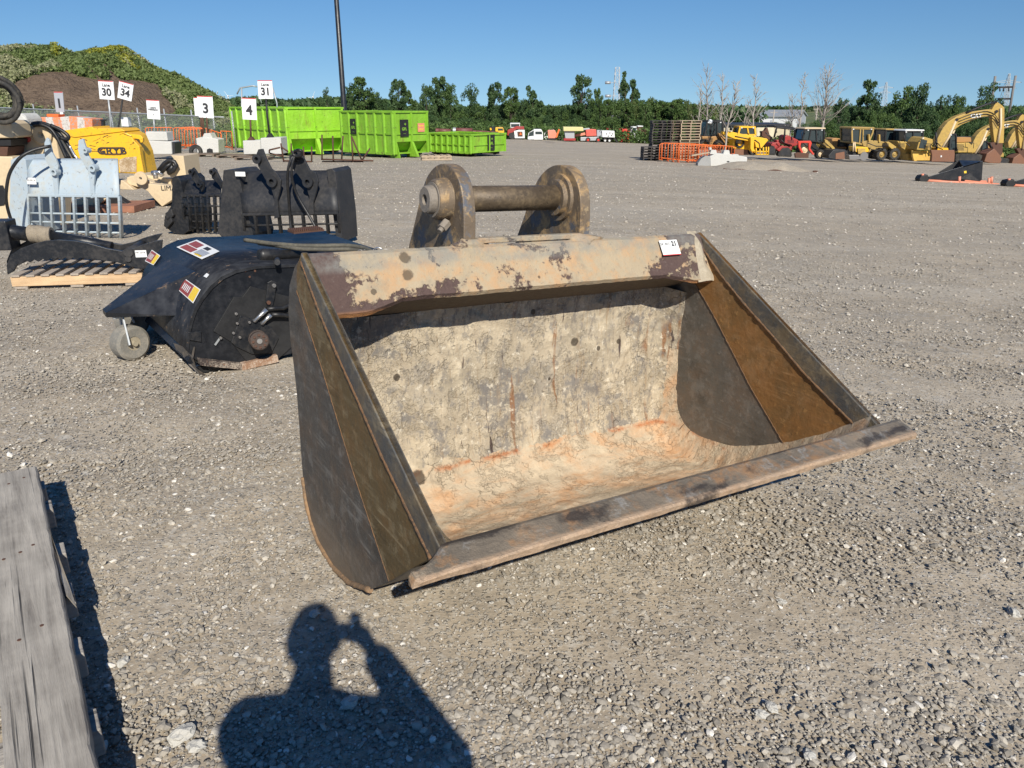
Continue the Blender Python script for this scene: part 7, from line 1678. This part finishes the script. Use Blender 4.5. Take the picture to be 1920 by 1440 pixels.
F_ = Fr(1885, 265, 0, Y=120); r = froot(F_, 'h_frame_pylon', 'wooden H-frame power pylon above the nearest excavator', 'pylon', None)
tubes(F_, r, 'pole', paint('grey_pole', (.20,.20,.20), .7), [mp(zc, [(1775,545),(1815,300),(1842,160)]), mp(zc, [(1590,600),(1625,330),(1648,165)])], .17, 8); tubes(F_, r, 'cross_arm', 'charcoal', [mp(zc, [(1650,272),(1822,268)]), mp(zc, [(1670,380),(1795,380)])], .13, 8)
for a in (1690, 1725, 1775): tubes(F_, r, 'insulator', 'charcoal', [mp(zc, [(a,272),(a+2,310)])], .10, 6)
def pylon(px, base, top, Y, lab, arms):
    F_ = Fr(px, base, 0, Y=Y); r = froot(F_, 'lattice_pylon', lab, 'pylon', 'distant lattice pylons'); o, zt = lattice(F_, r, px, top, 2.6, .3, 12, .16)
    for f, wd in arms: MB().bar((-wd, 0, zt*f), (0, 0, zt*f+1.2), .2).bar((wd, 0, zt*f), (0, 0, zt*f+1.2), .2).bar((-wd, 0, zt*f), (wd, 0, zt*f), .2).build('cross_arm', M['galv'], r)
pylon(1877, 240, 138, 420, 'large distant lattice pylon between the H-frame poles', ((.82, 7), (.70, 5)))
pylon(1653, 240, 154, 520, 'smaller distant lattice pylon between two tree crowns', ((.85, 5), (.72, 4)))
pylon(1880, 240, 152, 700, 'faint lattice pylon just behind the large distant one', ((.85, 6),))
for k, (px, top) in enumerate(((410,180),(432,180),(590,182))):
    F_ = Fr(px, 200, 0, Y=2400); r = froot(F_, 'wind_turbine', ('leftmost of three tiny wind turbines on the horizon', 'wind turbine just right of the leftmost one', 'wind turbine alone left of the tree row')[k], 'wind turbine', 'wind turbines on the horizon'); zt = F_.q(px, top, 0)[2]
    MB().tube([(0, 0, 0), (0, 0, zt)], [1.6, .9], 8).build('tower', M['white'], r); MB().box(-1.5, 1.5, -4, 3, zt-1, zt+2.2).build('nacelle', M['white'], r)
    for a in (.5+k, .5+k+2.094, .5+k+4.189): MB().bar((0, -4, zt), (math.sin(a)*16, -4, zt+math.cos(a)*16), 1.0, .6).build('blade', M['white'], r)
for k, (px, y0, y1) in enumerate(((1397,196,230),(1391,201,232),(1451,206,226),(1531,200,222),(1571,198,222))):
    F_ = Fr(px, 240, 0, Y=210); r = froot(F_, 'utility_pole', ('utility pole left of the barn, taller of the pair', 'utility pole left of the barn, shorter of the pair', 'utility pole right of the barn', 'utility pole among the bare trees', 'utility pole right of the broad bare tree')[k], 'pole', 'distant utility poles')
    z0 = F_.q(px, y1, 0)[2]; zt = F_.q(px, y0, 0)[2]; MB().tube([(0, 0, min(0, z0)), (0, 0, zt)], .16, 8).build('shaft', M['dead_bark'], r); MB().bar((-1, 0, zt-.6), (1, 0, zt-.6), .15).build('cross_arm', M['dead_bark'], r)
# ================================================================== VEGETATION
def leafcloud(C_, R, n, size, seed, squash=.8):
    """random leaf triangles round clump centres: returns V, F, tint"""
    g = np.random.default_rng(seed); k = len(C_); idx = g.integers(0, k, n)
    d = g.normal(0, 1, (n, 3)); d /= np.linalg.norm(d, axis=1)[:, None]; rr = R[idx]*g.uniform(.25, 1.0, n)**.6
    P = C_[idx]+d*rr[:, None]*np.array([1, 1, squash])
    a = g.normal(0, 1, (n, 3)); a /= np.linalg.norm(a, axis=1)[:, None]; b = np.cross(a, g.normal(0, 1, (n, 3))); b /= np.linalg.norm(b, axis=1)[:, None]
    s_ = size*g.uniform(.6, 1.4, n)[:, None]; V = np.stack([P-a*s_, P+a*s_*.6+b*s_*.8, P+a*s_*.5-b*s_*.7], 1).reshape(-1, 3)
    ct = g.uniform(.15, .85, k)[idx]; t = np.clip(ct+g.normal(0, .14, n), 0, 1)
    return V, np.arange(n*3).reshape(-1, 3), np.repeat(t, 3)
def crown_shape(kind, seed):
    g = np.random.default_rng(seed); C_ = []; R = []; limbs = []
    if kind == 'tall':          # open cottonwood-like crown on a visible trunk
        lean = g.uniform(-.06, .06); tops = [(lean, 0, 1.0)]
        n = 40
        for i in range(n):
            z = g.uniform(.34, .97); w_ = .26*math.sin(math.pi*min(1, (z-.22)/.85))**.6*g.uniform(.35, 1.0); t = g.uniform(0, 2*math.pi)
            c = (lean*z+w_*math.cos(t), w_*math.sin(t), z); C_.append(c); R.append(g.uniform(.06, .105)); 
            if i % 2 == 0: limbs.append(((lean*z*.6, 0, max(.18, z-.22)), c))
        trunk = [(0, 0, 0), (lean*.4, 0, .35), (lean*.8, 0, .75), (lean, 0, .93)]; tr = [.022, .017, .010, .003]
    elif kind == 'round':
        for i in range(44):
            z = g.uniform(.16, .95); w_ = .36*math.sin(math.pi*min(1, (z-.02)/1.02))**.5*g.uniform(.3, 1.0); t = g.uniform(0, 2*math.pi)
            c = (w_*math.cos(t), w_*math.sin(t), z); C_.append(c); R.append(g.uniform(.085, .135))
            if i % 3 == 0: limbs.append(((0, 0, max(.1, z-.25)), c))
        trunk = [(0, 0, 0), (.02, 0, .4), (0, 0, .85)]; tr = [.028, .018, .004]
    elif kind == 'twin':        # two leading stems with a gap between
        for s_ in (-1, 1):
            for i in range(15):
                z = g.uniform(.35, .98 if s_ > 0 else .86); w_ = .13*g.uniform(.2, 1.0); t = g.uniform(0, 2*math.pi)
                c = (s_*.13+w_*math.cos(t), w_*math.sin(t), z); C_.append(c); R.append(g.uniform(.06, .095)); 
                if i % 3 == 0: limbs.append(((s_*.09, 0, max(.3, z-.15)), c))
        limbs += [((0, 0, .2), (-.13, 0, .8)), ((0, 0, .2), (.13, 0, .9))]; trunk = [(0, 0, 0), (0, 0, .25)]; tr = [.022, .018]
    else:                       # shrubby mass down to the ground
        for i in range(46):
            z = g.uniform(.02, .93); w_ = .50*(1-z*.72)**.6*g.uniform(.2, 1.0); t = g.uniform(0, 2*math.pi)
            C_.append((w_*math.cos(t), w_*math.sin(t), z)); R.append(g.uniform(.10, .16))
        trunk = [(0, 0, 0), (.01, 0, .7)]; tr = [.02, .005]
    return np.array(C_), np.array(R), limbs, trunk, tr
PROTO = {}
def proto(kind, seed, mat, n=4200, size=.021):
    key = (kind, seed, mat)
    if key not in PROTO:
        C_, R, limbs, trunk, tr = crown_shape(kind, seed); V, F_, t = leafcloud(C_, R, n, size, seed)
        me_o = np_mesh('crown', V, F_, M[mat], False, t); mb = MB(); mb.tube(trunk, tr, 7)
        for a, b in limbs: mb.tube([a, ((a[0]+b[0])/2, (a[1]+b[1])/2, (a[2]+b[2])/2-.01), b], [.009, .006, .002], 5)
        tk = mb.build('trunk', M['bark'], None); PROTO[key] = (me_o.data, tk.data)
        bpy.data.objects.remove(me_o); bpy.data.objects.remove(tk)
    return PROTO[key]
def tree(px, Y, topy, kind, seed, mat, wid, lab, grp=None, name='leafy_tree', cat='tree', sink=0):
    P = at_dist(px, Y); F_ = Fr(px, 250, 0, Y=Y); H_ = F_.q(px, topy, 0)[2]; cm, tm = proto(kind, seed, mat); base = {'tall': .56, 'round': .80, 'twin': .46, 'bush': 1.05}[kind]
    W_ = wid*F_.sc()/base if wid else H_
    r = root(name, (P[0], P[1], P[2]), lab, cat, grp, yaw=0); r.scale = (W_, W_, H_); 
    for nm, me in (('crown', cm), ('trunk', tm)): o = bpy.data.objects.new(nm, me); COL.objects.link(o); o.parent = r
    r.rotation_euler = (0, 0, [0, math.pi][seed % 2] if kind == 'twin' else seed*1.7); return r
TALL = [(615,164,30,'round','leafy tree just left of the lighting pole'), (664,158,34,'tall','tree close behind the lighting pole on its right'), (684,147,52,'tall','broad open tree right of the lighting pole'), (706,172,34,'round','lower tree on the right shoulder of the broad open tree'),
 (748,145,34,'tall','slim tree with a narrow top above the tall green container'), (772,160,26,'twin','thin forked tree right of the slim one'), (800,160,40,'round','rounded dark tree left of the highest central crown'), (822,144,50,'tall','highest crown over the tall green container'), (845,158,36,'round','dark tree on the right of the highest crown'), (884,155,42,'round','full round tree above the low container'),
 (927,156,34,'tall','left tree of the close pair near the low container end'), (957,160,34,'tall','right tree of the close pair near the low container end'), (1004,160,30,'twin','small forked tree standing alone left of centre'), (1090,143,42,'tall','pointed tall tree in the centre of the tree line'), (1117,166,24,'tall','smaller tree touching the pointed central tree'),
 (1177,137,32,'twin','curved-top tree right of the lattice mast'), (1625,153,44,'tall','leafy tree right of the broad bare tree'), (1690,160,60,'round','large dark tree behind the motor grader'), (1722,156,56,'round','large dark tree with the highest top behind the dozers'), (1762,176,52,'round','rounded tree right of the large dark ones'), (1790,180,40,'round','lower tree between the dark group and the spreading tree'), (1845,155,72,'round','spreading round-headed tree above the excavator boom'), (1576,186,36,'round','low round tree behind the broad bare tree'), (1912,196,50,'round','tree cut off by the right edge')]
for i, (px, top, wd, kd, lab) in enumerate(TALL):
    tree(px, 112+(i*7) % 14 - (18 if px > 1500 else 0), top, kd, 20+i % 7, ('leaf', 'leaf', 'leaf2')[i % 3], wd, lab)
g = np.random.default_rng(4); cnt = 0
def band(x0, x1, step, topf, Y0, kinds, mats, grp, lab, wid):
    global cnt
    x = x0
    while x < x1:
        t = topf(x)+g.uniform(-5, 5); kd = kinds[g.integers(len(kinds))]; mt = mats[g.integers(len(mats))]
        tree(x, Y0+g.uniform(-6, 6), t, kd, 40+int(g.integers(5)), mt, wid*g.uniform(.8, 1.3), lab, grp); cnt += 1; x += step*g.uniform(.75, 1.25)
band(600, 1130, 11, lambda x: 199-8*math.sin(x*.021), 122, ('round', 'bush', 'round'), ('leaf', 'leaf2'), 'dark trees of the dense tree line', 'one of the dense dark trees closing the tree line behind the yard', 32)
band(1125, 1335, 11, lambda x: 183+(x-1125)*.045, 106, ('tall', 'round', 'tall'), ('leaf2', 'leaf3', 'leaf2'), 'light green trees behind the pallet stacks', 'one of the close-set light green trees behind the pallet stacks', 30)
band(600, 1340, 15, lambda x: 221, 104, ('bush',), ('leaf', 'leaf2', 'leaf2'), 'shrubs along the foot of the tree line', 'one of the dark green shrubs along the foot of the tree line', 40)
band(1590, 1925, 13, lambda x: 205+6*math.sin(x*.05), 98, ('round', 'bush'), ('leaf', 'leaf2'), 'dark trees behind the right row', 'one of the dense dark trees behind the yellow machines', 44)
band(1530, 1925, 16, lambda x: 228, 86, ('bush',), ('leaf', 'leaf2'), 'shrubs behind the yellow machines', 'one of the low green shrubs behind the yellow machines', 44)
band(1290, 1640, 13, lambda x: 206+3*math.sin(x*.04), 400, ('round', 'bush'), ('leaf', 'leaf2'), 'far trees on the hillside', 'one of the far dark trees on the hilltop behind the barn', 20)
band(1320, 1560, 24, lambda x: 226, 180, ('bush',), ('leaf', 'leaf2'), 'hedge bushes below the barn', 'one of the hedge bushes below the barn', 30)
# bleached dead trees
def dead(px, base_y, topx, topy, Y, spread, lab, seed, nb=22, r0_=.11):
    F_ = Fr(px, base_y, 0, Y=Y); g_ = np.random.default_rng(seed); r = froot(F_, 'dead_tree', lab, 'tree', 'bare dead trees'); top = np.array(F_.q(topx, topy, 0)); H_ = top[2]; mb = MB(); tk = MB()
    N = 9; tp = [np.array((top[0]*t, 0, H_*t))+np.array((g_.normal(0, .012)*H_, g_.normal(0, .012)*H_, 0))*(0 < t < 1) for t in np.linspace(0, 1, N)]; tk.tube(tp, np.linspace(r0_, .015, N), 7); tk.build('trunk', M['dead_bark'], r)
    sp_ = spread*F_.sc()
    for i in range(nb):
        t = g_.uniform(.32, .97); k = t*(N-1); a = tp[int(k)]+(tp[min(N-1, int(k)+1)]-tp[int(k)])*(k % 1); an = g_.uniform(0, 2*math.pi); L = sp_*(1.15-t)*g_.uniform(.5, 1.2)+.15*sp_; up = g_.uniform(.7, 1.7)
        d = np.array((math.cos(an), math.sin(an)*.7, up)); d /= np.linalg.norm(d); m = a+d*L*.5+g_.normal(0, .05*L, 3); e = m+(d+np.array((0, 0, .35)))*L*.45+g_.normal(0, .06*L, 3)
        mb.tube([a, m, e], [max(.012, r0_*.45*(1.1-t)), .018, .008], 5)
        for j in range(4):
            s_ = a+(m-a)*g_.uniform(.3, 1) if j < 2 else m+(e-m)*g_.uniform(.1, .9); q = s_+(d+g_.normal(0, .6, 3))*L*.28; mb.tube([s_, q], [.012, .005], 4)
    mb.build('branches', M['dead_bark'], r)
dead(1332, 250, 1326, 126, 74, 42, 'bare dead tree with a dense upright crown behind the pallet stacks', 1, 34)
dead(1354, 250, 1356, 138, 72, 36, 'bleached dead tree with two curved white stems', 2, 26)
dead(1363, 284, 1384, 152, 50, 34, 'leaning dead tree rising behind the white barrier', 3, 26, .07)
dead(1418, 262, 1420, 138, 62, 34, 'slim bare dead tree in front of the barn', 4, 26, .09)
dead(1504, 262, 1509, 136, 64, 26, 'straight bare dead tree with a tuft of twigs at its top', 5, 28, .10)
dead(1546, 250, 1556, 132, 66, 66, 'broad spreading bare tree behind the backhoe', 6, 44, .16)
dead(1312, 245, 1315, 158, 78, 24, 'small bare dead tree left of the dense upright one', 7, 18)
dead(1490, 262, 1487, 180, 70, 34, 'short grey bare tree beside the straight dead tree', 8, 26, .08)
dead(1395, 258, 1404, 190, 66, 30, 'short leaning bare tree just left of the barn', 9, 12, .05)

# ------------------------------------------------------------------ mound
SIL = [(z[0], z[1]) for z in mp(z4, [(-900,330),(-400,260),(-200,190),(0,175),(60,132),(160,112),(260,117),(340,122),(420,112),(480,142),(530,182),(600,203),(650,158),(720,146),(800,162),(860,132),(920,132),(980,172),(1080,232),(1180,292),(1300,322),(1400,372),(1480,422),(1560,455),(1640,525),(1700,560),(1760,612),(1800,625)])]
DIRT = mp(z4, [(125,372),(300,305),(420,297),(520,292),(600,335),(700,350),(860,355),(1030,362),(1200,392),(1240,480),(1330,600),(1330,640),(700,650),(150,560),(60,480)])
TRK = [mp(z4, [(620,230),(645,228),(760,350),(700,352)]), mp(z4, [(765,238),(785,236),(900,355),(830,355)])]
def inpoly(x, y, P):
    c = False; n = len(P); j = n-1
    for i in range(n):
        if (P[i][1] > y) != (P[j][1] > y) and x < (P[j][0]-P[i][0])*(y-P[i][1])/(P[j][1]-P[i][1])+P[i][0]: c = not c
        j = i
    return c
def mound():
    nx, ny = 240, 80; Y0, Y1 = 66, 92; X_ = np.linspace(-56, -19.5, nx); V = np.zeros((ny+20, nx, 3)); Yr = 88.
    sx = np.array([s[0] for s in SIL]); sy = np.array([s[1] for s in SIL])
    for i, x in enumerate(X_):
        # ridge height at this column, from the outline of the hill
        px = 960+FPX*x/(Yr*.94); rg = None
        for _ in range(4):
            py = np.interp(px, sx, sy); r = ray(px, py); t = Yr/r[1]; zr = CAMH+r[2]*t; px = float(proj(np.array([x, Yr, zr]))[0])
        for j in range(ny+20):
            if j < ny:
                v = j/(ny-1); y = Y0+(Yr-Y0)*v; g0 = gzf(x, y); H_ = max(0, zr-gzf(x, Yr))
                s1 = 1/(1+math.exp(-(v-.20)*16)); prof = .50*(s1-.04)+.52*v**1.15; prof = min(1, max(0, prof))*min(1, 1)
                e = (.9*mnoise.noise(Vector((x*.16, y*.16, 1)))+.6*mnoise.noise(Vector((x*.45, y*.45, 3)))+.3*abs(mnoise.noise(Vector((x*1.3, y*1.3, 5)))))*min(1, v*6)*(1-v)*min(1, H_/3)*1.5
                V[j, i] = (x, y, g0+H_*prof+e-.05)
            else:
                v = (j-ny+1)/20; y = Yr+v*16; V[j, i] = (x, y, gzf(x, y)+max(0, zr-gzf(x, Yr))*(1-v**1.3)-.1*(v >= 1))
    P = V.reshape(-1, 3); ppx, ppy = proj(P); mask = np.array([1.0 if (inpoly(a, b, DIRT) or inpoly(a, b, TRK[0]) or inpoly(a, b, TRK[1])) else 0.0 for a, b in zip(ppx, ppy)])
    idx = np.arange((ny+20)*nx).reshape(ny+20, nx); F_ = np.stack([idx[:-1, :-1], idx[:-1, 1:], idx[1:, 1:], idx[1:, :-1]], -1).reshape(-1, 4)
    n = NT('earth_and_grass', .95, 0, .1); v = n.co(); a = n.noise(v, .5, 6, .65); b = n.noise(v, 3, 5, .7); t = n.attr('tint')
    dirt = n.mix(a, (.14,.10,.07), (.25,.185,.135)); dirt = n.mix(n.ramp(b, (.5, 0.0), (.7, 1.0)), dirt, (.085,.06,.045)); gr = n.mix(a, (.05,.085,.025), (.10,.13,.045))
    m = n.out(n.mix(n.ramp(n.m2('ADD', t, n.m2('MULTIPLY_ADD', b, .6, -.3)), (.4, 0.0), (.6, 1.0)), gr, dirt), .95, n.m2('ADD', a, n.m2('MULTIPLY', b, .6)), .8, 1.0)
    o = np_mesh('earth_mound', P, F_, m, True, mask); tag(o, 'tall bare-faced earth mound overgrown with weeds', kind='structure')
    # weeds and flower heads
    g_ = np.random.default_rng(9); N = 26000; sel = g_.choice(np.nonzero((mask < .5))[0], N); Q = P[sel]+np.stack([g_.uniform(-.12, .12, N), g_.uniform(-.2, .2, N), np.zeros(N)], 1); qx, qy = proj(Q)
    nz = np.array([mnoise.noise(Vector((a*.16, b*.2, 7)))+.4*mnoise.noise(Vector((a*.7, b*.7, 2))) for a, b in zip(Q[:, 0], Q[:, 1])])
    cream = ((qx < 150) & (nz > -.02) & (qy > 92+0*qx)) | ((qx > 230) & (nz > .2)); yel = (qx > 148) & (qx < 262) & (nz > .12) & (qy < 140); yel |= (np.abs(qx-105) < 6) & (qy < 110)
    def tufts(sel_, name, mat, size, seed, lab, hgt):
        C_ = Q[sel_]+np.array([0, 0, hgt]); R = np.full(len(C_), .30); V_, F2, t2 = leafcloud(C_, R, len(C_)*7, size, seed, .9); t2 = np.clip(t2*.6+.2, 0, 1); o = np_mesh(name, V_, F2, M[mat], False, t2); tag(o, lab, kind='stuff')
    gm = ~(cream | yel) | (g_.uniform(0, 1, N) < .35)
    tufts(gm, 'weeds', 'herb', .16, 1, 'green weeds covering the earth mound', .15); tufts(cream, 'pale_flowers', 'herb_pale', .12, 2, 'cream flowering weeds on the slopes of the mound', .32); tufts(yel, 'yellow_flowers', 'herb_yellow', .12, 3, 'yellow flowering weeds near the top of the mound', .35)
    # a few dark bushes on the right flank
mound()
def grass_strip(name, x0, x1, Ya, Yb, n, size, mat, lab, hgt, seed):
    g_ = np.random.default_rng(seed); Y = g_.uniform(Ya, Yb, n); px = g_.uniform(x0, x1, n); r = np.stack([(px-960)/FPX/(cP+sP*.35), np.ones(n)], 1); X = r[:, 0]*Y; C_ = np.stack([X, Y, gz(X, Y)+hgt*g_.uniform(.2, 1, n)], 1)
    V_, F2, t2 = leafcloud(C_, np.full(n, hgt*.7), n*6, size, seed, .9); o = np_mesh(name, V_, F2, M[mat], False, t2); tag(o, lab, kind='stuff')
grass_strip('tall_grass', 560, 1340, 96, 110, 9000, .16, 'leaf2', 'tall rough grass along the foot of the tree line', 1.3, 5)
grass_strip('fence_grass', -60, 440, 57, 67, 6000, .12, 'herb', 'rough grass between the fence and the mound', .6, 6)
grass_strip('edge_grass', 1300, 1925, 78, 92, 6000, .16, 'leaf2', 'rough grass behind the right row of machines', .9, 7)
def far_wood(x0, x1, Y, topf, n, lab, seed, name):
    g_ = np.random.default_rng(seed); px = g_.uniform(x0, x1, n); X = (px-960)/FPX/.94*Y; yy = Y+g_.uniform(-20, 20, n); zb_ = gz(X, yy); zt = []
    for a in px:
        r = ray(a, topf(a)+g_.uniform(-1.5, 2)); zt.append(CAMH+r[2]/r[1]*Y)
    zt = np.array(zt); u = g_.uniform(0, 1, n)**.6; C_ = np.stack([X, yy, zb_+(zt-zb_)*u], 1); V_, F2, t2 = leafcloud(C_, np.full(n, Y*.005), n*6, Y*.0034, seed, .8); o = np_mesh(name, V_, F2, M['leaf'], False, t2); tag(o, lab, kind='stuff')
far_wood(380, 760, 800, lambda x: 191-3*math.sin(x*.05), 5200, 'far wood on the horizon left of the tree line', 11, 'distant_wood')
far_wood(590, 1340, 190, lambda x: 203, 5200, 'shaded inner wood closing the gaps behind the tree line', 15, 'inner_wood')
far_wood(1560, 1940, 170, lambda x: 206, 4200, 'shaded inner wood closing the gaps behind the yellow machines', 16, 'inner_wood')
far_wood(-80, 420, 700, lambda x: 192, 2500, 'far wood glimpsed behind the mound', 13, 'distant_wood')
far_wood(1280, 1960, 600, lambda x: 206, 6000, 'far wood on the hill behind the right row', 12, 'distant_wood')
